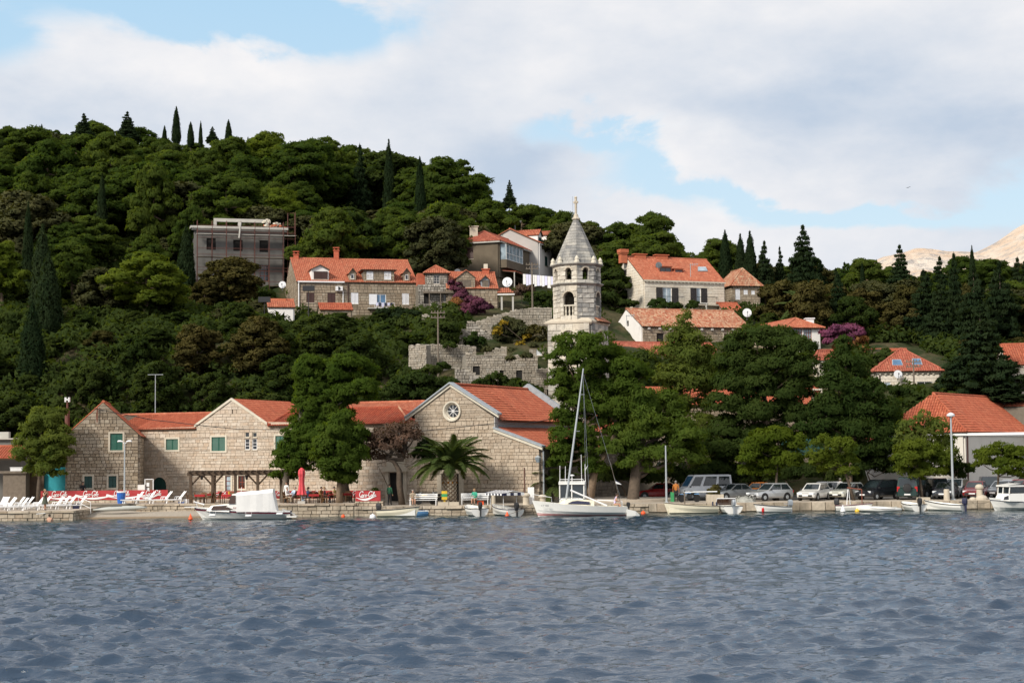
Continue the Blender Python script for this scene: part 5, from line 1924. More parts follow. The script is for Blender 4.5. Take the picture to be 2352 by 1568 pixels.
mk('shore_house','stone house with brown windows mostly hidden by the right pines',('E',-150,300),160,6,('E',1560),7,('E',-150,150),11,'gx',[('E',1438,165,1505,262,dict(k='shut',c='wood_red',sur='trim_cream')),('E',560,830,640,960,dict(k='void')),('E',700,830,900,1040,dict(k='void')),('E',1100,850,1300,1040,dict(k='void')),('E',60,860,300,1040,dict(k='void'))],sty='hill',tile='tile_red',ov=.25)
b=MB()
q=at(P('E',1370,800),154)
b.slab([q+Vector(p)for p in((-2.2,-1.2,0),(2.4,-1.2,0),(2.4,3,1.8),(-2.2,3,1.8))],(0,0,.06))
b.box(q+Vector((.1,-1.2,-.05)),(4.6,.1,.2))
tag(b.build('awning','awning_green'),'dark green awning behind the parked white hatchback','awning')
mk('kiosk','small kiosk with a red tiled roof among the right trees',('F',455,690),156,0,('F',640),3,('F',455,650),4,'gx',sty='plaster_white',tile='tile_red',ov=.2)
r_=mk('unfinished_building','grey unfinished concrete building with scaffolding on the wooded hill',('G',398,318),216,15,('G',1380),9,.01,9.2,'gx',[('G',520,430,624,560,dict(k='void')),('G',820,447,925,572,dict(k='void')),('G',1113,452,1210,586,dict(k='void')),('G',1117,735,1217,912,dict(k='glass',f='wood_red',n=(2,3),door=1)),('G',868,850,930,905,dict(k='glass',f='wood_red',n=(2,1)))],sty='concrete',tile='concrete_pale',core='concrete',ridge_tiles=False)
root,fp,lp,rp,rf,og=r_
for o in list(rf.children)+[rf]:
 bpy.data.objects.remove(o)
Wg=reach(fp.O,fp.u,P('G',1380,0)[0])
zE=og.z+9.2
b=MB()
pbox(b,fp,(-.7,zE-.02,Wg+.6,zE+.28),-9.5,.8)
pbox(b,fp,(-.5,zE-.25,Wg+.4,zE-.02),.16,.5)
b.build('cornice','concrete_pale',root,shift=og)
b=MB()
u0,zA=fp.uz(P('G',625,180))
u1,zB=fp.uz(P('G',1260,205))
b.hexa([fp.w(u0,zA-.28,-3),fp.w(u1,zA-.28,-3),fp.w(u1,zA-.28,-3.4),fp.w(u0,zA-.28,-3.4),fp.w(u0,zA+.15,-3),fp.w(u1,zA+.15,-3),fp.w(u1,zA+.15,-3.4),fp.w(u0,zA+.15,-3.4)])
for px_ in(640,917,1230):
 x=fp.uz(P('G',px_,230))[0]
 pbox(b,fp,(x-.2,zE+.3,x+.2,zA-.28),-3.4,-3.02)
b.build('roof_beam','concrete_pale',root,shift=og)
b=MB()
x0=fp.uz(P('G',1265,250))[0]
for i in range(40):
 a_=rnd.uniform(0,1)
 b.box(fp.w(x0+rnd.gauss(0,.55),zE+.4+max(0,rnd.uniform(0,1.3)*(1-a_)),-.8+rnd.uniform(-.5,.5)),(rnd.uniform(.2,.5),.3,.2),0 if i%4 else 1,rnd.uniform(0,3))
b.build('brick_pile',['trim_cream','terracotta'],root,shift=og)['kind']='stuff'
sc=thing('scaffolding','rusty red tube scaffolding with plank decks in front of the grey unfinished building','scaffolding',og)
us=[fp.uz(P('G',x,400))[0]for x in(410,575,735,893,1050,1210,1368,1500)]
b=MB()
for i,x in enumerate(us):
 for o_ in(.7,1.6):
  b.tube([fp.w(x,og.z,o_),fp.w(x,zE+(.9 if i<7 else 2.3),o_)],.036,4)
  if i<7:
   x2=us[i+1]
   for zz in(2.2,3.6,4.0,5.7,6.5,7.9,8.7,9.5):
    b.tube([fp.w(x,og.z+zz,o_),fp.w(x2,og.z+zz,o_)],.018,4)
b.tube([fp.w(us[7],zE+2.25,.7),fp.w(us[7]-.9,zE+2.25,.7),fp.w(us[7]-.9,og.z+2,.7)],.05,4)
b.build('scaffold_tubes','rust_pole',sc,shift=og)
for zz in(1.6,5.3,8.3):
 for i in range(7):
  b=MB()
  pbox(b,fp,(us[i]-.1,og.z+zz-.02,us[i+1]+.1,og.z+zz+.06),.7,1.6)
  b.build('deck_board','wood_grey' if zz<8 else 'concrete_pale',sc,shift=og)
b=MB()
q0,q1=fp.uz(P('G',890,270)),fp.uz(P('G',872,445))
b.tube([fp.w(q0[0],q0[1],1.75),fp.w(q1[0],q1[1],1.75)],.12,5)
b.build('timber_prop','concrete_pale',sc,shift=og)
def ruin(name,label,Y,a,pts,cat='wall',sty='ruin',thick=.7,ops=(),single=0,cap=True):
 a=R(a)
 O=at(P(*pts[0]),Y)
 pl=Plane(O,a)
 poly=[pl.uz(P(*p))for p in pts]
 zmin=min(p[1]for p in poly)
 og=Vector((O.x,O.y,zmin))
 root=thing(name,label,cat,og)
 b=MB()
 b.slab([pl.w(x,z,-.02)for x,z in poly],-pl.n*thick)
 wp=b.build('wall_core',STY[sty][1],root,shift=og)
 oo=[OP(pl,*o[:5],**o[5])for o in ops]
 skin(pl,poly,oo,sty,wp,og,single,rough=.05)
 for o in oo:
  window(root,og,pl,o)
 if cap:
  top=[p for p in poly if p[1]>zmin+.8]
  b=MB()
  for p,q in zip(poly[:-1],poly[1:]):
   if abs(q[0]-p[0])<.3 or(p[1]+q[1])/2<zmin+1.0:
    continue
   n=max(1,int(abs(q[0]-p[0])/.45))
   for i in range(n):
    f=(i+.5)/n
    x,z=p[0]+(q[0]-p[0])*f,p[1]+(q[1]-p[1])*f
    for o_ in(0,-.38):
     b.box(pl.w(x,z-.02+rnd.uniform(-.06,.06),o_-.1),(rnd.uniform(.25,.6),rnd.uniform(.3,.45),rnd.uniform(.08,.2)),0,a+rnd.uniform(-.5,.5),rnd.uniform(-.35,.35),rnd.uniform(-.3,.3))
  if b.v:
   b.build('coping','stone_ruin',wp,shift=og)['kind']='stuff'
 return root,pl,og
ruin('retaining_wall','weathered grey retaining wall rising towards the bell tower',187,4,[('L',1000,475),('L',1120,430),('L',1240,395),('L',1380,362),('L',1480,335),('L',1700,308),('L',1850,325),('L',1850,720),('L',1000,720)],single=80)
ruin('rubble_wall','broken stepped rubble wall running down the slope left of the yellowish bush',183,-4,[('L',895,490),('L',950,452),('L',1060,545),('L',1180,635),('L',1330,732),('L',1345,840),('L',1140,840),('L',890,640)],sty='rubble',thick=1.6)
ruin('garden_wall','pale sunlit garden wall stub beside the rubble wall',180,-25,[('L',815,545),('L',860,560),('L',965,620),('L',965,720),('L',815,720)])
ruin('terrace_wall','long garden terrace wall behind the wooden pole',174,12,[('L',452,728),('L',720,730),('L',1000,745),('L',1005,1100),('L',452,1100)],single=60)
ruin('terrace_wall','pale end of the garden terrace wall facing the sea, beside the dark bushes',173,-30,[('L',255,740),('L',350,728),('L',452,728),('L',452,1000),('L',255,1000)])
ruin('ruined_house','roofless stone ruin with empty window holes below the bell tower',169,6,[('L',885,828),('L',1050,850),('L',1270,838),('L',1420,850),('L',1690,850),('L',1690,1330),('L',885,1330)],cat='ruin',thick=5,ops=[('L',965,966,1042,1062,dict(k='void',sill=0)),('L',1264,1012,1308,1060,dict(k='void')),('L',1450,1012,1516,1112,dict(k='void',sur='trim_stone',sw2=.12))],single=150)
ruin('ruined_house','low ruined wall piece between the roofless ruin and the tower shaft',168,2,[('L',1680,1005),('L',1840,990),('L',1840,1350),('L',1680,1350)],cat='ruin',thick=4,ops=[('L',1795,1225,1815,1290,dict(k='void'))])
ruin('rubble_wall','small ragged wall top above the roofless ruin',173,0,[('L',1090,800),('L',1210,780),('L',1345,742),('L',1345,870),('L',1090,870)],thick=1)
ruin('slope_wall','low sloping stone wall at the left foot of the roofless ruin',166,4,[('L',765,992),('L',880,1000),('L',1000,1065),('L',1140,1135),('L',1140,1300),('L',765,1300)],sty='rubble')
ruin('concrete_hut','small grey concrete hut with glass blocks beside the tower',176,0,[('L',1600,772),('L',1850,772),('L',1850,1050),('L',1600,1050)],sty='ruin',cat='hut',thick=3,cap=False,ops=[('L',1675,780,1736,842,dict(k='glass',n=(4,4),g='glass_pale')),('L',1752,886,1818,994,dict(k='void'))])
ruin('pillar_wall','tall stone pillar of a vine pergola in front of the terrace houses',192,0,[('L',395,385),('L',480,395),('L',480,720),('L',395,720)])
pr=thing('porch','small white porch with two posts beside the large white dish','porch',at(P('H',2000,1060),200))
b=MB()
q0,q1=at(P('H',1988,915),199),at(P('H',2180,912),199)
b.slab([q0,q1,q1+Vector((0,3,.3)),q0+Vector((0,3,.3))],(0,0,.14))
b.build('porch_roof','plaster_white',pr,shift=pr.location)
for px_ in(2035,2160):
 b=MB()
 q=at(P('H',px_,920),199.3)
 b.box(q-Z1*1.7,(.22,.22,3.2))
 b.build('porch_post','concrete_pale',pr,shift=pr.location)
b=MB()
q0=at(P('H',1985,890),200)
roof_plane(pr,pr.location,q0+Vector((0,0,0)),q0+Vector((2.0,0,0)),q0+Vector((1.4,1.5,.7)),q0+Vector((0,1.5,.7)),'tile_orange')
sh=thing('shed','concrete shed with a low red roof at the left picture edge','shed',gp(0,150,ZT))
b=MB()
q0,q1=at(P('A',-500,650),152),at(P('A',205,645),152)
b.hexa([Vector((q0.x,152,.5)),Vector((q1.x,152,.5)),Vector((q1.x,158,.5)),Vector((q0.x,158,.5)),Vector((q0.x,152,q1.z)),Vector((q1.x,152,q1.z)),Vector((q1.x,158,q1.z)),Vector((q0.x,158,q1.z))])
b.build('wall','concrete',sh,shift=sh.location)
b=MB()
b.box(Vector(((q0.x+q1.x)/2,155,q1.z+.06)),(q1.x-q0.x+.5,6.6,.12))
b.box(at(P('A',40,620),153),(1.0,.6,.9))
b.build('roof_slab','concrete_pale',sh,shift=sh.location)
e0,e1=at(P('A',-420,850),148),at(P('A',165,790),148)
e0.z=e1.z-.4
e1.z=e0.z
rfs=rb_build(sh,sh.location,[e0+Vector((0,3,1.1)),e1+Vector((0,3,1.1))],'tile_red')
roof_plane(rfs,sh.location,e0,e1,e1+Vector((0,3,1.1)),e0+Vector((0,3,1.1)),'tile_red')
b=MB()
q=gp(P('A',140,0)[0],146,ZT)
zt_=at(P('A',140,975),146).z
for k,(dx,w_)in enumerate(((0,2.0),)):
 b.box(Vector((q.x,146.6,(zt_+ZT)/2)),(w_,1.3,zt_-ZT))
b.box(Vector((q.x-.1,146.6,zt_+.08)),(2.5,1.7,.2))
tag(b.build('concrete_pillar','wood_grey'),'thick brown grey masonry pillar behind the left loungers','pillar')
b=MB()
q=at(P('A',155,950),146)
b.box(q+Vector((0,.4,.05)),(1.05,.6,.36))
b.box(q+Vector((0,.4,.26)),(1.12,.66,.06))
tag(b.build('utility_box','white_paint'),'white box on top of the masonry pillar','box')
b=MB()
e0,e1=gp(P('A',235,0)[0],147.5,ZT),gp(P('A',668,0)[0],147.5,ZT)
zt_=at(P('A',450,920),147.5).z
b.box(Vector(((e0.x+e1.x)/2,147.7,(zt_+ZT)/2)),(e1.x-e0.x,.3,zt_-ZT))
tw_=tag(b.build('turquoise_wall','turquoise'),'plain turquoise painted wall left of the gable house','wall')
b=MB()
b.box(Vector(((e0.x*.62+e1.x*.38),147.52,(zt_+ZT)/2)),(.03,.04,zt_-ZT-.1))
b.build('panel_joint','black_plastic',tw_)
b=MB()
q=gp(P('A',300,0)[0],147.2,ZT)
b.box(Vector((q.x,147.3,ZT+1.35)),(2.3,.2,2.7))
tag(b.build('brown_gate','wood_dark'),'dark brown gate in front of the turquoise wall behind the small pine','gate')
def mesh_leaves(name,V,mat,normals=None):
 n=len(V)//3
 me=bpy.data.meshes.new(name)
 me.vertices.add(len(V))
 me.vertices.foreach_set('co',V.astype(np.float32).ravel())
 me.loops.add(n*3)
 me.loops.foreach_set('vertex_index',np.arange(n*3,dtype=np.int32))
 me.polygons.add(n)
 me.polygons.foreach_set('loop_start',np.arange(n,dtype=np.int32)*3)
 me.polygons.foreach_set('use_smooth',np.ones(n,bool))
 me.materials.append(M[mat])
 me.update()
 if normals is not None:
  me.normals_split_custom_set_from_vertices(normals.astype(np.float32))
 return me
def unit(v):
 return v/np.maximum(np.linalg.norm(v,axis=-1,keepdims=True),1e-9)
def sphere(n,rs):
 return unit(rs.normal(size=(n,3)))
def foliage(name,blobs,mat,cr=.8,tuft=.34,cover=1.5,flat=.7,seed=1,low=-.45,asp=.42,soft=.6,drop=0.0):
 """leaf tufts over clumps over blobs. blobs: (centre, radii)"""
 rs=np.random.default_rng(seed)
 C,N=[],[]
 for c,r in blobs:
  c,r=np.array(c,float),np.array(r,float)
  rm=r.mean()
  k=min(cr,rm*.62)
  n=max(3,int(4*math.pi*rm*rm/(k*k*2.4)))
  d=sphere(n,rs)
  d=d[(d[:,2]>low-.15)]
  cc=c+d*r*rs.uniform(.62,.95,(len(d),1))
  m=max(6,int(cover*4*math.pi*k*k*.6/(tuft*tuft*.42)))
  dd=sphere(len(d)*m,rs)
  own=np.repeat(np.arange(len(d)),m)
  kk=k*rs.uniform(.75,1.25,(len(d),1))[own]
  pos=cc[own]+dd*kk*rs.uniform(.55,1.08,(len(dd),1))*np.array([1,1,flat])
  keep=dd[:,2]>low
  nn=unit(dd*.65+d[own]*.5+np.array([0,0,.12]))
  C.append(pos[keep])
  N.append(nn[keep])
 C,N=np.concatenate(C),np.concatenate(N)
 n=len(C)
 gn=unit(N+rs.normal(size=(n,3))*soft)
 t1=unit(np.cross(gn,rs.normal(size=(n,3)))+N*.35)
 t1=unit(t1-gn*(t1*gn).sum(-1,keepdims=True))
 t2=np.cross(gn,t1)
 a=(tuft*rs.uniform(.5,1.25,(n,1)))
 b=a*asp
 V=np.stack([C-t1*a*.6+t2*b,C-t1*a*.6-t2*b,C+t1*a],1).reshape(-1,3)
 if drop:
  V[:,2]-=drop
 NV=np.repeat(N,3,0)
 return mesh_leaves(name,V,mat,NV)
def trunk_mesh(name,path,r0,r1,mat,limbs=(),n=7):
 b=MB()
 m_=len(path)
 b.tube(path,[r0+(r1-r0)*i/(m_-1)for i in range(m_)],n)
 for p,q,ra,rb_ in limbs:
  p,q=Vector(p),Vector(q)
  mid=p.lerp(q,.5)+Vector((0,0,-.08*(q-p).length))
  b.tube([p,mid,q],[ra,(ra+rb_)/2,rb_],5)
 me=bpy.data.meshes.new(name)
 me.from_pydata(b.v,[],b.f)
 me.materials.append(M[mat])
 me.polygons.foreach_set('use_smooth',[True]*len(me.polygons))
 return me
KEEP=[(398*.20505+367.5,545,665,655,216),(655,585,965,712,200),(950,610,1190,715,200),(1045,535,1300,665,224),(1150,525,1290,640,236),(1405,585,1670,712,214),(1395,710,1725,790,199),(1640,620,1740,700,228),(1420,785,1665,825,189),(1700,730,1885,800,189),(2005,800,2190,900,172),(1260,445,1400,800,163),(930,790,1265,890,170),(1060,705,1270,800,187),(2310,790,2352,870,170),(440,490,660,560,216),(1870,800,1930,870,178),(2000,800,2120,830,186),(600,680,672,706,193),(1370,700,1400,790,199),(1145,650,1270,700,205),(1870,750,2000,800,186)]
PROTO={}
def proto(kind,seed):
 """(crown mesh, trunk mesh) for a tree 10 high and 8 wide"""
 if(kind,seed)in PROTO:
  return PROTO[kind,seed]
 r=random.Random(seed*7+len(kind))
 H,Wd=10.0,8.0
 blobs=[]
 if kind in('pine','pineb'):
  n=24
  t0=r.uniform(.26,.38)
  for i in range(n):
   t=(i+.5)/n
   env=Wd/2*min(1,(1-t**2.4))**.6*(.72+.28*min(1,t*4))
   a=i*2.4+r.uniform(-.4,.4)
   d=env*r.uniform(.35,.95)
   s=r.uniform(.85,1.4)*(1.25-.45*t)
   blobs.append(((d*math.cos(a),d*math.sin(a),H*(t0+(.94-t0)*t)),(s*1.15,s*1.15,s*.66)))
  cm=foliage('crown',blobs,'pine_forest' if kind=='pine' else 'pine_bright',.55,.31,1.15,.66,seed,asp=.34)
  lim=[((0,0,H*.35+i*.4),blobs[i*2][0],.12,.03)for i in range(8)]
  tm=trunk_mesh('trunk',[(0,0,-2),(.1,0,2),(-.1,.1,5),(0,0,8.6)],.32,.06,'bark_pine',lim)
 elif kind=='cypress':
  for i in range(16):
   t=i/15
   w_=4*(1-t)**.55*min(1,.55+t*3)*.8
   for j in range(4):
    a=j*1.57+i*.8
    blobs.append(((w_*.45*math.cos(a),w_*.45*math.sin(a),.4+9.2*t),(w_*.55+.08,w_*.55+.08,.75)))
  cm=foliage('crown',blobs,'cypress_leaf',.7,.42,.7,1.2,seed,low=-.7,asp=.3)
  tm=trunk_mesh('trunk',[(0,0,-2),(0,0,5)],.3,.15,'bark')
 elif kind=='conifer':
  for i in range(13):
   t=i/12
   w_=4.0*(1-t)**.8*r.uniform(.7,1.1)+.12
   for j in range(6 if t<.75 else 3):
    a=j*1.05+i*.7+r.uniform(-.3,.3)
    for q in(.45,.85):
     blobs.append(((w_*q*math.cos(a),w_*q*math.sin(a),1.1+8.6*t-.15*q*w_),(.28*w_+.12,.28*w_+.12,.26)))
  cm=foliage('crown',blobs,'cypress_leaf',.5,.42,1.1,.5,seed,asp=.3)
  tm=trunk_mesh('trunk',[(0,0,-2),(0,0,9.6)],.3,.03,'bark')
 elif kind in('broad','olive','brown','bush','bare'):
  n=20
  for i in range(n):
   t=(i+.5)/n
   z=H*(.16+.76*t)if kind!='bush' else H*(.02+.86*t)
   env=Wd/2*math.sqrt(max(0,1-(2*t-.85)**2*.72))
   a=i*2.4+r.uniform(-.5,.5)
   d=env*r.uniform(.3,.8)
   s=r.uniform(1.0,1.6)
   blobs.append(((d*math.cos(a),d*math.sin(a),z),(s,s,s*.85)))
  mat={'broad':'dark_leaf','olive':'olive_leaf','brown':'brown_leaf','bush':'dark_leaf','bare':'bare_brown'}[kind]
  cm=foliage('crown',blobs,mat,.6,.29,{'bare':.5,'brown':.9}.get(kind,1.2),.85,seed,low=-.6,asp=.55,soft=1.0)
  lim=[((0,0,1.5+i*.4),blobs[i*2+1][0],.14,.03)for i in range(8)]
  tm=trunk_mesh('trunk',[(0,0,-2),(.1,0,1.5),(0,.1,4),(0,0,7)],.28,.06,'bark',lim)
 PROTO[kind,seed]=(cm,tm)
 return PROTO[kind,seed]
def tree(kind,name,label,x,y,H,Wd,cat='tree',group=None,seed=1,z=None,rz=None):
 cm,tm=proto(kind,seed)
 z=gz(x,y)if z is None else z
 o=thing(name,label,cat,(x,y,z-.1),rnd.uniform(0,6.28)if rz is None else rz,group,(Wd/8,Wd/8,H/10))
 link('crown',cm,o)
 link('trunk',tm,o)
 return o
def tree_px(kind,name,label,px,ptop,Y,wpx,cat='tree',group=None,seed=1,pbase=None):
 """a hillside tree by its top, width and distance; foot on the terrain unless given"""
 s=F/Y
 KEEP.append((px-wpx*.4,ptop-4,px+wpx*.4,ptop+(pbase-ptop if pbase else 80)*.6,-Y))
 q=at((px,ptop),Y)
 z=gz(q.x,Y)if pbase is None else max(at((px,pbase),Y).z,gz(q.x,Y)-.4)
 return tree(kind,name,label,q.x,Y,max(1.2,q.z-z),wpx/s,cat,group,seed,z)
def shaped(name,label,Y,blobs,mat,base,trunk='bark_pine',r0=.25,cat='tree',group=None,cr=.6,tuft=.24,cover=1.5,zb=ZQ,flat=.7,seed=1,asp=.3,extra=(),dk=.9,mid=None,low=-.45,soft=.55,grow=1.0):
 """a tree near the shore: crown masses given by where they stand, trunk with limbs into each mass"""
 s=F/Y
 foot=gp(base,Y,zb)
 r=random.Random(seed)
 bl=[]
 for q in blobs:
  px,py,rx,ry=q[:4]
  dy=q[4]if len(q)>4 else r.uniform(-.8,.8)
  c=at((px,py),Y+dy)
  rx,ry=rx*grow,ry*grow
  bl.append((tuple(c-foot),(rx/s,max(.4,min(rx,ry*1.6)/s*dk),ry/s)))
 o=thing(name,label,cat,foot,0,group)
 me=foliage('crown',bl,mat,cr,tuft,cover,flat,seed,asp=asp,low=low,soft=soft)
 link('crown',me,o)
 cz=sorted(bl,key=lambda b:b[0][2])
 top=cz[-1][0]
 m1=cz[len(cz)//2][0]
 path=[(0,0,-.3),(m1[0]*.12,0,m1[2]*.3),(m1[0]*.6,m1[1]*.3,m1[2]*.75),(top[0]*.85,top[1]*.5,top[2]*.92)]
 if mid:
  path=[(0,0,-.3)]+[tuple(at(m_,Y)-foot)for m_ in mid]+[(top[0]*.9,top[1]*.5,top[2]*.95)]
 lim=[]
 for c,rr in bl:
  t=r.uniform(.35,.7)
  p=Vector(path[1]).lerp(Vector(path[-1]),max(.05,min(.9,(c[2]-rr[2])/max(1,top[2])*.8)))
  lim.append((p,c,r0*.4,.03))
 link('trunk',trunk_mesh('trunk',path,r0,r0*.35,trunk,lim),o)
 return o
shaped('small_pine','small soft green pine in front of the turquoise wall',144,[(100,965,34,26),(80,985,30,26),(122,975,28,30),(72,1015,34,26),(105,1010,40,30),(135,1005,30,30),(60,1045,26,20),(95,1050,38,28),(135,1045,30,24),(105,1080,28,18),(75,1075,18,14),(130,1088,22,8),(90,948,14,18),(140,948,14,16)],'pine_feather',87,r0=.22,zb=ZT,tuft=.26,asp=.26,cr=.6,seed=3,trunk='bark')
shaped('tall_pine','tall dense pine with cloud shaped crown behind the red parasol',139.5,[(715,850,36,26),(760,860,44,34),(805,850,44,30),(838,868,26,22),(720,895,40,24),(770,905,50,28),(820,900,44,24),(715,930,36,20),(758,940,44,24),(700,958,30,20),(735,970,44,26),(775,970,30,20),(695,1000,40,24),(735,1010,44,24),(690,1030,44,22),(665,1050,34,20),(720,1040,40,22),(655,1075,30,16),(690,1068,34,18),(648,1093,24,10),(855,880,14,12)],'pine_leaf',652,r0=.36,zb=ZT,seed=5,cr=.6,tuft=.24,trunk='wood_grey',grow=1.2,cover=1.7)
shaped('round_pine','rounded pine in front of the tall pine, its straight trunk at the terrace edge',136.5,[(790,975,32,24),(815,990,22,20),(765,995,32,22),(795,1010,38,24),(760,1030,36,22),(800,1040,36,22),(745,1055,22,16),(780,1065,36,20),(810,1065,20,16),(785,1095,30,18),(770,1082,20,14),(805,1100,18,14)],'pine_leaf',779,r0=.33,zb=ZT,seed=9,cr=.6,grow=1.2,cover=1.7,tuft=.24,trunk='bark_pine',mid=[(779,1120)])
b=MB()
q=gp(P('B',1575,0)[0],141,ZT)
b.tube([q,q+Vector((-.3,0,1.8)),q+Vector((-.6,-.2,3.6))],[.38,.33,.3],8)
o=tag(b.build('pine_trunk','bark',None,smooth=True),'dark thick leaning pine trunk behind the rounded pine','tree trunk')
shaped('tamarisk_tree','reddish half bare tree with a crooked dark trunk beside the palm',138,[(868,1000,26,20),(905,990,34,18),(940,985,26,18),(855,1025,24,16),(890,1020,36,22),(930,1012,32,20),(955,1000,16,16),(870,1048,26,12),(910,1043,30,14),(845,1042,14,10)],'tamarisk_leaf',925,r0=.30,seed=12,cover=.62,cr=.5,tuft=.22,trunk='bark',mid=[(917,1110),(917,1080),(905,1060),(888,1052)],asp=.3)
shaped('dark_shrub','small dark shrub hanging under the reddish tree crown',139.5,[(845,1035,12,18),(968,1045,22,18),(975,1025,14,14)],'cypress_leaf',900,r0=.05,cat='shrub',seed=2,cr=.5)
shaped('great_pine','great spreading pine with massive crown right behind the yacht mast',140,[(1320,790,44,26),(1370,800,46,30),(1300,825,36,28),(1345,840,54,34),(1400,830,44,30),(1440,850,40,26),(1475,865,28,22),(1290,870,30,26),(1335,885,46,30),(1390,885,50,30),(1445,895,44,28),(1290,910,24,22),(1330,930,46,28),(1380,935,44,28),(1425,940,36,30),(1470,925,40,28),(1290,960,28,24),(1325,975,44,28),(1375,985,40,28),(1300,1000,36,22),(1345,1020,44,26),(1390,1030,26,22),(1290,1035,30,22),(1330,1060,40,24),(1365,1075,30,18),(1285,1062,24,18)],'pine_leaf',1352,r0=.4,seed=15,cr=.85,tuft=.24)
shaped('broad_pine','broad bright topped pine with a very thick trunk above the red hatchback',139,[(1480,915,34,24),(1520,930,40,28),(1450,960,36,24),(1495,965,46,28),(1550,970,44,30),(1430,995,32,22),(1475,1005,46,26),(1530,1010,48,28),(1580,1005,40,26),(1420,1030,32,20),(1465,1040,44,24),(1515,1045,46,24),(1570,1045,46,26),(1455,1070,36,18),(1500,1075,36,18)],'pine_leaf',1457,r0=.75,seed=17,cr=.85,tuft=.24,trunk='bark',mid=[(1455,1140)])
shaped('feathery_pine','tall feathery light green pine rising in front of the mottled red roof',150,[(1572,735,18,26),(1560,775,36,34),(1600,785,32,34),(1540,815,36,34),(1585,825,50,40),(1625,830,32,34),(1535,865,40,34),(1590,875,56,40),(1630,880,32,34),(1545,920,44,34),(1600,930,50,36),(1605,980,46,36),(1620,1030,50,36),(1640,1070,50,26)],'pine_feather',1590,r0=.3,seed=19,cr=.8,tuft=.3,asp=.24,cover=1.1)
shaped('dark_pine','dark green pine behind the white van, beside the feathery pine',147,[(1690,790,30,26),(1740,775,44,28),(1790,785,44,28),(1830,800,36,26),(1680,830,36,28),(1730,835,50,34),(1790,840,54,34),(1840,845,36,28),(1680,880,40,32),(1735,890,54,34),(1795,895,54,34),(1845,895,36,28),(1660,930,40,30),(1720,945,54,34),(1785,950,54,34),(1830,945,40,28),(1670,985,44,30),(1725,1000,50,30),(1700,1040,50,26),(1650,1030,40,26),(1660,1075,44,22),(1790,1000,40,26)],'pine_deep',1720,r0=.35,seed=23,cr=.9,tuft=.24,asp=.34)
shaped('pointed_pine','pointed pine with light tips behind the two white hatchbacks',146,[(1940,800,20,30),(1930,840,36,30),(1970,850,30,28),(1920,885,44,30),(1970,895,46,30),(2005,900,28,26),(1915,930,44,30),(1970,945,54,34),(2020,940,36,28),(1900,975,40,30),(1955,990,54,32),(2015,985,48,30),(2050,960,24,24),(1910,1020,40,26),(1985,1030,50,26),(2030,1025,40,24),(1870,950,30,26),(1850,990,36,26)],'pine_deep',1950,r0=.32,seed=29,cr=.9,tuft=.24,asp=.32)
shaped('parking_pine','low bushy bright pine standing among the parked silver cars',139.5,[(1760,1005,34,20),(1790,1000,34,18),(1730,1025,32,20),(1775,1030,46,22),(1825,1020,24,16),(1840,1005,12,10),(1725,1055,34,20),(1770,1060,44,22),(1810,1055,32,20),(1720,1080,26,14),(1755,1088,36,12)],'pine_bright',1787,r0=.16,seed=31,cr=.6,tuft=.24,trunk='bark',mid=[(1783,1110)])
shaped('parking_pine','small thin pine with a slanting trunk behind the white hatchback',137.5,[(1890,1018,26,16),(1935,1025,28,16),(1880,1045,28,16),(1920,1050,40,18),(1955,1055,22,14),(1875,1065,20,12),(1910,1075,30,14),(1950,1082,26,10)],'pine_bright',1883+80,r0=.15,seed=37,cr=.55,tuft=.2,trunk='bark',cover=1.0,mid=[(1950,1110),(1938,1075)])
shaped('parking_pine','round leaning pine above the dark off-roader',137.5,[(2100,1030,34,20),(2140,1040,30,18),(2085,1055,34,20),(2125,1060,40,20),(2165,1060,24,16),(2095,1082,34,16),(2140,1085,36,14),(2110,1095,26,10)],'pine_bright',2118,r0=.16,seed=41,cr=.6,tuft=.2,trunk='bark',mid=[(2116,1120)])
shaped('feathery_pine','feathery grey green pine in front of the hall corner',142,[(2125,965,22,20),(2100,985,36,22),(2145,985,30,22),(2085,1010,34,24),(2135,1015,40,24),(2175,1015,26,16),(2075,1040,24,20),(2165,1040,34,20)],'pine_feather',2120,r0=.15,seed=43,cr=.6,tuft=.36,asp=.24,cover=.9)
shaped('parking_pine','flat topped pine in front of the plastered hall wall at the right',137.5,[(2265,1045,26,14),(2300,1035,34,16),(2335,1040,26,16),(2255,1065,24,14),(2295,1062,40,16),(2340,1068,30,16),(2310,1085,30,10),(2345,1088,22,10)],'pine_bright',2292,r0=.13,seed=47,cr=.55,tuft=.2,trunk='bark')
for px_,py_,w_,lb in((1440,1090,60,'dark shrubbery behind the red hatchback'),(1640,1095,60,'dark shrubbery behind the white van'),(1820,1085,60,'dark shrubbery left of the white hatchback'),(2010,1070,60,'dark shrubbery behind the dark people carrier'),(1545,1095,50,'dark shrubbery right of the red hatchback'),(1735,1095,50,'dark shrubbery behind the silver hatchback'),(1920,1090,50,'dark shrubbery right of the white hatchback'),(2200,1080,34,'dark broad leaved shrub at the hall downpipe')):
 shaped('shrub',lb,146.5 if px_<2150 else 144,[(px_-w_*.5,py_,w_*.6,22),(px_+w_*.5,py_+4,w_*.6,20),(px_,py_-14,w_*.6,20)],'dark_leaf',px_,r0=.1,cat='shrub',seed=px_%50,cr=.7)
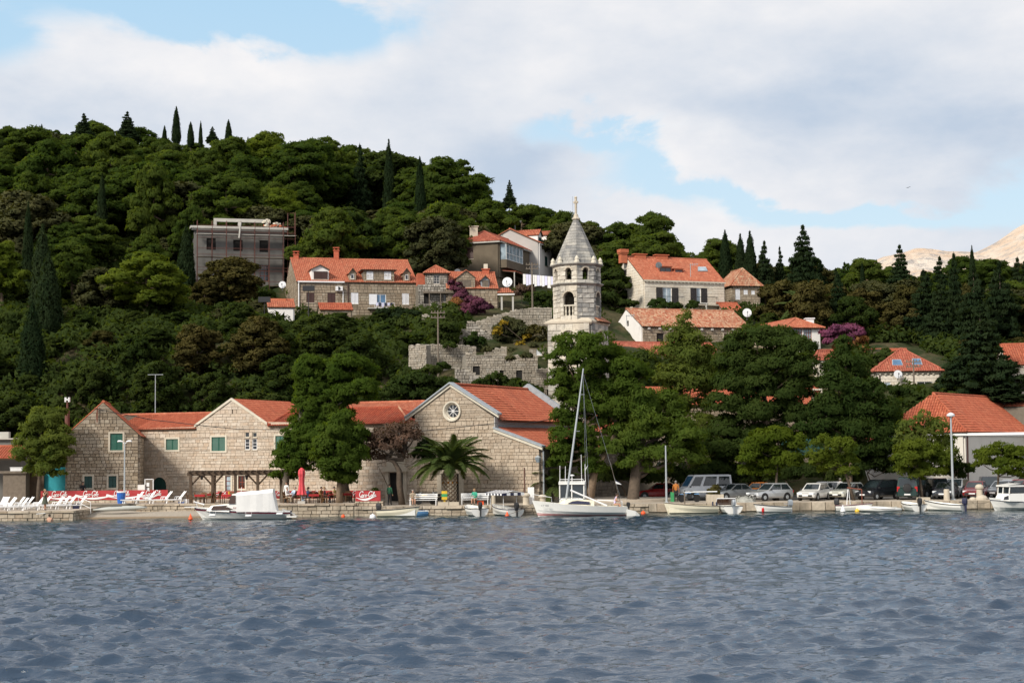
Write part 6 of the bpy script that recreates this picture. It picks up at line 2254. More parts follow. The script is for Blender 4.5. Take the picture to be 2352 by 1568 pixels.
def frond_mesh(name,L,arch,mat,r,n=34,wid=.62,seg=7):
 """one feather leaf: curved midrib with two rows of leaflets"""
 b=MB()
 pts=[]
 for i in range(seg+1):
  t=i/seg
  pts.append(Vector((L*(t-.14*t*t*arch),0,L*(t*.85-arch*t*t*.95))))
 b.tube(pts,[.05*(1-.8*i/seg)for i in range(seg+1)],4)
 for i in range(n):
  t=.12+.86*i/n
  f=t*seg
  k=min(seg-1,int(f))
  p=pts[k].lerp(pts[k+1],f-k)
  d=(pts[k+1]-pts[k]).normalized()
  ln=wid*(math.sin(math.pi*min(1,t*.9+.12))**.5)*r.uniform(.85,1.1)
  for s in(-1,1):
   tip=p+Vector((0,s,0))*ln*.75+d*ln*.7+Vector((0,0,-.25*ln))
   w2=d*.075
   b.add([p-w2,p+w2,tip+d*.02,tip-d*.02],[(0,1,2,3)])
 me=bpy.data.meshes.new(name)
 me.from_pydata(b.v,[],b.f)
 me.materials.append(M[mat])
 return me
def palm(label,base,Y,ptop,zb,L,nf,hang,seed,group=None,dead=0,tr=.42):
 r=random.Random(seed)
 foot=gp(base,Y,zb)
 hz=at((base,ptop),Y).z-zb
 o=thing('palm_tree',label,'palm tree',foot,0,group)
 b=MB()
 b.lathe([(tr*1.15,-.2),(tr,.4),(tr*.95,hz*.5),(tr*1.15,hz*.85),(tr*.9,hz+.1)],12)
 nrow=int(hz/.17)
 for i in range(nrow):
  z=.1+i*.17
  for j in range(9):
   a=(j+(i%2)*.5)*2*math.pi/9
   rr2=tr*1.04
   c=Vector((rr2*math.cos(a),rr2*math.sin(a),z))
   t_=Vector((-math.sin(a),math.cos(a),0))*.12
   ou=Vector((math.cos(a),math.sin(a),0))*.07
   b.add([c-t_,c+Vector((0,0,-.1)),c+t_,c+ou+Vector((0,0,.14))],[(0,1,3),(1,2,3),(0,3,2)],1)
 tk=b.build('trunk',['bark_pine','trim_stone'],o)
 ms=[frond_mesh('frond',L*q,a_,'palm_leaf',r)for q,a_ in((1,.65),(1.05,.8),(.95,.95),(1,1.1))]
 dm=frond_mesh('frond',L*.36,1.5,'palm_dead',r)
 for i in range(nf):
  t=i/nf
  c=link('frond',r.choice(ms[:2]if t<.4 else ms[1:3]if t<.75 else ms[2:]),o)
  el=R(86)-R(86+hang)*t**.85
  mt=Matrix.Translation((0,0,hz))@Matrix.Rotation(i*2.4+r.uniform(-.25,.25),4,'Z')@Matrix.Rotation(-(el-R(42)),4,'Y')@Matrix.Rotation(r.uniform(-.4,.4),4,'X')
  c.matrix_local=mt
 for i in range(dead):
  c=link('frond',dm,o)
  c['label']='withered orange leaf'
  c.matrix_local=Matrix.Translation((0,0,hz-.1))@Matrix.Rotation(2.6+i*.9,4,'Z')@Matrix.Rotation(R(55),4,'Y')
 return o
palm('large date palm with drooping leaves in front of the church door',P('C',750,0)[0],137.6,P('C',0,965)[1],ZQ,4.1,60,-32,5,dead=4,tr=.56)
palm('low dark palm beside the church corner, behind the cabin boat',P('C',1790,0)[0],140,P('C',0,1110)[1],ZQ,2.6,22,0,8,tr=.2)
q=at(P('K',280,930),205)
palm('dark palm on the slope behind the white chimney',P('K',290,0)[0],205,P('K',0,830)[1],gz(q.x,205),4.6,26,20,9,tr=.3)
BO='bougainvillea'
def bush(name,label,Y,blobs,mat,cat='bush',**k):
 s=F/Y
 cx=sum(b[0]for b in blobs)/len(blobs)
 x=gp(cx,Y,0).x
 k.setdefault('zb',gz(x,Y)-.3)
 k.setdefault('cr',.8)
 k.setdefault('tuft',.27)
 return shaped(name,label,Y,blobs,mat,cx,trunk='bark',r0=.05,cat=cat,asp=.5,**k)
pp2=lambda c,L:[(*P(c,a,b_),rx*CR[c][2],ry*CR[c][2])for a,b_,rx,ry in L]
bush(BO,'magenta bougainvillea in front of the dormer house',196.5,pp2('H',[(1700,1020,110,70),(1640,1080,90,60),(1760,1090,90,50),(1850,1060,80,60),(1790,1010,70,50),(1700,960,70,30)]),'bougain_pink',cr=.5,tuft=.2,seed=4)
bush(BO,'orange flowering creeper left of the magenta bougainvillea',197,pp2('H',[(1560,1000,90,50),(1600,1060,70,60),(1530,1060,60,60)]),'bougain_orange',cr=.5,tuft=.2,seed=5)
bush(BO,'purple bougainvillea climbing up between the rubble house and the dormer house',198,pp2('H',[(1480,780,40,30),(1540,840,60,60),(1590,900,60,50),(1570,930,70,30)]),'bougain_pink',cr=.5,tuft=.2,seed=6)
bush(BO,'large pink bougainvillea right of the red windowed house',186,pp2('K',[(450,1010,50,40),(540,990,70,50),(640,970,70,40),(710,1000,50,50),(480,1070,70,50),(590,1050,80,60)]),'bougain_pink',cr=.5,tuft=.2,seed=7)
bush(BO,'orange creeper along the right edge of the large pink bougainvillea',186.5,pp2('K',[(690,1060,60,60),(750,1100,50,60),(640,1100,60,50),(560,1120,60,40),(720,1150,60,40)]),'bougain_orange',cr=.5,tuft=.2,seed=8)
bush(BO,'dark red flowering creeper under the laundry line',206,pp2('I',[(760,1160,70,50),(830,1150,60,40),(720,1190,50,30)]),'tamarisk_leaf',cr=.6,seed=9)
bush('yellowing_bush','bush with yellowing leaves in front of the grey retaining wall',182,pp2('L',[(1270,560,70,70),(1360,500,90,80),(1450,560,110,110),(1560,620,100,80),(1330,650,110,80),(1450,720,120,80),(1560,720,80,70),(1290,760,70,50)]),'olive_leaf',seed=10)
bush('yellowing_bush','yellow leaf sprays on the front of the yellowing bush',180.5,pp2('L',[(1240,570,40,70),(1500,740,50,60),(1580,640,50,50),(1300,480,40,30),(1430,780,40,30)]),'yellow_leaf',seed=11,cover=.5)
bush('green_bush','dense green bush behind the wooden pole on the terrace',178,pp2('L',[(560,480,70,80),(650,420,80,80),(740,440,70,80),(560,600,80,90),(680,580,110,100),(770,560,60,90),(620,690,130,50)]),'dark_leaf',seed=12)
bush('green_bush','dark bush at the foot of the broken rubble wall',178,pp2('L',[(900,690,60,50),(980,650,60,60),(1050,700,60,60),(980,730,100,40)]),'dark_leaf',seed=13)
bush('green_bush','dark green bush in front of the roofless ruin window',165,pp2('L',[(1180,1120,60,60),(1240,1080,60,60),(1310,1130,60,50),(1220,1180,110,40),(1380,1190,80,30)]),'dark_leaf',seed=14)
bush('green_bush','low green bushes right behind the church roof',164,pp2('L',[(1440,1150,60,50),(1520,1180,70,50),(1620,1220,80,50),(1720,1260,60,50),(1540,1230,90,40)]),'dark_leaf',seed=15)
bush('green_bush','green bush behind the pole under the laundry, left of the tower',200,pp2('I',[(860,1250,70,50),(950,1230,80,50),(1040,1260,70,60),(920,1310,90,40),(1060,1320,60,40)]),'dark_leaf',seed=16)
bush('vine_canopy','dark green vine canopy in front of the white shuttered house',194,pp2('H',[(700,1100,90,30),(820,1100,100,34),(940,1110,100,36),(1060,1120,80,36),(880,1150,120,30),(1000,1170,110,30)]),'cypress_leaf',seed=17)
bush('green_bush','light green vine over the corner of the cream house',213,pp2('J',[(200,570,50,40),(290,570,70,40),(380,580,50,30),(220,680,70,60),(300,750,90,60),(420,760,70,40),(230,850,70,60),(330,860,70,40),(190,740,50,60)]),'dark_leaf',seed=18)
bush('green_bush','green shrub under the left balcony of the cream house',211,pp2('J',[(650,760,50,50),(720,740,50,40),(790,780,80,34),(880,780,60,30),(700,800,90,30)]),'dark_leaf',seed=19)
bush('green_bush','small shrub beside the glass balcony door of the cream house',211,pp2('J',[(1050,750,40,30),(1020,790,60,24)]),'dark_leaf',seed=20)
tree_px('olive','olive_tree','big rounded olive green tree above the white shuttered house',1000,497,216,150,group=None,seed=1,pbase=650)
bush('green_bush','dark shrubs left of the brown stucco house',219,pp2('H',[(1400,500,110,80),(1500,480,110,90),(1580,460,60,60),(1250,500,120,80),(1330,430,100,80),(1560,560,90,60),(1420,580,140,50)]),'dark_leaf',seed=21)
tree_px('brown','brown_tree','thin brownish tree in front of the grey unfinished building',535,588,205,150,seed=2,pbase=710)
tree_px('brown','brown_tree','small brown bush at the left foot of the unfinished building',470,640,203,80,seed=3,pbase=715)
tree_px('pineb','bright_pine','large bright green pine below the unfinished building',335,578,192,205,seed=2,pbase=800)
tree_px('pineb','bright_pine','bright green pine cut by the left picture edge',5,555,196,130,seed=3,pbase=790)
tree_px('pine','lone_pine','pine with a bare grey trunk left of the unfinished building',352,372,228,120,seed=4,pbase=600)
tree_px('pine','lone_pine','pine leaning over the left end of the unfinished building',445,470,219,95,seed=3,pbase=640)
tree_px('cypress','ivy_tree','dark ivy clad column tree at the left end of the unfinished building',428,520,212,62,seed=1,pbase=715)
for px_,pt_,Y_,w_,pb_,lb in((65,470,208,42,760,'tall narrow dark cypress near the left picture edge'),(98,520,194,80,800,'broad dark cypress right of the narrow one at the left edge'),(112,585,183,92,870,'wide ivy covered cypress with its foot behind the left gable house'),(75,700,173,90,900,'dark shaggy cypress lowest on the left slope')):
 tree_px('cypress','cypress',lb,px_,pt_,Y_,w_,seed=1,pbase=pb_,group='dark cypresses at the left')
for px_,pt_,w_,pb_,kd,lb in((405,246,30,330,'cypress','tallest slim cypress on the left skyline'),(438,280,24,335,'cypress','short cypress just right of the tallest skyline cypress'),(461,278,14,335,'cypress','very thin cypress on the left skyline'),(488,290,32,330,'conifer','small spiky conifer between two skyline cypresses'),(525,275,24,330,'cypress','slim cypress standing apart at the right of the skyline row'),(378,288,16,325,'cypress','tiny cypress tip left of the tallest skyline cypress'),(192,260,60,330,'conifer','leftmost ragged conifer on the skyline'),(293,256,62,330,'conifer','ragged conifer right of the leftmost one on the skyline'),(893,325,42,520,'cypress','tall dark cypress above the olive green tree'),(826,332,60,560,'conifer','tall ragged cypress with a bent tip left of the dark skyline cypress'),(1170,413,34,480,'conifer','small dark conifer tip on the slope of the skyline right of the middle')):
 tree_px(kd,'cypress' if kd=='cypress' else 'conifer',lb,px_,pt_,285 if px_<600 else 262,w_,seed=1,pbase=pb_,group='conifers on the skyline')
for px_,pt_,w_,pb_,kd,Y_,lb in((1665,532,52,690,'cypress',238,'dark cypress right of the cream house roof'),(1700,540,46,690,'cypress',238,'second dark cypress right of the cream house'),(1722,534,50,690,'cypress',236,'tall pointed cypress in the middle of the dark row'),(1755,553,60,690,'conifer',236,'ragged conifer right of the dark cypress row'),(1790,566,40,690,'conifer',238,'small conifer in front of the lighter pine'),(1843,517,88,680,'conifer',234,'tall spreading dark conifer right of the cypress row'),(1980,600,16,660,'cypress',234,'thin small cypress tip before the distant mountain'),(2066,562,76,690,'conifer',232,'ragged conifer standing before the pale mountain'),(2232,566,26,690,'cypress',230,'thin bent cypress tip before the mountain slope'),(2190,582,70,800,'conifer',205,'dark conifer with dense top right of the brown trees'),(2120,620,120,820,'conifer',200,'wide layered cedar behind the skylight house'),(2160,640,110,840,'conifer',196,'dark cedar close behind the skylight house roof'),(2235,610,110,850,'conifer',192,'tall tiered conifer with a bare pale trunk'),(2295,600,110,850,'conifer',198,'dark conifer near the right picture edge'),(2250,700,190,915,'conifer',166,'huge dark conifer in front of the cream stone house'),(2305,862,120,925,'conifer',164,'low dark conifer spreading at the right picture edge')):
 tree_px(kd,'cypress' if kd=='cypress' else 'conifer',lb,px_,pt_,Y_,w_,seed=1+(px_%2),pbase=pb_,group='dark conifers at the right')
for q in('dark shrubs left of the skylight house',[(880,1225,60,50),(960,1190,60,50),(820,1280,50,60),(830,1380,50,60)],176),('dark shrubs in front of the skylight house windows',[(1040,1480,70,50),(1120,1520,60,40)],167),('shrubs on the slope right of the skylight house',[(1440,1420,60,60),(1500,1380,60,60),(1420,1500,70,50)],171),('shrubs behind the small cottage',[(600,1210,70,50),(700,1220,70,50),(780,1250,60,60),(620,1290,80,50)],180):
 bush('green_bush',q[0],q[2],pp2('K',q[1]),'dark_leaf',seed=q[2]%20)
for i,(x,y,r,Y)in enumerate(((620,960,60,170),(1120,775,40,171),(700,722,50,173),(1560,842,45,166),(1040,1140,60,162),(1380,870,34,165),(480,1000,80,168))):
 bush('wall_weeds',['ivy patch hanging on the garden terrace wall','weeds on the ragged wall top above the ruin','weeds along the top of the garden terrace wall','tuft of weeds at the right end of the roofless ruin top','bush against the left foot of the roofless ruin','weeds hanging over the roofless ruin wall','bush at the lower left of the garden terrace wall'][i],Y,pp2('L',[(x,y,r,r*.5),(x+r*.8,y+r*.2,r*.7,r*.5),(x-r*.7,y+r*.3,r*.6,r*.4)]),'dark_leaf' if i%2==0 else 'olive_leaf',cat='weeds',seed=60+i,cr=.5,tuft=.26,zb=at(P('L',x,y+r*.6),Y).z)
bush('green_bush','dark bushes on the slope behind the left half of the church roof',166,[(955,880,36,22),(1000,892,36,22),(915,898,36,22),(1035,885,26,18),(975,905,40,18),(880,905,30,20)],'dark_leaf',seed=34)
bush('scrub','low scrub on the ledge above the roofless ruin',178,pp2('L',[(1420,800,60,30),(1520,805,60,30),(1080,740,50,24),(1640,740,50,30),(1230,760,40,24)]),'olive_leaf',seed=35,zb=at(P('L',1400,825),178).z)
bush('scrub','reddish dry scrub between the tower and the yellowing bush',181,pp2('L',[(1640,560,60,60),(1720,560,60,70),(1790,640,40,80),(1700,680,80,40)]),'brown_leaf',seed=31,cover=.7)
bush('green_bush','rounded bush below the bright pine at the left edge',184,[(25,745,40,26),(75,750,40,26),(30,780,40,26),(80,790,40,26),(130,800,40,24),(20,815,40,24),(60,830,40,24)],'dark_leaf',seed=33)
def blocked(x,y,z,H,Wd):
 s=F/y
 px,pt=proj(Vector((x,y,z+H)))
 pb=proj(Vector((x,y,z+H*.2)))[1]
 hw=Wd/2*s*.92
 for x0,y0,x1,y1,hy in KEEP:
  if px+hw>x0 and px-hw<x1:
   if y<abs(hy)+1 and pb>y0 and pt<y1:
    return True
   if hy>0 and abs(y-hy-5)<6 and px>x0-4 and px<x1+4:
    return True
 return False
pts=[]
rw=random.Random(77)
ORD=['first','second','third','fourth','fifth','sixth','seventh','eighth','ninth','tenth','eleventh','twelfth','thirteenth','fourteenth','fifteenth','sixteenth','seventeenth','eighteenth','nineteenth','twentieth']
cand=[]
for i in range(9000):
 y=rw.uniform(164,318)
 x=rw.uniform(-.335*y-6,.335*y+6)
 cand.append((x,y))
todo={}
for x,y in cand:
 s=F/y
 z=gz(x,y)
 px,pg=proj(Vector((x,y,z)))
 right=px>1690
 low=y<205 and px<1000
 if right:
  kind=rw.choice(['brown','brown','broad','olive','pine','brown','conifer']if y<236 else['pine','pine','brown','conifer','olive'])
  H=rw.uniform(5,7.5)if kind not in('pine','conifer')else rw.uniform(6.5,9.5)
  d0=5.0
 elif low:
  kind=rw.choice(['broad','bush','broad','olive','pine']if y>185 else['broad','bush','bush','broad','brown'])
  H=rw.uniform(4,6.5)if kind!='pine' else rw.uniform(7,9)
  d0=4.6
 elif y<212:
  kind=rw.choice(['bush','broad','bush'])
  H=rw.uniform(2.5,4.5)
  d0=4.2
 else:
  kind=rw.choice(['pine']*11+['broad','olive','cypress','pineb'])
  H=rw.uniform(7.5,13.5)if y<275 else rw.uniform(7.5,12)
  d0=H*.58
 if px>1380 and y>240:
  H*=.85
 if px>1050 and y>240 and not right:
  H=max(4,H-3.2*min(1,(px-1050)/120))
 Wd=H*(.22 if kind=='cypress' else .5 if kind=='conifer' else rw.uniform(.75,1.15))if kind not in('bush','olive')else H*rw.uniform(1.1,1.4)
 if any((x-a)**2+(y-c)**2<(d0+e)**2/4 for a,c,e in pts):
  continue
 if blocked(x,y,z,H,Wd):
  H2,W2=H*.45,Wd*.6
  if kind in('broad','bush','olive','brown')and not blocked(x,y,z,H2,W2):
   H,Wd=H2,W2
  else:
   continue
 pts.append((x,y,d0))
 zone='above the unfinished building' if 430<px<700 and y>216 else 'above the white shuttered house' if 700<=px<960 and y>205 else 'left of the unfinished building' if px<430 and y>205 else 'behind the brown stucco house' if 960<=px<1300 and y>205 else 'behind the cream house' if 1300<=px<=1690 and y>205 else 'behind the right village roofs' if right else 'behind the long stone building' if low else 'round the bell tower'
 todo.setdefault((kind,zone,int(y/13)),[]).append((px,x,y,z,H,Wd))
ROW=['front']+ORD[1:14]+['rear']
for(kind,zone,rowk)in sorted(todo):
 rows_=sorted(k[2]for k in todo if k[:2]==(kind,zone))
 nm,tone={'pine':('forest_pine','cloud crowned pine'),'pineb':('forest_pine','light green pine'),'cypress':('cypress','slender cypress'),'conifer':('conifer','pointed dark conifer'),'broad':('broadleaf_tree','dark leafy tree'),'bush':('slope_bush','dark rounded bush'),'olive':('olive_tree','olive tree'),'brown':('brown_tree','brownish green tree')}[kind]
 for i,(px,x,y,z,H,Wd)in enumerate(sorted(todo[kind,zone,rowk])):
  lb='%s %s from the left in the %s row %s'%(ORD[min(i,19)],tone,ROW[min(14,rows_.index(rowk))],zone)
  tree(kind,nm,lb,x,y,H,Wd,'bush' if kind=='bush' else 'tree',tone+'s '+zone,rw.randint(1,4)if kind=='pine' else rw.randint(1,2),z)
ug=[]
for i in range(4200):
 y=161+150*rw.random()**1.3
 x=rw.uniform(-.34*y,.34*y)
 z=gz(x,y)
 if y<163 or blocked(x,y,z-.5,1.2,1.6):
  continue
 r_s=rw.uniform(.7,1.5)
 ug.append(((x,y,z+.25),(r_s*1.3,r_s*1.3,r_s)))
me=foliage('undergrowth',ug,'dark_leaf',1.0,.40,.34,.8,3,low=-.2,asp=.5)
o=link('undergrowth',me)
tag(o,'low dark green scrub between the trees of the hillside',kind='stuff')
def car(label,px,Y,rz,col,L=3.9,W_=1.66,H_=1.42,style='hatch',z=ZQ+.004,glass='glass_car',lamps=True,name='parked_car',cat='car',spare=False):
 o=thing(name,label,cat,gp(px,Y,z),R(rz),'cars parked along the quay')
 sp={'hatch':(-.20,-.02,.34,.47,.90),'sedan':(-.20,-.02,.20,.36,.90),'mpv':(-.30,-.08,.38,.48,.98),'suv':(-.22,-.08,.44,.49,1.05),'van':(-.38,-.24,.47,.495,1.12),'estate':(-.2,-.03,.42,.49,.93)}[style]
 xb0,xr0,xr1,xb1,zb=sp
 b=MB()
 st=[(-.5,.40,.34,zb*.62),(-.475,.47,.27,zb*.74),(-.40,.495,.25,zb*.84),(xb0,.5,.24,zb*.97),(0,.5,.24,zb),(.3,.5,.24,zb*1.02),(.47,.475,.26,zb*(1.0 if style!='sedan' else .97)),(.5,.42,.34,zb*.85)]
 if style=='van':
  st=[(-.5,.42,.36,zb*.62),(-.48,.48,.3,zb*.82),(-.40,.5,.28,zb*.98),(0,.5,.28,zb),(.48,.5,.28,zb),(.5,.48,.34,zb*.95)]
 rings=[]
 for x,hw,z0,z1 in st:
  w=hw*W_
  rings.append([(x*L,y,zz)for y,zz in((-w*.92,z0),(-w,z0+.14),(-w,z0+(z1-z0)*.62),(-w*.93,z1),(-w*.6,z1+.02),(w*.6,z1+.02),(w*.93,z1),(w,z0+(z1-z0)*.62),(w,z0+.14),(w*.92,z0))])
 b.loft(rings)
 hb,ht=.465*W_,.385*W_ if style!='van' else .44*W_
 q=[Vector(p)for p in((xb0*L,-hb,zb-.03),(xb1*L,-hb,zb-.03),(xb1*L,hb,zb-.03),(xb0*L,hb,zb-.03),(xr0*L,-ht,H_-.03),(xr1*L,-ht,H_-.03),(xr1*L,ht,H_-.03),(xr0*L,ht,H_-.03))]
 b.hexa(q)
 rf=[q[4],q[5],q[6],q[7]]
 c=sum(rf,Vector())/4
 b.loft([[p for p in rf],[c+(p-c)*.9+Vector((0,0,.04))for p in rf]])
 body=b.build('body',col,o)
 def face(nm,a,b_,c_,d,s0,s1,t0,t1,mat,off=.012):
  f=lambda s,t:(a*(1-s)+b_*s)*(1-t)+(d*(1-s)+c_*s)*t
  pts=[f(s0,t0),f(s1,t0),f(s1,t1),f(s0,t1)]
  n=(pts[1]-pts[0]).cross(pts[3]-pts[0]).normalized()
  m_=MB()
  m_.slab([p+n*off for p in pts],-n*.03)
  return m_.build(nm,mat,o)
 face('windscreen',q[3],q[0],q[4],q[7],.06,.94,.1,.93,glass)
 face('rear_window',q[1],q[2],q[6],q[5],.08,.92,.15,.9,glass)
 nw={'hatch':((.04,.50),(.54,.93)),'sedan':((.05,.48),(.52,.92)),'mpv':((.06,.36),(.39,.66),(.69,.95)),'suv':((.04,.36),(.39,.66),(.69,.95)),'van':((.05,.27),(.33,.62),(.68,.95)),'estate':((.04,.36),(.39,.64),(.67,.94))}[style]
 for s0,s1 in nw:
  face('side_window',q[0],q[1],q[5],q[4],s0,s1,.12,.88,'glass_car')
  face('side_window',q[2],q[3],q[7],q[6],1-s1,1-s0,.12,.88,'glass_car')
 rw=.30 if style not in('suv','van')else .36
 for x in(-.31,.30):
  for s in(-1,1):
   w=MB()
   w.lathe([(rw*.62,s*.01),(rw,0),(rw,-s*.17),(rw*.5,-s*.18)],16,(x*L,s*(W_/2+.006),rw),axis='Y')
   wh=w.build('wheel','black_rubber',o)
   w=MB()
   w.lathe([(rw*.6,0),(rw*.52,s*.012),(rw*.2,s*.016),(.02,s*.02)],10,(x*L,s*(W_/2+.008),rw),axis='Y')
   w.build('rim','galvanised',wh)
   w=MB()
   w.lathe([(rw*1.2,0),(rw*1.2,s*.004),(.05,s*.005)],16,(x*L,s*(W_/2-.002),rw+.03),axis='Y')
   w.build('wheel_arch','black_rubber',o)
 if lamps:
  for s in(-1,1):
   m_=MB()
   m_.box((-.478*L,s*W_*.36,zb*.70),(.1,W_*.2,.14),0,s*.35)
   m_.build('headlight','lens',o)
   m_=MB()
   m_.box((.484*L,s*W_*.40,zb*.85),(.08,W_*.12,.2 if style not in('suv','van','estate')else .42))
   m_.build('tail_light','tail_red',o)
   m_=MB()
   m_.box(((xb0+.05)*L,s*(W_/2+.07),zb+.04),(.1,.16,.12))
   m_.build('wing_mirror','black_plastic',o)
 m_=MB()
 m_.box((-.5*L,0,.42),(.04,W_*.72,.16))
 m_.box((-.492*L,0,zb*.66),(.04,W_*.36,.09))
 m_.build('grille','black_plastic',o)
 for x in(-.508,.503):
  m_=MB()
  m_.box((x*L,0,.45),(.02,.5,.11))
  m_.build('number_plate','white_paint',o)
 if spare:
  m_=MB()
  m_.lathe([(.34,0),(.36,.1),(.33,.2),(.1,.22)],18,(.5*L,0,.98),axis='X')
  m_.build('spare_wheel','black_rubber',o)
 return o
D_=lambda x:P('D',x,0)[0]
E_=lambda x:P('E',x,0)[0]
F_=lambda x:P('F',x,0)[0]
car('red hatchback parked under the thick pine trunk',D_(1212),147,0,'car_red',3.7)
v_=car('white minibus van with blue tinted windscreen',E_(365),143.5,14,'van_white',4.7,1.8,2.15,'van',glass='glass_blue')
car('grey saloon car between the white van and the silver hatchback',E_(655),141.5,28,'car_greysilver',4.3,1.68,1.4,'sedan')
car('dark car with an orange lower half behind the silver hatchback',E_(830),146.5,10,'car_orange',3.8)
car('silver hatchback with its bonnet to the sea',E_(1015),139,30,'car_silver',3.85,1.66,1.46)
car('white hatchback facing the water, beside the slanting pine',E_(1447),138.5,58,'car_white',3.9,1.64,1.42)
car('second white car half hidden behind the white hatchback',E_(1540),143,40,'car_white',4.0,1.66,1.45,'estate')
car('old ivory boxy hatchback behind the small boat with the red davit',E_(1770),140,48,'car_ivory',3.8,1.62,1.42)
car('black people carrier with bright headlights',F_(510),139,40,'car_black',4.3,1.74,1.65,'mpv')
car('dark green off-roader seen from behind, spare wheel on its door',F_(795),139,-104,'car_green',4.2,1.78,1.85,'suv',spare=True)
car('dark pick-up half hidden by the round leaning pine',F_(985),142,-70,'car_black',4.4,1.75,1.7,'suv',lamps=False)
car('dark grey blue hatchback left of the grey lamp post',F_(1170),138.8,66,'car_navy',4.1,1.68,1.4)
car('silver estate car behind the lamp post',F_(1265),143.5,62,'car_silver',4.4,1.72,1.6,'estate')
car('wine red hatchback behind the stone bollards',F_(1460),139.3,66,'car_wine',3.9,1.66,1.42)
car('dark van with a raised tailgate right of the wine red hatchback',F_(1600),143,80,'car_black',4.2,1.75,1.75,'mpv',lamps=False)
car('silver car seen through the flat topped pine stems',F_(1725),141,50,'car_greysilver',4.1,1.68,1.42,'sedan')
car('second silver car behind the flat topped pine',F_(1800),144.5,45,'car_silver',4.1,1.68,1.45,'hatch')
car('red car at the right picture edge behind the cabin boat',F_(1910),141.5,40,'car_wine',4.0,1.68,1.5,'mpv')
def hull(L,B,zbow,zst,rows,raked=.35,tr=.82,keel=-.2,n=13):
 """rows: fractions of the side height with a material index; bow at -x"""
 b=MB()
 rings=[]
 fr=[r[0]for r in rows]+[1.0]
 for i in range(n):
  t=i/(n-1)
  hb=B/2*min(1,(1-(1-t)**2.3))**.75*(1-(1-tr)*max(0,(t-.55)/.45)**1.6)+.015
  zs=zst+(zbow-zst)*(1-t)**1.8
  x0=-L/2+t*L
  half=[]
  for f in fr:
   zz=zs+(keel-zs)*f
   w=hb*(1-f**2.6*.92)
   half.append((x0+raked*f*(1-t)**2*1.2,w,zz))
  rings.append([(x,-w,z)for x,w,z in half]+[(x,w,z)for x,w,z in half[::-1]])
 m_=len(fr)
 for j in range(m_-1):
  for s in(0,1):
   rr=[[r[j],r[j+1]]if not s else[r[2*m_-1-j],r[2*m_-2-j]]for r in rings]
   b.loft(rr,rows[j][1],cap=False,closed=False)
 last=rings[-1]
 b.add(last,[tuple(range(len(last)))],rows[min(1,len(rows)-1)][1])
 b.loft([[r[m_-1],r[m_]]for r in rings],rows[-1][1],cap=False,closed=False)
 gun=[r[0]for r in rings],[r[-1]for r in rings]
 return b,gun,rings
def outboard(o,x,zt,mat='black_plastic',sc=1.0):
 b=MB()
 b.loft([[(x+dx*sc,dy*sc,zt+z*sc)for dx,dy in((-.14*k,-.12*k),(.2*k,-.12*k),(.24*k,0),(.2*k,.12*k),(-.14*k,.12*k))]for z,k in((-.02,.8),(.05,1.05),(.28,1.1),(.42,.95),(.48,.6))])
 b.box((x+.1*sc,0,zt-.3*sc),(.14*sc,.1*sc,.7*sc))
 b.box((x+.16*sc,0,zt-.68*sc),(.34*sc,.03,.12*sc))
 b.box((x-.05*sc,0,zt-.1*sc),(.2*sc,.22*sc,.12*sc))
 b.tube([(x-.1*sc,0,zt+.1*sc),(x-.5*sc,.05,zt+.16*sc)],.025)
 return b.build('outboard_motor',mat,o)
BG='small boats moored along the quay'
def open_boat(label,px,Y,rz,L=3.6,B=1.5,mat='boat_white',trim='black_rubber',zb=.75,zs=.5,motor=True,mmat='black_plastic',inside='boat_white',thwarts=3,name='moored_boat',extra=None):
 o=thing(name,label,'boat',gp(px,Y,0),R(rz),BG)
 b,gun,rings=hull(L,B,zb,zs,[(0,0),(.12,0),(.3,0),(.6,0)])
 b.build('hull',mat,o,smooth=False)
 b=MB()
 for g in gun:
  b.tube([Vector(p)+Vector((0,0,-.03))for p in g],.035,5)
 b.tube([gun[0][-1],gun[1][-1]],.03,5)
 b.build('rubbing_strake',trim,o)
 b=MB()
 inn=[]
 for i,r in enumerate(rings[1:-1]):
  w=r[0][1]
  inn.append([(r[0][0]+.03,w*.93,r[0][2]),(r[0][0]+.03,w*.75,.12),(r[0][0]+.03,-w*.75,.12),(r[0][0]+.03,-w*.93,r[0][2])])
 b.loft(inn,cap=True,closed=False)
 for g,s in((gun[0],1),(gun[1],-1)):
  b.loft([[p,(p[0],p[1]*.9,p[2]+.01)]for p in g],cap=False,closed=False)
 b.add([rings[1][0],rings[1][-1],rings[0][0]],[(0,1,2)])
 b.build('interior',inside,o)
 for i in range(thwarts):
  k=int(len(rings)*(.3+.28*i))
  r=rings[min(k,len(rings)-2)]
  b=MB()
  b.box((r[0][0],0,r[0][2]-.16),(.26,abs(r[0][1])*1.8,.04))
  b.build('thwart',inside,o)
 if motor:
  outboard(o,L/2+.05,zs+.05,mmat)
 return o
def mast_line(o,pts,r=.012,mat='steel',name='rope'):
 b=MB()
 b.tube(pts,r,4)
 return b.build(name,mat,o)
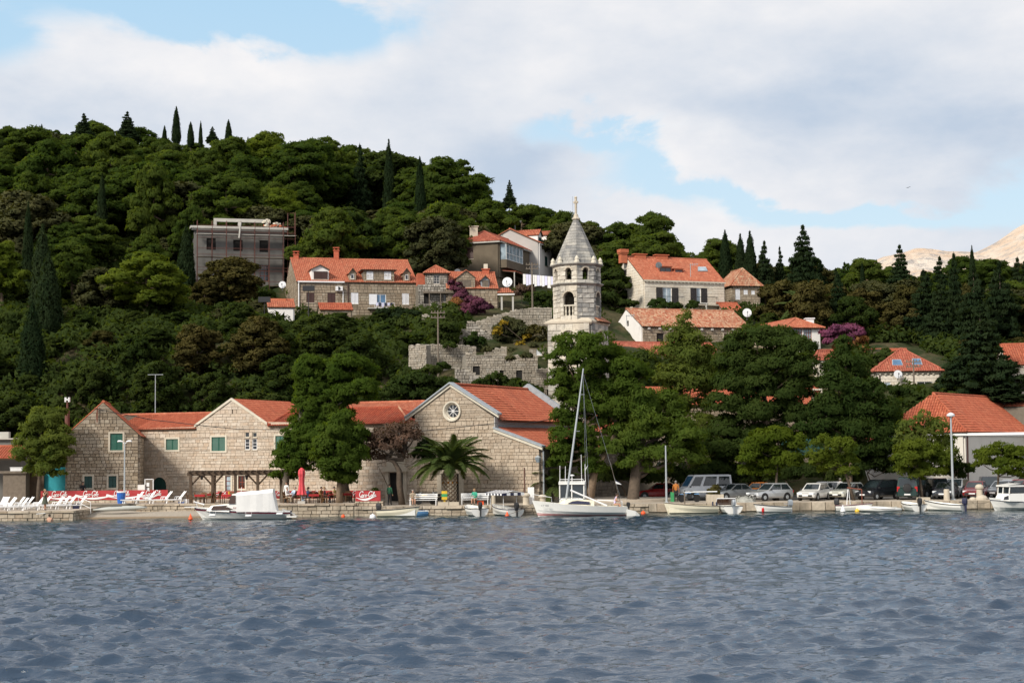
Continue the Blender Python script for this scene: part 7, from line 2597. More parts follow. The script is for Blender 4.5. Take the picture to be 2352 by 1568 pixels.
def cruiser():
 Y=130.0
 o=thing('cabin_cruiser','white cabin cruiser with a dark red stripe and a white canvas cover','boat',gp(P('B',545,0)[0],Y,0),R(3),None)
 b,gun,rings=hull(7.6,2.4,1.02,.62,[(0,0),(.09,1),(.13,2),(.25,0),(.7,0)],raked=.75,tr=.8)
 for i in range(len(b.m)):
  pass
 b.build('hull',['boat_white','navy','maroon'],o)
 b=MB()
 b.loft([[(p[0],p[1]*.98,p[2]-.03),(p[0],-p[1]*.98,p[2]-.03)]for p in gun[0]],cap=False,closed=False)
 b.box((3.9,0,.18),(.75,1.9,.1))
 b.box((-4.0,0,1.0),(.95,.32,.07))
 b.build('deck','boat_white',o)
 def trunk(xs,nm,mat):
  b2=MB()
  b2.loft([[(x,-w,z0),(x+dx,-w*.82,z1),(x+dx,w*.82,z1),(x,w,z0)]for x,w,z0,z1,dx in xs])
  return b2.build(nm,mat,o)
 cb=trunk([(-2.75,.5,.7,.72,.1),(-2.5,.72,.68,1.1,.15),(-1.2,.95,.62,1.2,0),(-.9,.98,.6,1.2,0)],'cabin','boat_white')
 trunk([(-1.15,.95,1.0,1.15,.2),(-1.05,.95,1.0,1.98,.35),(-.1,1.0,.6,2.08,0),(0,1.0,.6,2.08,0)],'wheelhouse','boat_white')
 b=MB()
 b.loft([[(x,-1.12*k,.6),(x+.0,-1.06*k,z1-.25+rnd.uniform(-.03,.03)),(x,-.75,z1),(x,.75,z1),(x,1.06*k,z1-.25),(x,1.12*k,.6)]for x,k,z1 in((-.35,.98,2.1),(.2,1.0,2.14),(.7,.98,2.2),(1.2,1.01,2.2),(1.7,.98,2.28),(2.15,1.0,2.32),(2.45,.97,2.34),(2.75,.9,.72))])
 b.build('canvas_cover','canvas',o)
 for s in(-1,1):
  b=MB()
  b.slab([(-2.35,s*.80,.78),(-.85,s*.98,.76),(-.95,s*.86,1.12),(-2.15,s*.72,1.08)],(0,s*.02,0))
  b.build('cabin_window','glass_amber',o)
  b=MB()
  b.slab([(-.98,s*.99,1.25),(-.42,s*1.0,1.25),(-.42,s*.87,1.88),(-.78,s*.86,1.88)],(0,s*.02,0))
  b.build('wheelhouse_window','glass_amber',o)
 for x,z in((-2.15,.38),(.62,.30),(3.0,.42)):
  b=MB()
  b.lathe([(.03,-.26),(.09,-.2),(.095,0),(.09,.2),(.03,.26)],8,(x,-1.25 if x<2 else-1.12,z),axis='X')
  b.tube([(x-.2,-1.2 if x<2 else-1.08,z),(x-.24,-1.15 if x<2 else-1.0,z+.3)],.012,4)
  b.tube([(x+.2,-1.2 if x<2 else-1.08,z),(x+.24,-1.15 if x<2 else-1.0,z+.3)],.012,4)
  b.build('fender','white_paint',o)
 b=MB()
 b.tube([(-3.75,-.1,1.42),(-3.0,-.35,1.2),(-2.9,-.4,1.15)],.03)
 b.tube([(-3.6,-.12,1.38),(-3.45,-.15,1.0)],.02)
 b.tube([(-3.75,.1,1.42),(-3.0,.35,1.2)],.03)
 b.build('bow_rail','white_paint',o)
 mast_line(o,[(-.1,0,2.05),(-.05,0,2.5)],.02,'white_paint','aerial')
 mast_line(o,[(3.2,-.8,.75),(4.2,-.8,.3)],.02,'white_paint','stern_rail')
 mast_line(o,[(3.2,-.9,.8),(4.2,-.9,.38)],.018,'galvanised','stern_rail')
 text_on(o,'428 Z',(-.62,-1.03,.86),.22,'car_wine','registration')
 return o
def text_on(o,s,loc,size,mat,name='lettering'):
 cu=bpy.data.curves.new('lettering','FONT')
 cu.body=s
 cu.size=size
 cu.extrude=.003
 ob=bpy.data.objects.new('lettering',cu)
 COL.objects.link(ob)
 me=bpy.data.meshes.new_from_object(ob)
 bpy.data.objects.remove(ob)
 me.materials.clear()
 me.materials.append(M[mat])
 c=link(name,me,o)
 c.location=loc
 c.rotation_euler=(R(90),0,0)
 return c
cruiser()
def yacht():
 Y=128.5
 o=thing('sailing_yacht','white sailing yacht with a leaning bare mast and red waterline stripes','sailboat',gp(D_(450),Y,0),R(4))
 b,gun,rings=hull(7.3,2.5,1.28,.74,[(0,0),(.5,0),(.69,1),(.73,0),(.76,1),(.80,0)],raked=.45,tr=.7,keel=-.15)
 b.build('hull',['boat_white','red_paint'],o)
 b=MB()
 b.loft([[(p[0],p[1]*.99,p[2]-.02),(p[0],-p[1]*.99,p[2]-.02)]for p in gun[0]],cap=False,closed=False)
 b.build('deck','boat_cream',o)
 b=MB()
 b.loft([[(x,-w,z0),(x+.05,-w*.8,z1),(x+.05,w*.8,z1),(x,w,z0)]for x,w,z0,z1 in((-1.6,.5,1.0,1.05),(-1.2,.75,.95,1.32),(.4,.95,.82,1.28),(1.0,.95,.8,1.25),(1.05,.95,.8,1.22))])
 b.build('cabin','boat_cream',o)
 for s in(-1,1):
  b=MB()
  b.slab([(-1.0,s*.80,1.02),(.75,s*.96,.93),(.72,s*.88,1.14),(-.2,s*.78,1.24),(-.6,s*.76,1.2)],(0,s*.025,0))
  b.build('cabin_window','navy',o)
 b=MB()
 b.loft([[(3.6,-.85,.0),(3.6,-.85,.55),(3.6,.85,.55),(3.6,.85,.0)],[(4.3,-.75,.02),(4.3,-.75,.38),(4.3,.75,.38),(4.3,.75,.02)],[(4.62,-.6,-.05),(4.62,-.6,.1),(4.62,.6,.1),(4.62,.6,-.05)]])
 b.build('swim_platform','boat_white',o)
 mt=at(P('Z',1340,846),Y)-o.location
 mb_=Vector((-1.0,0,1.3))
 b=MB()
 b.tube([mb_,mb_.lerp(mt,.5),mt],[.085,.08,.05],8)
 b.build('mast','galvanised',o)
 for f in(.52,.80):
  p=mb_.lerp(mt,f)
  mast_line(o,[p+Vector((-.05,0,0)),p+Vector((.35,-.1,.0))],.02,'galvanised','spreader')
 for e in((.7,-1.0,.9),(.7,1.0,.9),(3.4,0,.8)):
  mast_line(o,[mb_.lerp(mt,.97),Vector(e)],.008,'steel','stay')
 b=MB()
 b.tube([at(P('D',358,1142),Y-.5)-o.location,at(P('D',715,1296),Y-.9)-o.location],.07,7)
 b.build('boom','white_paint',o)
 b=MB()
 b.tube([at(P('D',628,1240),Y)-o.location,at(P('D',870,1252),Y)-o.location],.05)
 b.tube([at(P('D',870,1250),Y)-o.location,at(P('D',872,1305),Y)-o.location],.05)
 b.tube([at(P('D',855,1262),Y)-o.location,at(P('D',830,1298),Y)-o.location],.03)
 b.build('stern_rail','white_paint',o)
 mast_line(o,[at(P('D',850,1245),Y)-o.location,at(P('D',757,868),Y)-o.location],.018,'wood_grey','flag_staff')
 b=MB()
 f0,f1,f2=at(P('D',800,1035),Y)-o.location,at(P('D',875,1085),Y)-o.location,at(P('D',812,1080),Y)-o.location
 b.slab([f0,f1,(f1+f2)/2+Vector((0,.05,.1)),f2.lerp(f0,.6)],(0,.01,0),0)
 b.slab([f2.lerp(f0,.6),(f1+f2)/2+Vector((0,.05,.1)),f1+Vector((-.05,0,-.03)),f2],(0,.01,0),1)
 b.build('flag',['navy','white_paint'],o)
 mast_line(o,[(-3.6,-.1,1.3),(-3.62,-.1,1.75),(-2.2,-.8,1.5),(-2.2,-.8,1.2)],.02,'white_paint','pulpit_rail')
 text_on(o,'CT 988',(-3.0,-.62,.82),.2,'dish_dark','registration').rotation_euler=(R(90),0,R(-22))
 outboard(o,3.8,.72,sc=.7)
 return o
YA=yacht()
def cabin_boat(label,px,Y,rz,L=5.6,extra_rails=True,wheel=(-.6,1.0,1.0,2.45)):
 o=thing('motor_boat',label,'boat',gp(px,Y,0),R(rz),BG)
 b,gun,rings=hull(L,2.2,1.05,.7,[(0,0),(.14,1),(.2,0),(.6,0)],raked=.5)
 b.build('hull',['boat_white','navy'],o)
 b=MB()
 b.loft([[(p[0],p[1]*.98,p[2]-.03),(p[0],-p[1]*.98,p[2]-.03)]for p in gun[0]],cap=False,closed=False)
 b.build('deck','boat_white',o)
 x0,x1,w,zt=wheel
 b=MB()
 b.loft([[(x0-.5,-w*.5,.8),(x0-.4,-w*.5,1.05),(x0-.4,w*.5,1.05),(x0-.5,w*.5,.8)],[(x0,-w*.9,.75),(x0,-w*.85,1.35),(x0,w*.85,1.35),(x0,w*.9,.75)],[(x1,-w*.9,.7),(x1,-w*.85,1.35),(x1,w*.85,1.35),(x1,w*.9,.7)]])
 b.build('cabin','boat_white',o)
 b=MB()
 b.loft([[(x0-.05,-w*.9,zt-.12),(x0-.05,w*.9,zt-.12)],[(x0-.1,-w*.9,zt),(x0-.1,w*.9,zt)],[((x0+x1)/2,-w*.95,zt+.14),((x0+x1)/2,w*.95,zt+.14)],[(x1+.3,-w*.92,zt+.02),(x1+.3,w*.92,zt+.02)],[(x1+.3,-w*.92,zt-.12),(x1+.3,w*.92,zt-.12)]],closed=False)
 b.slab([(x0-.1,-w*.92,zt-.12),(x1+.3,-w*.92,zt-.12),(x1+.3,w*.92,zt-.12),(x0-.1,w*.92,zt-.12)],(0,0,.12))
 for x,s in((x0+.12,-1),(x0+.12,1),(x1,-1),(x1,1),(x0+.06,0)):
  b.tube([(x-(.12 if x<x1-.1 else 0),s*w*.85,1.3),(x-.05,s*w*.85,zt-.1)],.05)
 b.build('wheelhouse','boat_white',o)
 for s in(-1,1):
  b=MB()
  b.slab([(x0+.02,s*.06,1.38),(x0+.02,s*w*.8,1.38),(x0+.06,s*w*.8,zt-.14),(x0+.06,s*.06,zt-.14)],(.02,0,0))
  b.build('windscreen','glass_car',o)
  b=MB()
  b.slab([(x0+.15,s*w*.85,1.38),(x1-.3,s*w*.85,1.38),(x1-.3,s*w*.85,zt-.14),(x0+.18,s*w*.85,zt-.14)],(0,.02,0))
  b.build('side_window','glass_car',o)
 if extra_rails:
  b=MB()
  b.tube([(x0-.1,-w*.9,zt+.02),(x0-.05,-w*.8,zt+.28),(x0-.05,w*.8,zt+.28),(x0-.1,w*.9,zt+.02)],.025)
  b.lathe([(.03,.1),(.03,.5),(.2,.54),(.2,.6),(.05,.64)],10,(x0+.4,0,zt+.02))
  b.build('roof_rail','white_paint',o)
  for y,h,zz in((-1.05,3.0,1.0),(-.75,2.2,zt),(.55,1.3,zt),(1.0,2.9,1.0)):
   mast_line(o,[(x0+.6,y,zz),(x0+.75,y*.97,zz+h)],.022,'white_paint','aerial')
  b=MB()
  b.tube([(-2.6,0,1.5),(-2.0,-.6,1.42),(-.9,-1.0,1.3),(-.9,-1.0,.8)],.02)
  b.tube([(-2.6,0,1.5),(-2.0,.6,1.42),(-.9,1.0,1.3),(-.9,1.0,.8)],.02)
  for p in((-2.6,0),(-2.0,-.6),(-2.0,.6)):
   b.tube([(p[0],p[1],1.45),(p[0],p[1],.85)],.015)
  b.build('bow_rail','steel',o)
  b=MB()
  b.slab([(x0+.3,-1.3,zt+1.4),(x0+.3,-1.05,zt+1.1),(x0+.35,-1.06,zt+.9)],(.01,0,0))
  b.build('flag','white_paint',o)
 else:
  b=MB()
  b.box((x0+.55,.1,1.0),(.06,.9,1.0))
  b.build('cabin_door','wood_red',o)
  for s in(-1,1):
   b=MB()
   b.slab([(x0-.38,s*w*.62,.88),(x0-.08,s*w*.86,.9),(x0-.08,s*w*.84,1.2),(x0-.3,s*w*.62,1.1)],(0,s*.02,0))
   b.build('port_window','glass_dark',o)
 return o
cabin_boat('white cabin boat with tall aerials facing the viewer behind the yacht',D_(388),131.4,84,5.0,wheel=(-.9,.6,1.12,2.55))
cabin_boat('white open backed cabin boat cut by the right picture edge',F_(1905),131.8,14,5.6,False,wheel=(-1.5,.6,1.0,2.0))
ob=open_boat
ob('cream open boat with a dark outboard left of the small blue boat',P('C',258,0)[0],131.5,158,3.5,1.45,'boat_cream',zb=.85,zs=.55)
ob('tiny light blue dinghy tucked behind the cream open boat',P('C',432,0)[0],133.3,20,1.6,1.0,'boat_blue','boat_white',.5,.4,False,inside='boat_blue',thwarts=1)
ob('white open boat seen from its stern in front of the woman in green',P('C',985,0)[0],132.3,-72,3.4,1.7,'boat_white','black_rubber',.85,.62)
cn=ob('white boat with a blue and white striped sun canopy',P('C',1285,0)[0],131.9,-60,3.7,1.75,'boat_white','navy',.9,.55)
zc_=at(P('C',0,1172),132).z
for x,y in((-1.2,-.6),(-1.2,.6),(.9,-.6),(.9,.6)):
 mast_line(cn,[(x,y,.5),(x,y,zc_-.05)],.02,'white_paint','canopy_post')
b=MB()
for i in range(12):
 x=-1.5+i*.25
 b.slab([(x,-.95,zc_-.1),(x+.25,-.95,zc_-.1),(x+.25,0,zc_+.1),(x,0,zc_+.1)],(0,0,.03),i%2)
 b.slab([(x,0,zc_+.1),(x+.25,0,zc_+.1),(x+.25,.95,zc_-.1),(x,.95,zc_-.1)],(0,0,.03),i%2)
 b.slab([(x,-.95,zc_-.26),(x+.25,-.95,zc_-.26),(x+.25,-.95,zc_-.08),(x,-.95,zc_-.08)],(0,.02,0),(i+1)%2)
 b.slab([(-1.5 if i<6 else 1.5,-.95+(i%6)*.32,zc_-.26),(-1.5 if i<6 else 1.5,-.63+(i%6)*.32,zc_-.26),(-1.5 if i<6 else 1.5,-.63+(i%6)*.32,zc_-.05),(-1.5 if i<6 else 1.5,-.95+(i%6)*.32,zc_-.05)],(.02,0,0),i%2)
b.build('canopy',['navy','white_paint'],cn)
wb=ob('long cream wooden boat with a short wooden mast',D_(1540),131.5,8,4.3,1.75,'boat_cream','wood_grey',.95,.62,False,inside='boat_cream')
mast_line(wb,[(-.45,0,.2),(-.45,0,1.75)],.05,'wood_grey','mast')
mast_line(wb,[(-.5,0,1.7),(2.2,0,1.72)],.05,'white_paint','boom')
mast_line(wb,[(1.7,-.5,.2),(1.7,-.5,.95)],.06,'navy','fender')
mast_line(wb,[(2.05,-.3,.3),(2.05,-.3,.9)],.06,'navy','fender')
ws=ob('white boat with a framed windscreen seen from its stern',D_(1902),132.3,-82,3.6,1.8,'boat_white','black_rubber',.8,.6,True,'steel')
b=MB()
b.tube([(-.4,-.85,.6),(-.3,-.75,1.15),(-.3,.75,1.15),(-.4,.85,.6)],.035)
b.build('windscreen_frame','white_paint',ws)
b=MB()
b.slab([(-.4,-.82,.62),(-.4,.82,.62),(-.31,.73,1.12),(-.31,-.73,1.12)],(.015,0,0))
b.build('windscreen','glass_amber',ws)
rb_=ob('small white boat with a red fender at its bow',E_(1030),132.5,12,3.0,1.3,'boat_white','black_rubber',.72,.48,True,'steel')
b=MB()
b.lathe([(.03,.12),(.11,.05),(.12,-.15),(.08,-.24),(.02,-.28)],8,(-1.0,-.72,.3))
b.build('fender','red_paint',rb_)
db=ob('white boat with a red davit frame in front of the ivory hatchback',E_(1850),132.8,150,2.9,1.3,'boat_white','maroon',.7,.5)
b=MB()
b.tube([(-.6,.1,.3),(-.6,.1,1.75)],.04)
b.tube([(-.6,.1,1.75),(.6,.1,1.9)],.04)
b.build('davit','rust',db)
b=MB()
for s in(-1,1):
 b.tube([(.55,s*.5,.3),(.55,s*.1,1.75)],.03)
b.build('frame','white_paint',db)
ob('white boat with a tilted black outboard right of the inflatable dinghy',F_(828),132.8,-78,3.0,1.6,'boat_white','black_rubber',.75,.55)
ob('white open boat with a dark blue outboard in front of the stone bollard',F_(1150),132.6,-40,3.4,1.5,'boat_white','black_rubber',.85,.5,True,'navy')
o=thing('inflatable_dinghy','pale grey inflatable dinghy beside the yellow buoy','dinghy',gp(F_(510),132,0),R(-4),BG)
b=MB()
b.tube([(1.7,-.55,.18),(0,-.6,.2),(-1.2,-.5,.26),(-1.6,0,.32),(-1.2,.5,.26),(0,.6,.2),(1.7,.55,.18)],[.12,.21,.21,.19,.21,.21,.12],10)
b.build('air_tube','boat_white',o,smooth=True)
b=MB()
b.box((0,0,.1),(2.8,.9,.04))
b.box((.3,0,.3),(.2,.9,.04))
b.box((1.35,0,.22),(.05,.9,.34))
b.build('floor','boat_grey',o)
mast_line(o,[(1.2,-.79,.26),(.4,-.82,.22),(-.4,-.80,.28),(-1.1,-.68,.3)],.015,'navy','grab_rope')
o=thing('kayak','long pale kayak lying on the pebble beach','kayak',gp(P('A',1178,0)[0],137.4,.42),R(6))
b=MB()
n=14
b.loft([[(-2.2+4.4*i/n+.0,.33*math.sin(math.pi*min(.999,max(.02,i/n)))**.6*math.cos(a)+.0,.2+.05*i/n*3+(.24 if math.sin(a)>0 else .18)*math.sin(math.pi*min(.98,max(.03,i/n)))**.5*math.sin(a))for a in(2*math.pi*k/10 for k in range(10))]for i in range(n+1)])
b.build('hull','boat_grey',o,smooth=True)
b=MB()
b.box((-.3,0,.52),(.9,.36,.04))
b.build('cockpit','dish_dark',o)
def buoy(label,c,x,y,Y,mat,r=.2,shape='cone'):
 q=at(P(c,x,y),Y)
 b=MB()
 pr={'cone':[(.1*r,-.3*r),(r,.1*r),(.8*r,.5*r),(.12*r,2.1*r)],'ball':[(.3*r,-.8*r),(.9*r,-.4*r),(r,0),(.75*r,.7*r),(.1*r,r)]}[shape]
 b.lathe(pr,10,(q.x,Y,.05))
 b.tube([(q.x,Y,.05+r),(q.x,Y,.05+r*(2.4 if shape=='cone' else 1.25))],.02,5)
 tag(b.build('mooring_buoy',mat,None,smooth=True),label,'buoy','mooring buoys on the water')
buoy('orange cone buoy under the bow of the cabin cruiser','A',1868,1445,129,'orange_plastic',.2)
buoy('white buoy floating left of the cream open boat','B',1824,1415,130,'white_paint',.26,'ball')
buoy('small orange ball buoy before the terrace wall','B',1535,1403,132.5,'orange_plastic',.16,'ball')
buoy('orange cone buoy in front of the boat with the striped canopy','C',1312,1415,129,'orange_plastic',.17)
buoy('flat orange buoy right of the boat with the striped canopy','C',1420,1385,131,'orange_plastic',.26,'ball')
buoy('small white buoy right of the boat seen from its stern','C',1072,1375,131,'white_paint',.16,'ball')
buoy('orange buoy behind the stern of the yacht','D',1078,1358,132,'orange_plastic',.2,'ball')
buoy('white cone buoy left of the yellow buoy','E',1728,1355,131,'white_paint',.24)
buoy('yellow ball buoy at the nose of the inflatable dinghy','E',1868,1338,132,'yellow_plastic',.2,'ball')
def rope(label,p,q,sag=.3,r=.018,mat='wood_grey',name='mooring_rope',cat='rope',n=10):
 p,q=Vector(p),Vector(q)
 b=MB()
 b.tube([p.lerp(q,i/n)-Vector((0,0,sag*4*(i/n)*(1-i/n)))for i in range(n+1)],r,4)
 return tag(b.build(name,mat),label,cat)
rope('mooring rope from the yacht bow to the orange buoy',gp(D_(18),128.6,1.15),gp(P('C',1330,0)[0],129.3,.2),.1)
rope('mooring rope from the right cabin boat to the quay',gp(F_(1630),131.8,.8),gp(F_(1420),134.2,.6),.15)
def post(name,label,cat,px,Y,z,ptop,r=.07,mat='galvanised',head=None,group=None):
 f=gp(px,Y,z)
 h=at((px,ptop),Y).z-z
 o=thing(name,label,cat,f,0,group)
 b=MB()
 b.tube([(0,0,-.1),(0,0,h*.4),(0,0,h)],[r,r*.85,r*.6],8)
 b.lathe([(r*2.2,0),(r*2.2,.05),(r*1.2,.12)],8)
 b.build('pole',mat,o)
 if head=='double':
  for s in(-1,1):
   b=MB()
   b.tube([(0,0,h-.15),(s*.2,0,h)],.03)
   b.loft([[(s*x,y,h+zz+.05*k)for y,zz in((-.11*k,0),(-.08*k,.1*k),(.08*k,.1*k),(.11*k,0),(0,-.04))]for x,k in((.15,.6),(.32,1.1),(.55,1.1),(.62,.5))])
   b.build('lamp_head','white_paint',o)
 if head=='mushroom':
  b=MB()
  b.lathe([(.06,h-.1),(.1,h),(.32,h+.06),(.34,h+.16),(.2,h+.3),(.04,h+.36)],14)
  b.build('lamp_head','dish_white',o)
 if head=='arms':
  b=MB()
  b.tube([(-.75,0,h),(.75,0,h)],.03)
  b.build('cross_arm',mat,o)
 if head=='insulators':
  b=MB()
  for k in range(2):
   b.box((0,0,h-.25-k*.5),(1.5,.12,.1))
   for x in(-.65,-.3,.3,.65):
    b.lathe([(.05,0),(.06,.1),(.02,.18)],6,(x,0,h-.2-k*.5))
  b.build('cross_arm','wood_grey',o)
 return o
post('street_lamp','grey double headed street lamp beside the blue bin','street lamp',P('A',1219,0)[0],142,ZT,P('A',0,672)[1],.085,'galvanised','double')
post('street_lamp','tall grey lamp post with a mushroom head among the parked cars','street lamp',F_(1240),135.6,ZQ,P('F',0,425)[1],.11,'galvanised','mushroom')
post('steel_pole','bare grey steel pole in front of the red hatchback','pole',D_(1306),136,ZQ,P('D',0,705)[1],.09,'galvanised')
q=at(P('A',1500,420),163)
post('steel_pole','thin pale pole with a cross arm behind the left tiled roof','pole',P('A',1520,0)[0],163,gz(q.x,163),P('A',0,12)[1],.06,'galvanised','arms')
for c_,x,y,Y,lb in(('L',580,340,172,'dark wooden pole in front of the garden terrace wall'),('I',888,850,196,'wooden pole with insulators before the laundry line'),('K',1185,1225,168,'wooden pole in front of the skylight house')):
 q=at(P(c_,x,y),Y)
 post('utility_pole',lb,'utility pole',P(c_,x,0)[0],Y,gz(q.x,Y),P(c_,0,y)[1],.12,'wood_grey','insulators')
for x0,y0,lb in((1665,975,'dark lamp post with a square head in front of the brown dormer house'),(1170,1100,'dark lamp post among the bushes by the garden hut')):
 q=at(P('G',x0,y0),190)
 o=post('garden_lamp',lb,'lamp',P('G',x0,0)[0],190,gz(q.x,190),P('G',0,y0+20)[1],.06,'black_plastic')
 b=MB()
 b.box(q-o.location+Vector((0,0,-.15)),(1.35,.5,.6))
 b.build('lamp_head','black_plastic',o)
W0=[at(P(c_,x,y),Y)for c_,x,y,Y in(('A',955,350,145.5),('A',1500,455,147.5),('A',2050,517,148),('B',500,545,146.5),('B',1035,552,145),('C',0,575,143.5),('C',450,565,142.5),('C',800,530,141),('C',1190,488,139),('C',1500,490,139.5),('C',1770,442,141))]
b=MB()
b.tube(W0,.03,4)
tag(b.build('overhead_cable','black_plastic'),'black overhead cable sagging across the stone facades','cable')
def dish(label,c,x,y,rpx,Y,mat='dish_white',yaw=0,tilt=30,wallm=False):
 q=at(P(c,x,y),Y)
 r=rpx*CR[c][2]*Y/F
 o=thing('satellite_dish',label,'satellite dish',q,R(yaw),'satellite dishes on the houses')
 b=MB()
 n=18
 Mx=Matrix.Rotation(R(90-tilt*.4),3,'X')
 rings=[[Mx@Vector((r*k*math.cos(a),r*k*math.sin(a),-.22*r*(1-k*k)))for a in(2*math.pi*j/n for j in range(n))]for k in(.05,.4,.75,1.0)]
 b.loft(rings,cap=True)
 b.loft([[p+Mx@Vector((0,0,-.03))for p in rings[-1]],rings[-1]],cap=False)
 b.build('reflector',mat,o)
 b=MB()
 b.tube([Mx@Vector((0,-r*.9,0)),Mx@Vector((0,-.1*r,r*.75))],.025,4)
 b.box(Mx@Vector((0,-.08*r,r*.78)),(.12,.12,.16))
 b.tube([(0,.25*r,0),(0,.35*r,-r*.6),(0,.35*r,-r*1.6)],.05,5)
 b.build('feed_arm','dish_dark',o)
dish('white satellite dish left of the terraced stone houses','G',1370,948,41,197)
dish('very large white satellite dish below the brown stucco house','I',604,1068,57,203,yaw=-10)
dish('white satellite dish right of the white gable house','J',1573,842,44,200)
dish('white satellite dish on the skylight house wall','K',1048,1350,36,171)
dish('dark satellite dish on the cream house roof','J',707,376,32,212.5,'dish_dark')
dish('dark satellite dish behind the dormer house chimney row','H',1540,655,36,204,'dish_dark')
for c_,x,y0,y1,Y,lb,cr_ in(('I',250,490,385,228,'thin aerial above the brown stucco house',0),('I',690,475,392,240,'bent pole aerial on the white house roof',1),('J',1018,460,372,213,'television aerial beside the cream house skylight',1),('J',392,915,872,198,'small aerial on the bright white gable',1)):
 p,q=at(P(c_,x,y0),Y),at(P(c_,x,y1),Y)
 b=MB()
 b.tube([p-Z1*.4,q],.04,4)
 if cr_:
  b.tube([q+Vector((-.1,0,0)),q+Vector((1.0,0,.05))],.035,4)
  for k in range(4):
   b.tube([q+Vector((k*.28,0,-.2)),q+Vector((k*.28,0,.2))],.02,4)
 tag(b.build('roof_aerial','galvanised'),lb,'aerial')
o=thing('laundry_line','row of white and lilac washing on a line below the brown stucco house','laundry',at(P('I',780,975),216))
og=o.location
p,q=at(P('I',780,975),216),at(P('I',1115,1005),214)
b=MB()
b.tube([p,q],.02,4)
b.build('line','black_plastic',o,shift=og)
x=0.0
while x<.97:
 w_=rnd.uniform(.06,.11)
 a_,c_=p.lerp(q,x),p.lerp(q,min(1,x+w_))
 hh=rnd.uniform(1.2,1.75)
 b=MB()
 b.slab([a_,c_,c_-Z1*hh*rnd.uniform(.9,1),a_-Z1*hh],(0,.03,0))
 b.build('washing',rnd.choice(['laundry','laundry','cloth_white','shutter_white']),o,shift=og)
 x+=w_+.008
p,q=at(P('H',620,470),225),at(P('H',960,495),225)
b=MB()
for i in range(9):
 t=p.lerp(q,i/8)
 b.tube([t,t-Z1*1.6],.04,4)
b.tube([p,q],.04,4)
b.tube([p-Z1*.5,q-Z1*.5],.03,4)
tag(b.build('path_railing','galvanised'),'thin grey railing on the slope above the white shuttered house','railing')
def arc(cx,cy,rx,ry,a0,a1,n=12):
 return[(cx+rx*math.cos(R(a0+(a1-a0)*i/n)),cy+ry*math.sin(R(a0+(a1-a0)*i/n)))for i in range(n+1)]
def script():
 S=[]
 bigC=lambda x:[arc(x+.42,.72,.42,.62,60,300),arc(x+.60,1.15,.12,.16,180,-60,8)]
 o_=lambda x:[arc(x+.17,.28,.17,.26,0,360)]
 S+=bigC(0)+[[(.25,.1),(.5,-.06),(.95,-.12),(1.25,.0)]]
 S+=o_(.62)+[arc(1.22,.28,.18,.26,60,300)]+o_(1.45)+[[(1.79,.55),(1.79,.1),(1.9,.03)]]
 S+=[[(1.95,.35),(2.15,.37)]]
 S+=bigC(2.2)+[[(2.45,.1),(2.6,-.25),(2.5,-.35)]]
 S+=o_(2.85)+[[(3.3,.2),(3.5,1.1),(3.38,1.25),(3.3,.9),(3.32,.1),(3.45,.02)]]+o_(3.55)+[[(3.89,.55),(3.89,.1),(4.0,.03)]]
 return S
SCR=script()
def ribbon(mb,pl,pts,wd,out,mi=0,wf=None):
 n=len(pts)
 L_,R_=[],[]
 for i in range(n):
  a_,c_=pts[max(0,i-1)],pts[min(n-1,i+1)]
  dx,dz=c_[0]-a_[0],c_[1]-a_[1]
  l_=math.hypot(dx,dz)or 1
  w_=wd*(wf(i/(n-1))if wf else 1)
  L_.append(pl.w(pts[i][0]-dz/l_*w_,pts[i][1]+dx/l_*w_,out))
  R_.append(pl.w(pts[i][0]+dz/l_*w_,pts[i][1]-dx/l_*w_,out))
 mb.add(L_+R_,[(i,i+1,n+i+1,n+i)for i in range(n-1)],mi)
def lettering(mb,pl,u0,z0,h,out):
 for s in SCR:
  ribbon(mb,pl,[(u0+(x+.28*z)*h/1.35,z0+z*h/1.35)for x,z in s],.052*h,out)
def banner(label,pl,u0,u1,z0,z1,marks,wave=True,mat='banner_red',name='advertising_banner',rw=random.Random(3)):
 og=pl.w(u0,z0)
 o=thing(name,label,'banner',og)
 b=MB()
 n=max(4,int((u1-u0)/.4))
 g=[[pl.w(u0+(u1-u0)*i/n,z0+(z1-z0)*j/3-.03*math.sin(i*1.7)*(j==0),.02*math.sin(i*.9+j))for j in range(4)]for i in range(n+1)]
 b.loft(g,cap=False,closed=False)
 b.build('cloth',mat,o,shift=og)
 b=MB()
 h=(z1-z0)
 for u in marks:
  lettering(b,pl,u,z0+h*.42,h*.56,.03)
 b.build('lettering','white_paint',o,shift=og,fix=False)
 if wave:
  b=MB()
  for u in marks:
   w_=min(3.6,u1-u-.1)
   ribbon(b,pl,[(max(u0+.05,u-.6)+w_*i/20,z0+h*(.36-.2*math.sin(i/20*math.pi*1.25)))for i in range(21)],h*.085,.032,wf=lambda t:.25+math.sin(math.pi*t)**2)
   if w_>3:
    b.add([pl.w(u+w_-1.6,z0+h*.3,.033),pl.w(u+w_-.7,z0+h*.36,.033),pl.w(u+w_-1.5,z0+h*.62,.033)],[(0,1,2)])
  b.build('white_wave','white_paint',o,shift=og,fix=False)
 return o
pA=Plane(gp(P('A',390,0)[0],144.5,0),R(-2))
uA=lambda x,y=1180:pA.uz(P('A',x,y))
zA0,zA1=uA(1000,1238)[1],uA(1000,1145)[1]
banner('long red banner with white script lettering behind the sun loungers',pA,uA(390)[0],uA(1645)[0],zA0,zA1,[uA(x)[0]for x in(505,812,1115,1425)])
b=MB()
pbox(b,pA,(uA(390)[0],ZT,uA(1700)[0],zA0-.02),-.4,.02)
lw=tag(b.build('low_wall','mortar_dark'),'low rubble wall under the long red banner','wall')
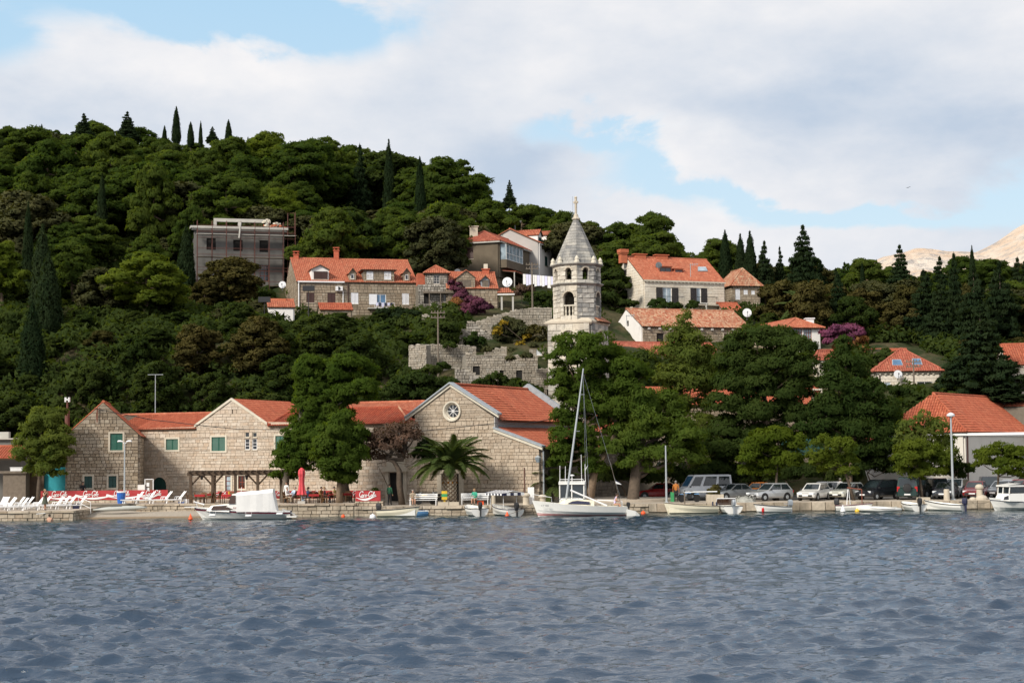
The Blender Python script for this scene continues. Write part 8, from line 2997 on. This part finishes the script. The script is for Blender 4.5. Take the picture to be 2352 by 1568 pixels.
wall(pA,[(uA(390)[0],ZT),(uA(1700)[0],ZT),(uA(1700)[0],zA0-.02),(uA(390)[0],zA0-.02)],[],'stone_quay',lw,ZERO,.2,.3,.7,.1,.04,40)
pB_=Plane(gp(P('B',262,0)[0],148.3,0),R(-10))
uB=lambda x,y=1175:pB_.uz(P('B',x,y))
zB0,zB1=ZT+.15,uB(900,1150)[1]
banner('red banner with white script lettering along the wall behind the cafe tables',pB_,uB(262)[0],uB(1900)[0],zB0,zB1,[uB(x)[0]for x in(270,580,880,1190,1560)],False)
pC_=Plane(gp(P('B',1655,0)[0],135.6,0),R(-6))
uC=lambda x,y=1200:pC_.uz(P('B',x,y))
zC0,zC1=uC(1780,1250)[1],uC(1780,1150)[1]
banner('short red banner with white script lettering on a low stone wall right of the cafe',pC_,uC(1655)[0],uC(1900)[0],zC0,zC1,[uC(1688)[0]])
b=MB()
pbox(b,pC_,(uC(1650)[0],ZQ,uC(1930)[0],zC0),-.5,.05)
lw=tag(b.build('low_wall','mortar_dark'),'low stone wall under the short red banner','wall')
wall(pC_,[(uC(1650)[0],ZQ),(uC(1930)[0],ZQ),(uC(1930)[0],zC0),(uC(1650)[0],zC0)],[],'stone_quay',lw,ZERO,.22,.3,.7,.14,.04,20)
b=MB()
q=at(P('B',1845,1150),136)
me=foliage('plant',[((q.x,136,q.z+.05),(.35,.2,.15))],'dark_leaf',.3,.16,1.2,.8,4)
tag(link('potted_plant',me),'small green plant on top of the short red banner','plant')
def make_lounger(label,loc,rz,back=52):
 o=thing('sun_lounger',label,'sun lounger',loc,rz,'white sun loungers on the shore')
 b=MB()
 for i in range(9):
  b.box((-.95+i*.14,0,.33),(.115,.62,.03))
 for s in(-1,1):
  b.box((-.3,s*.33,.31),(1.5,.06,.09))
 b.build('seat','white_paint',o)
 b=MB()
 t=R(back)
 for i in range(6):
  d=.08+i*.135
  b.box((.3+d*math.cos(t),0,.34+d*math.sin(t)),(.115,.62,.03),ry=-t)
 for s in(-1,1):
  b.tube([(.3,s*.32,.34),(.3+.85*math.cos(t),s*.32,.34+.85*math.sin(t))],.035,4)
 b.build('backrest','white_paint',o)
 for x in(-.8,.35):
  for s in(-1,1):
   b=MB()
   b.tube([(x,s*.31,.32),(x-.06,s*.34,0)],.04,4)
   b.build('leg','white_paint',o)
 for s in(-1,1):
  b=MB()
  b.tube([(-.05,s*.38,.34),(0,s*.38,.55),(.35,s*.38,.55),(.42,s*.38,.34)],.035,4)
  b.build('armrest','white_paint',o)
 return o
lg=make_lounger('front left white lounger, its head cut by the picture edge',gp(P('A',55,0)[0],133.6,ZQ),R(28))
LNG=[(175,133.7,28,ZQ,'second lounger from the left in the front row on the jetty'),(325,133.7,28,ZQ,'third lounger of the front row, behind the woman in the grey skirt'),(50,136.2,28,ZQ,'leftmost lounger of the middle row on the jetty'),(140,136.6,28,ZQ,'second lounger of the middle row on the jetty'),(228,136.8,28,ZQ,'third lounger of the middle row on the jetty'),(340,136.4,30,ZQ,'fourth lounger of the middle row, left of the woman'),(400,138.3,30,ZQ,'lounger with a steeply raised back behind the woman'),(525,136.2,28,ZQ,'lounger just right of the woman in the grey skirt'),(640,136.6,28,ZQ,'lounger left of the one with a blue towel'),(745,137.0,28,ZQ,'lounger with a blue towel beside the white handrail'),(5,138.2,70,ZQ,'upright lounger at the very left edge before the pillar'),(590,138.8,28,ZQ,'rear lounger in front of the red banner'),(1310,141.2,24,ZT,'first lounger right of the blue bin'),(1425,141.2,24,ZT,'second lounger right of the blue bin'),(1590,141.2,24,ZT,'third lounger right of the blue bin'),(1725,141.2,24,ZT,'last lounger before the wooden pergola')]
for x,Y,a_,z_,lb in LNG:
 c=dup(lg,gp(P('A',x,0)[0],Y,z_),R(a_),'white plastic '+lb)
lg['label']='white plastic lounger at the front left corner of the jetty'
b=MB()
q=gp(P('A',735,0)[0],136.9,ZQ+.37)
b.box(q,(.7,.5,.05),0,R(28))
b.box(q+Vector((.1,-.1,-.25)),(.5,.3,.3),0,.4)
tag(b.build('towel','navy'),'dark blue towel and bag on a lounger by the handrail','towel')
b=MB()
p0,p1=gp(P('A',768,0)[0],137,ZQ),gp(P('A',888,0)[0],136,.35)
b.tube([p0,p0+Z1*.95,p1+Z1*.95,p1],.03,5)
b.tube([p0+Z1*.5,p1+Z1*.45],.02,5)
tag(b.build('handrail','white_paint'),'white handrail leading from the jetty to the beach','handrail')
b=MB()
p0,p1=gp(P('A',355,0)[0],131.6,.52),gp(P('A',680,0)[0],132.6,.72)
b.tube([p0,p1],.03,5)
tag(b.build('rail','white_paint'),'thin white rail along the front of the jetty','rail')
o=thing('litter_bin','blue plastic bin with a white lid beside the double lamp','bin',gp(P('A',1187,0)[0],142,ZT))
b=MB()
b.lathe([(.3,0),(.36,.6),(.38,.95)],14)
b.build('bin_body','blue_plastic',o)
b=MB()
b.lathe([(.4,.93),(.41,.99),(.3,1.04)],14)
b.build('lid','white_paint',o)
o=thing('notice_board','brown notice board with a white frame and papers beside the arched green door','notice board',gp(P('A',1461,0)[0],147,ZT))
hB=at(P('A',1461,1032),147).z-ZT
b=MB()
b.box((0,0,hB/2+.3),(.62,.04,hB-.6))
b.build('board','wood_grey',o)
b=MB()
for x in(-.36,.36):
 b.box((x,0,hB/2),(.07,.08,hB))
b.box((0,0,hB-.03),(.7,.08,.07))
b.build('frame','white_paint',o)
for z in(hB-.5,hB-.95):
 b=MB()
 b.box((-.1,-.03,z),(.24,.01,.34))
 b.build('paper','white_paint',o)
b=MB()
b.box(gp(P('A',1390,0)[0],147,ZT+.75),(.62,.5,1.5))
tag(b.build('cabinet','plaster_white'),'plain white cabinet left of the notice board','cabinet')
b=MB()
b.box(gp(P('A',1825,0)[0],141.5,ZT+.17),(.42,.4,.34))
tag(b.build('crate','white_paint'),'small white crate at the foot of the pergola','crate')
b=MB()
b.box(gp(P('A',1778,0)[0],141.3,ZT+.05),(.45,.3,.1))
tag(b.build('tray','blue_plastic'),'flat blue tray beside the white crate','tray')
o=thing('litter_bin','yellow and green litter bin left of the palm trunk','bin',gp(P('C',698,0)[0],136.2,ZQ))
for z0,z1_,m_,w_ in((0,.45,'yellow_plastic',.16),(.45,.95,'yellow_plastic',.44),(.68,.92,'green_plastic',.46),(.95,1.15,'yellow_plastic',.46)):
 b=MB()
 b.box((0,0,(z0+z1_)/2),(w_,w_,z1_-z0))
 b.build('bin_body' if m_[0]=='y' else 'bin_band',m_,o)
pg=thing('pergola','dark timber pergola over the cafe tables','pergola',gp(P('B',40,0)[0],140.5,ZT))
og=pg.location
zP=at(P('B',450,968),140.5).z
for x,Y in((40,140.5),(255,140.5),(478,140.5),(697,140.5),(925,140.5),(278,145.0),(700,144.6)):
 q=gp(P('B',x,0)[0],Y,ZT)
 b=MB()
 b.box(q+Z1*(zP-ZT)/2,(.22 if Y<142 else .16,.22,zP-ZT))
 b.build('post','wood_dark',pg,shift=og)
x0,x1=gp(P('B',5,0)[0],140.5).x,gp(P('B',960,0)[0],140.5).x
b=MB()
b.box(((x0+x1)/2,140.5,zP-.12),(x1-x0,.24,.26))
b.box(((x0+x1)/2,144.8,zP-.12),(x1-x0,.2,.26))
b.build('beam','wood_dark',pg,shift=og)
for i in range(16):
 b=MB()
 x=x0+.2+i*(x1-x0-.4)/15
 b.box((x,142.6,zP+.08),(.12,5.2,.14))
 b.build('rafter','wood_dark',pg,shift=og)
for x,s in((40,1),(255,-1),(255,1),(697,-1),(697,1)):
 q=gp(P('B',x,0)[0],140.5,zP)
 b=MB()
 b.tube([q+Vector((s*.1,0,-1.0)),q+Vector((s*.85,0,-.2))],.075,4)
 b.build('brace','wood_dark',pg,shift=og)
for x,y in((148,1018),(588,1018)):
 q=at(P('B',x,y),142.5)
 b=MB()
 b.lathe([(.03,.3),(.16,.16),(.15,.12),(.09,-.16),(.02,-.2)],6,q)
 b.tube([q+Z1*.3,Vector((q.x,q.y,zP-.1))],.01,4)
 tag(b.build('hanging_lantern','black_plastic'),'small dark lantern hanging in the %s of the pergola'%('left bay' if x<300 else 'right bay'),'lantern')
o=thing('parasol','closed red parasol between the two straight pine trunks','parasol',gp(P('B',1128,0)[0],136.3,ZT))
hh=at(P('B',1128,922),136.3).z-ZT
b=MB()
b.tube([(0,0,0),(0,0,hh)],.035)
b.build('pole','galvanised',o)
b=MB()
ring=lambda r,z,k:[((r*(1+k*(j%2)))*math.cos(2*math.pi*j/16),(r*(1+k*(j%2)))*math.sin(2*math.pi*j/16),z)for j in range(16)]
b.loft([ring(.30,.72,.5),ring(.24,1.1,.3),ring(.18,1.6,.3),ring(.19,hh-.75,.3),ring(.26,hh-.5,.2),ring(.22,hh-.2,.2),ring(.06,hh,0)])
b.build('canopy','parasol_red',o)
b=MB()
b.box((0,0,.1),(.6,.6,.2))
b.build('base','concrete_pale',o)
def make_chair(label,loc,rz):
 o=thing('wicker_chair',label,'chair',loc,rz,'wicker chairs of the cafe')
 b=MB()
 b.box((0,0,.43),(.5,.48,.07))
 b.build('seat','wicker',o)
 b=MB()
 b.loft([[(x,.24-.1*abs(x)*2,.45),(x,.34-.1*abs(x)*2,.92-.25*abs(x)**2*4)]for x in(-.28,-.15,0,.15,.28)],cap=False,closed=False)
 b.loft([[(x,.27-.1*abs(x)*2,.45),(x,.37-.1*abs(x)*2,.92-.25*abs(x)**2*4)]for x in(-.28,-.15,0,.15,.28)],cap=False,closed=False)
 b.build('backrest','wicker',o)
 for s in(-1,1):
  b=MB()
  b.tube([(s*.27,.2,.66),(s*.28,-.2,.62),(s*.26,-.22,.43)],.025,4)
  b.build('armrest','wicker',o)
  for y in(-.2,.2):
   b=MB()
   b.tube([(s*.22,y,.42),(s*.24,y*1.1,0)],.022,4)
   b.build('leg','wicker',o)
 return o
def make_table(label,loc,rz):
 o=thing('cafe_table',label,'table',loc,rz,'cafe tables with red cloths')
 b=MB()
 b.box((0,0,.72),(.8,.8,.04))
 b.build('table_top','wood_dark',o)
 b=MB()
 b.box((0,0,.745),(.84,.84,.012))
 for s in(-1,1):
  b.box((s*.42,0,.66),(.012,.84,.17))
  b.box((0,s*.42,.66),(.84,.012,.17))
 b.build('tablecloth','red_cloth',o)
 for x in(-.33,.33):
  for y in(-.33,.33):
   b=MB()
   b.box((x,y,.35),(.06,.06,.7))
   b.build('leg','wood_dark',o)
 return o
TB=[(130,139.6,'under the left bay of the pergola'),(400,139.4,'under the middle of the pergola'),(205,142.6,'at the rear left under the pergola'),(560,141.8,'under the right bay of the pergola'),(1080,138.8,'behind the red parasol'),(1245,136.8,'right of the red parasol'),(1400,137.6,'left of the rounded pine trunk'),(1570,138.8,'right of the rounded pine trunk')]
t0=c0=None
CHL=['left of','right of','behind']
k_=0
for x,Y,lb in TB:
 q=gp(P('B',x,0)[0],Y,ZT)
 l1='cafe table with a red cloth '+lb
 if t0 is None:
  t0=make_table(l1,q,.1)
 else:
  dup(t0,q,rnd.uniform(-.2,.2),l1)
 for j,(dx,dy,a_)in enumerate(((-.85,.05,90),(.85,-.05,-90),(.1,.85,0))):
  l2='brown wicker chair %s the table %s'%(CHL[j],lb)
  a2=R(a_+rnd.uniform(-18,18))
  if c0 is None:
   c0=make_chair(l2,q+Vector((dx,dy,0)),a2)
  else:
   dup(c0,q+Vector((dx,dy,0)),a2,l2)
b=MB()
b.lathe([(.06,0),(.06,.22)],8,gp(P('B',415,0)[0],139.3,ZT+.75))
tag(b.build('menu_cup','yellow_plastic'),'small yellow cup on the table under the middle of the pergola','cup')
def bench(label,px,Y,rz,L=2.3):
 o=thing('park_bench',label,'bench',gp(px,Y,ZQ),R(rz),'white benches on the quay')
 for i in range(4):
  b=MB()
  b.box((0,-.2+i*.13,.44),(L,.1,.035))
  b.build('seat_slat','white_paint',o)
 for z in(.6,.76,.9):
  b=MB()
  b.box((0,.27+(z-.6)*.25,z),(L,.03,.1))
  b.build('back_slat','white_paint',o)
 for s in(-1,1):
  b=MB()
  b.tube([(s*L*.46,-.24,0),(s*L*.46,-.22,.44),(s*L*.46,.22,.42)],.035,4)
  b.tube([(s*L*.46,.3,0),(s*L*.46,.24,.42),(s*L*.46,.36,.95)],.035,4)
  b.tube([(s*L*.46,.3,.66),(s*L*.46,-.26,.66),(s*L*.46,-.24,.44)],.03,4)
  b.build('leg','white_paint',o)
 return o
bench('white slatted bench with a woman sitting at its left end',P('C',490,0)[0],135.7,-4)
bench('white slatted bench with the woman in green, right of the palm',P('C',996,0)[0],135.8,0)
b=MB()
b.box(gp(P('C',1052,0)[0],135.9,ZQ+.17),(.5,.35,.34))
tag(b.build('shopping_bag','orange_plastic'),'orange red bag under the bench with the woman in green','bag')
for x,w_,Y,lb in((685,.85,135.2,'pale stone block left of the palm foot'),(790,.8,135.2,'pale stone block right of the palm foot')):
 b=MB()
 b.box(gp(P('C',x,0)[0],Y,ZQ+.14),(w_,.4,.28),0,.05)
 tag(b.build('stone_block','trim_stone'),lb,'stone block')
def bollard(label,c,x,Y,h,r=.22,cap=False,name='stone_bollard',cat='bollard'):
 b=MB()
 pr=[(r*1.05,0),(r,.05),(r*.92,h*.9),(r*.8,h)]if not cap else[(r*1.05,0),(r,.05),(r*.95,h*.68),(r*1.3,h*.72),(r*1.35,h*.82),(r*1.0,h*.95),(r*.5,h)]
 b.lathe(pr,14,gp(P(c,x,0)[0],Y,ZQ))
 tag(b.build(name,'trim_stone'),label,cat,'stone bollards on the quay')
bollard('slim stone bollard right of the boat with the striped canopy','C',1178,135,.95,.17)
bollard('round stone bollard before the drainpipe of the church','C',1497,135.2,.95,.26,True)
bollard('stone bollard behind the bow of the yacht','C',1660,135.2,.8,.26,True)
bollard('plain cylinder stone bollard left of the right lamp post','F',1178,135,.9,.25)
bollard('capped stone bollard in front of the wine red hatchback','F',1500,136,1.25,.26,True)
b=MB()
for dx,dy,r in((0,0,.5),(.12,.5,.42),(-.7,.1,.28)):
 c_=gp(P('F',1520,0)[0],135.2,ZQ)
 b.lathe([(r,0),(r*.98,r*.3),(r*.7,r*.65),(r*.2,r*.82)],12,c_+Vector((dx,dy,0)))
tag(b.build('rounded_stones','trim_stone'),'low rounded stones at the foot of the capped bollard','stones')
b=MB()
b.box(gp(P('F',948,0)[0],135.6,ZQ+.12),(.95,.7,.24))
tag(b.build('tree_kerb','trim_stone'),'stone kerb block at the foot of the round leaning pine','kerb')
b=MB()
b.box(gp(P('C',1545,0)[0],135.8,ZQ+.72),(.52,.2,1.35))
tag(b.build('display_stand','white_paint'),'narrow white stand left of the yacht bow','stand')
o=thing('planter','wooden planter box with a brownish shrub in front of the white van','planter',gp(D_(1780),135.8,ZQ))
b=MB()
b.box((0,0,.33),(1.35,.9,.66))
for k in range(5):
 b.box((-.54+k*.27,-.455,.33),(.25,.02,.62))
b.build('box','trim_stone',o)
link('shrub',foliage('shrub',[((0,0,.85),(.5,.35,.35)),((.1,0,1.15),(.3,.25,.3)),((-.3,0,.8),(.3,.3,.25))],'brown_leaf',.4,.18,1.1,.8,7),o)
b=MB()
q=gp(E_(770),136,ZQ)
me=foliage('rubble',[((q.x,136,ZQ),(.95,.6,.42))],'sand_grey',.35,.16,1.6,.8,8,low=-.1)
b.lathe([(.9,0),(.75,.22),(.4,.4),(.05,.46)],14,q)
hp=tag(b.build('rubble_heap','sand_grey'),'grey heap of rubble between the planter and the silver hatchback','heap')
link('gravel',me,hp)['kind']='stuff'
o=thing('monument','stone pedestal with a dark bust in front of the right pines','monument',gp(D_(1240),151,ZQ))
hz=at(P('D',0,985),151).z-ZQ
b=MB()
b.box((0,0,.25),(1.2,1.2,.5))
b.box((0,0,.5+(hz-.5)/2),(.95,.9,hz-.5))
b.build('pedestal','trim_stone',o)
b=MB()
b.loft([[(x*k,y*k,hz+z)for x,y in((-.42,-.2),(.42,-.2),(.42,.2),(-.42,.2))]for z,k in((0,1),(.25,1.05),(.42,.75),(.5,.3),(.58,.3))])
b.lathe([(.1,.52),(.17,.62),(.2,.78),(.17,.92),(.06,1.0)],10,(0,-.03,hz))
b.build('bust','dish_dark',o)
b=MB()
b.lathe([(5.2,0),(5.2,.22),(4.9,.26)],30,gp(D_(930),143.5,ZQ))
tag(b.build('round_kerb','paving'),'low round stone kerb at the thick pine trunk','kerb')
def motorbike(label,px,Y,rz,col):
 o=thing('motorbike',label,'motorbike',gp(px,Y,ZQ),R(rz))
 for x in(-.65,.65):
  b=MB()
  b.lathe([(.2,-.05),(.3,-.06),(.32,0),(.3,.06),(.2,.05)],16,(x,0,.32),axis='Y')
  w_=b.build('wheel','black_rubber',o)
  b=MB()
  b.lathe([(.19,-.02),(.19,.02)],12,(x,0,.32),axis='Y')
  b.build('rim','galvanised',w_)
 b=MB()
 b.tube([(-.65,0,.32),(-.42,0,.95),(-.1,0,.75),(.3,0,.6),(.65,0,.32)],.04,5)
 b.box((.0,0,.45),(.4,.22,.3))
 b.build('frame','black_plastic',o)
 b=MB()
 b.loft([[(x,-w_,z),(x,-w_*.7,z+.14),(x,w_*.7,z+.14),(x,w_,z)]for x,w_,z in((-.4,.08,.72),(-.2,.14,.74),(.1,.12,.72))])
 b.box((-.66,0,.66),(.3,.12,.04))
 b.box((.62,0,.68),(.4,.14,.08))
 b.build('bodywork',col,o)
 b=MB()
 b.box((.3,0,.80),(.6,.22,.1))
 b.build('seat','black_rubber',o)
 b=MB()
 b.tube([(-.4,-.34,1.05),(-.46,0,.98),(-.4,.34,1.05)],.02,5)
 b.lathe([(.1,-.02),(.1,.08)],8,(-.55,0,.92),axis='X')
 b.build('handlebar','steel',o)
 return o
motorbike('yellowish motorbike parked behind the left white bench',P('C',520,0)[0],138.2,14,'yellow_plastic')
motorbike('dark motorbike behind the right end of the left white bench',P('C',640,0)[0],138.6,40,'cloth_black')
motorbike('blue moped parked in front of the white van',D_(1530),137.2,10,'boat_blue')
b=MB()
b.box(gp(D_(1362),139,ZQ+.4),(.28,.3,.8))
tag(b.build('litter_bin','green_plastic'),'green bin between the steel pole and the person in orange','bin')
PPL=[]
def person(label,loc,rz,pose,top,legs,hair='hair_dark',skirt=None,lean=0.0,sc=1.0,arms='down',short=False,skin_legs=False,back=0.0):
 sit=pose=='sit'
 hz=.52 if sit else .94
 V,E,Rd,Bn=[],[],[],[]
 def v(p,r,parent=None,reg=0):
  V.append(p)
  Rd.append(r)
  if parent is not None:
   E.append((parent,len(V)-1))
   Bn.append((parent,len(V)-1,reg))
  return len(V)-1
 ly=lambda h:-lean*h+back*h
 T,Lg,Sk=0,1,2
 pv=v((0,ly(0),hz),(.155,.12))
 wa=v((0,ly(.2),hz+.2),(.135,.10),pv,T)
 ch=v((0,ly(.42),hz+.40),(.165,.115),wa,T)
 nk=v((0,ly(.56),hz+.545),(.06,.06),ch,T)
 hd0=v((0,ly(.62)-.01,hz+.60),(.062,.066),nk,Sk)
 hd=v((0,ly(.68)-.02,hz+.69),(.082,.095),hd0,Sk)
 hd2=v((0,ly(.74)-.015,hz+.775),(.066,.075),hd,Sk)
 for s in(-1,1):
  sh=v((s*.185,ly(.47),hz+.475),(.062,.06),ch,T)
  if arms=='down':
   el,wr=(s*.245,ly(.22)+.02,hz+.2),(s*.25,ly(.1)-.06,hz-.04)
  elif arms=='fwd':
   el,wr=(s*.25,ly(.25)-.1,hz+.24),(s*.16,ly(.2)-.34,hz+.2)
  else:
   el,wr=(s*.25,ly(.25)-.12,hz+.26),(s*.08,ly(.5)-.24,hz+.52)
  e_=v(el,(.046,.046),sh,Sk if short else T)
  w_=v(wr,(.032,.032),e_,Sk if short else T)
  d=(Vector(wr)-Vector(el)).normalized()
  hn=v(tuple(Vector(wr)+d*.07),(.036,.022),w_,Sk)
  sd=Vector((1,0,0))if abs(d.x)<.8 else Vector((0,0,1))
  for k,(o_,ln)in enumerate(((-.03,.07),(-.01,.085),(.01,.08),(.03,.065))):
   v(tuple(Vector(V[hn])+sd*o_+d*ln),(.009,.009),hn,Sk)
  v(tuple(Vector(V[w_])+sd*(-s*.05)+d*.05),(.010,.010),w_,Sk)
 for s in(-1,1):
  rl=Sk if skin_legs else Lg
  hp_=v((s*.095,ly(0),hz-.05),(.095,.09),pv,Lg)
  if sit:
   kn=v((s*.11,-.42,hz+.0),(.062,.065),hp_,rl)
   an=v((s*.10,-.44+(.1 if s>0 else 0),.10),(.04,.042),kn,rl)
  else:
   kn=v((s*.10,-.03+s*.03,hz-.46),(.062,.065),hp_,rl)
   an=v((s*.10,.02+s*.06,.09),(.04,.042),kn,rl)
  p=Vector(V[an])
  v((p.x,p.y-.15,.04),(.04,.03),an,3)
 me=bpy.data.meshes.new('person')
 me.from_pydata([Vector(p)*sc for p in V],E,[])
 o=bpy.data.objects.new('person',me)
 COL.objects.link(o)
 o.location=loc
 o.rotation_euler=(0,0,rz)
 md=o.modifiers.new('skin','SKIN')
 sv=me.skin_vertices[0].data
 for i,r in enumerate(Rd):
  sv[i].radius=(r[0]*sc,r[1]*sc)
 sv[0].use_root=True
 sb=o.modifiers.new('sub','SUBSURF')
 sb.levels=sb.render_levels=1
 tag(o,label,'person')
 h=MB()
 hc=Vector((0,ly(.7)+.005,hz+.715))*sc
 h.lathe([(.098*sc,-.05*sc),(.104*sc,.02*sc),(.085*sc,.085*sc),(.03*sc,.115*sc)],10,hc+Vector((0,.022*sc,0)))
 h.build('hair',hair,o,smooth=True)
 f=MB()
 for s in(-1,1):
  f.box(hc+Vector((s*.032,-.112,-.01))*sc,(.02*sc,.012*sc,.012*sc))
 f.box(hc+Vector((0,-.108,-.075))*sc,(.045*sc,.012*sc,.01*sc))
 f.build('eyes_and_mouth','hair_dark',o)
 f=MB()
 f.box(hc+Vector((0,-.118,-.04))*sc,(.022*sc,.03*sc,.04*sc))
 for s in(-1,1):
  f.box(hc+Vector((s*.09,0,-.03))*sc,(.02*sc,.03*sc,.05*sc))
 f.build('nose_and_ears','skin',o)
 if skirt:
  b2=MB()
  b2.lathe([(.16*sc,(hz+.12)*sc),(.2*sc,(hz-.1)*sc),(.27*sc,(hz-.42)*sc),(.25*sc,(hz-.42)*sc)],12)
  b2.build('skirt',skirt,o)
 PPL.append((o,[top,legs,'skin','black_rubber'],[(Vector(V[a])*sc,Vector(V[c])*sc,g)for a,c,g in Bn]))
 return o
G_=lambda c,x,Y,z=ZQ:gp(P(c,x,0)[0],Y,z)
person('woman in a grey green skirt standing on the jetty by the loungers',G_('A',440,133.0),R(60),'stand','cloth_skirt','skin','hair_fair','cloth_skirt',arms='face',short=True,skin_legs=True,sc=.97)
person('person in dark clothes sitting behind the red banner at the gable house window',G_('A',810,145.6,ZT+.5),R(20),'sit','cloth_black','cloth_black',lean=.2,arms='fwd')
person('man in a green shirt and black trousers at the doorway beside the bent tree',G_('C',160,137.6),R(150),'stand','cloth_green','cloth_black')
person('woman in beige sitting at the left end of the left bench',G_('C',388,135.6),R(15),'sit','cloth_beige','cloth_beige','hair_grey',sc=.97,skin_legs=True,arms='fwd')
person('woman in a green jacket sitting on the right bench',G_('C',1000,135.7),R(-25),'sit','cloth_teal','cloth_black','hair_fair',lean=.25,skin_legs=True,arms='fwd')
yq=YA.location
person('man in a lilac shirt sitting at the stern of the yacht',Vector((gp(D_(793),128.6).x,128.4,.42)),R(95),'sit','cloth_lilac','cloth_beige',lean=.3,short=True,skin_legs=True,arms='fwd')
person('person in an orange jacket standing beside the white van',G_('D',1400,138.5),R(170),'stand','cloth_orange','cloth_black','hair_grey')
person('person in white standing between the white and the ivory hatchbacks',G_('E',1705,142),R(160),'stand','cloth_white','cloth_black','hair_grey')
for x,Y,a_,tp,lg_,hr,z_,lb,kw in((985,137.3,60,'cloth_white','cloth_beige','hair_grey',ZT,'woman in white with a red cloth on her lap, leftmost at the cafe tables',{}),(1040,137.8,-50,'cloth_pale','cloth_beige','hair_grey',ZT,'man in a pale blue shirt leaning back left of the red parasol',dict(back=.3)),(1190,136.9,-70,'cloth_blue','cloth_pale','hair_dark',ZT,'man in a blue shirt and pale shorts right of the red parasol',dict(skin_legs=False)),(1302,137.2,60,'cloth_tan','cloth_tan','hair_dark',ZT,'person in a mustard top bending forward at the cafe table',dict(lean=.3)),(1352,136.6,100,'cloth_black','cloth_black','hair_fair',ZT,'person in black with fair hair seen from behind at the cafe table',{}),(1448,137.3,55,'cloth_yellow','cloth_black','hair_grey',ZT,'person in a pale yellow shirt left of the rounded pine trunk',dict(short=True))):
 q=G_('B',x,Y,z_)
 person(lb,q,R(a_),'sit',tp,lg_,hr,arms='fwd',**kw)
 dup(c0,q+Vector((0,.02,0)),R(a_),'wicker chair under the '+lb[:lb.index(' in ')]+' in '+lb.split(' in ',1)[1].split(' ')[-1 if False else 0]+' '+' '.join(lb.split(' in ',1)[1].split(' ')[1:4]))
person('dark haired person standing beside the left straight pine trunk',G_('B',978,138.6,ZT),R(-30),'stand','cloth_white','cloth_black')
person('swimmer with bare shoulders in the water before the jetty',Vector((G_('A',487,130.4).x,130.4,-1.22)),R(170),'stand','skin','navy',short=True,arms='fwd')
dg=bpy.context.evaluated_depsgraph_get()
dg.update()
for o,ms,bones in PPL:
 me=bpy.data.meshes.new_from_object(o.evaluated_get(dg))
 o.modifiers.clear()
 o.data=me
 me.name='person'
 me.materials.clear()
 for q in ms:
  me.materials.append(M[q])
 mi=[]
 for p in me.polygons:
  c=p.center
  best=(9,0)
  for a_,c_,g in bones:
   d=c_-a_
   t=max(0,min(1,(c-a_).dot(d)/max(1e-9,d.dot(d))))
   best=min(best,((a_+d*t-c).length,g))
  mi.append(best[1])
 me.polygons.foreach_set('material_index',mi)
 me.polygons.foreach_set('use_smooth',[True]*len(mi))
o=at((2086,431),600)
b=MB()
b.slab([o+Vector(p)for p in((-.8,0,-.1),(-.3,0,.12),(0,0,.02),(.35,0,.3),(.9,0,.35),(.3,.2,.15),(0,.3,-.08),(-.3,.2,0))],(0,0,-.06))
tag(b.build('seagull','dish_dark'),'tiny dark bird gliding high in the sky on the right','bird')
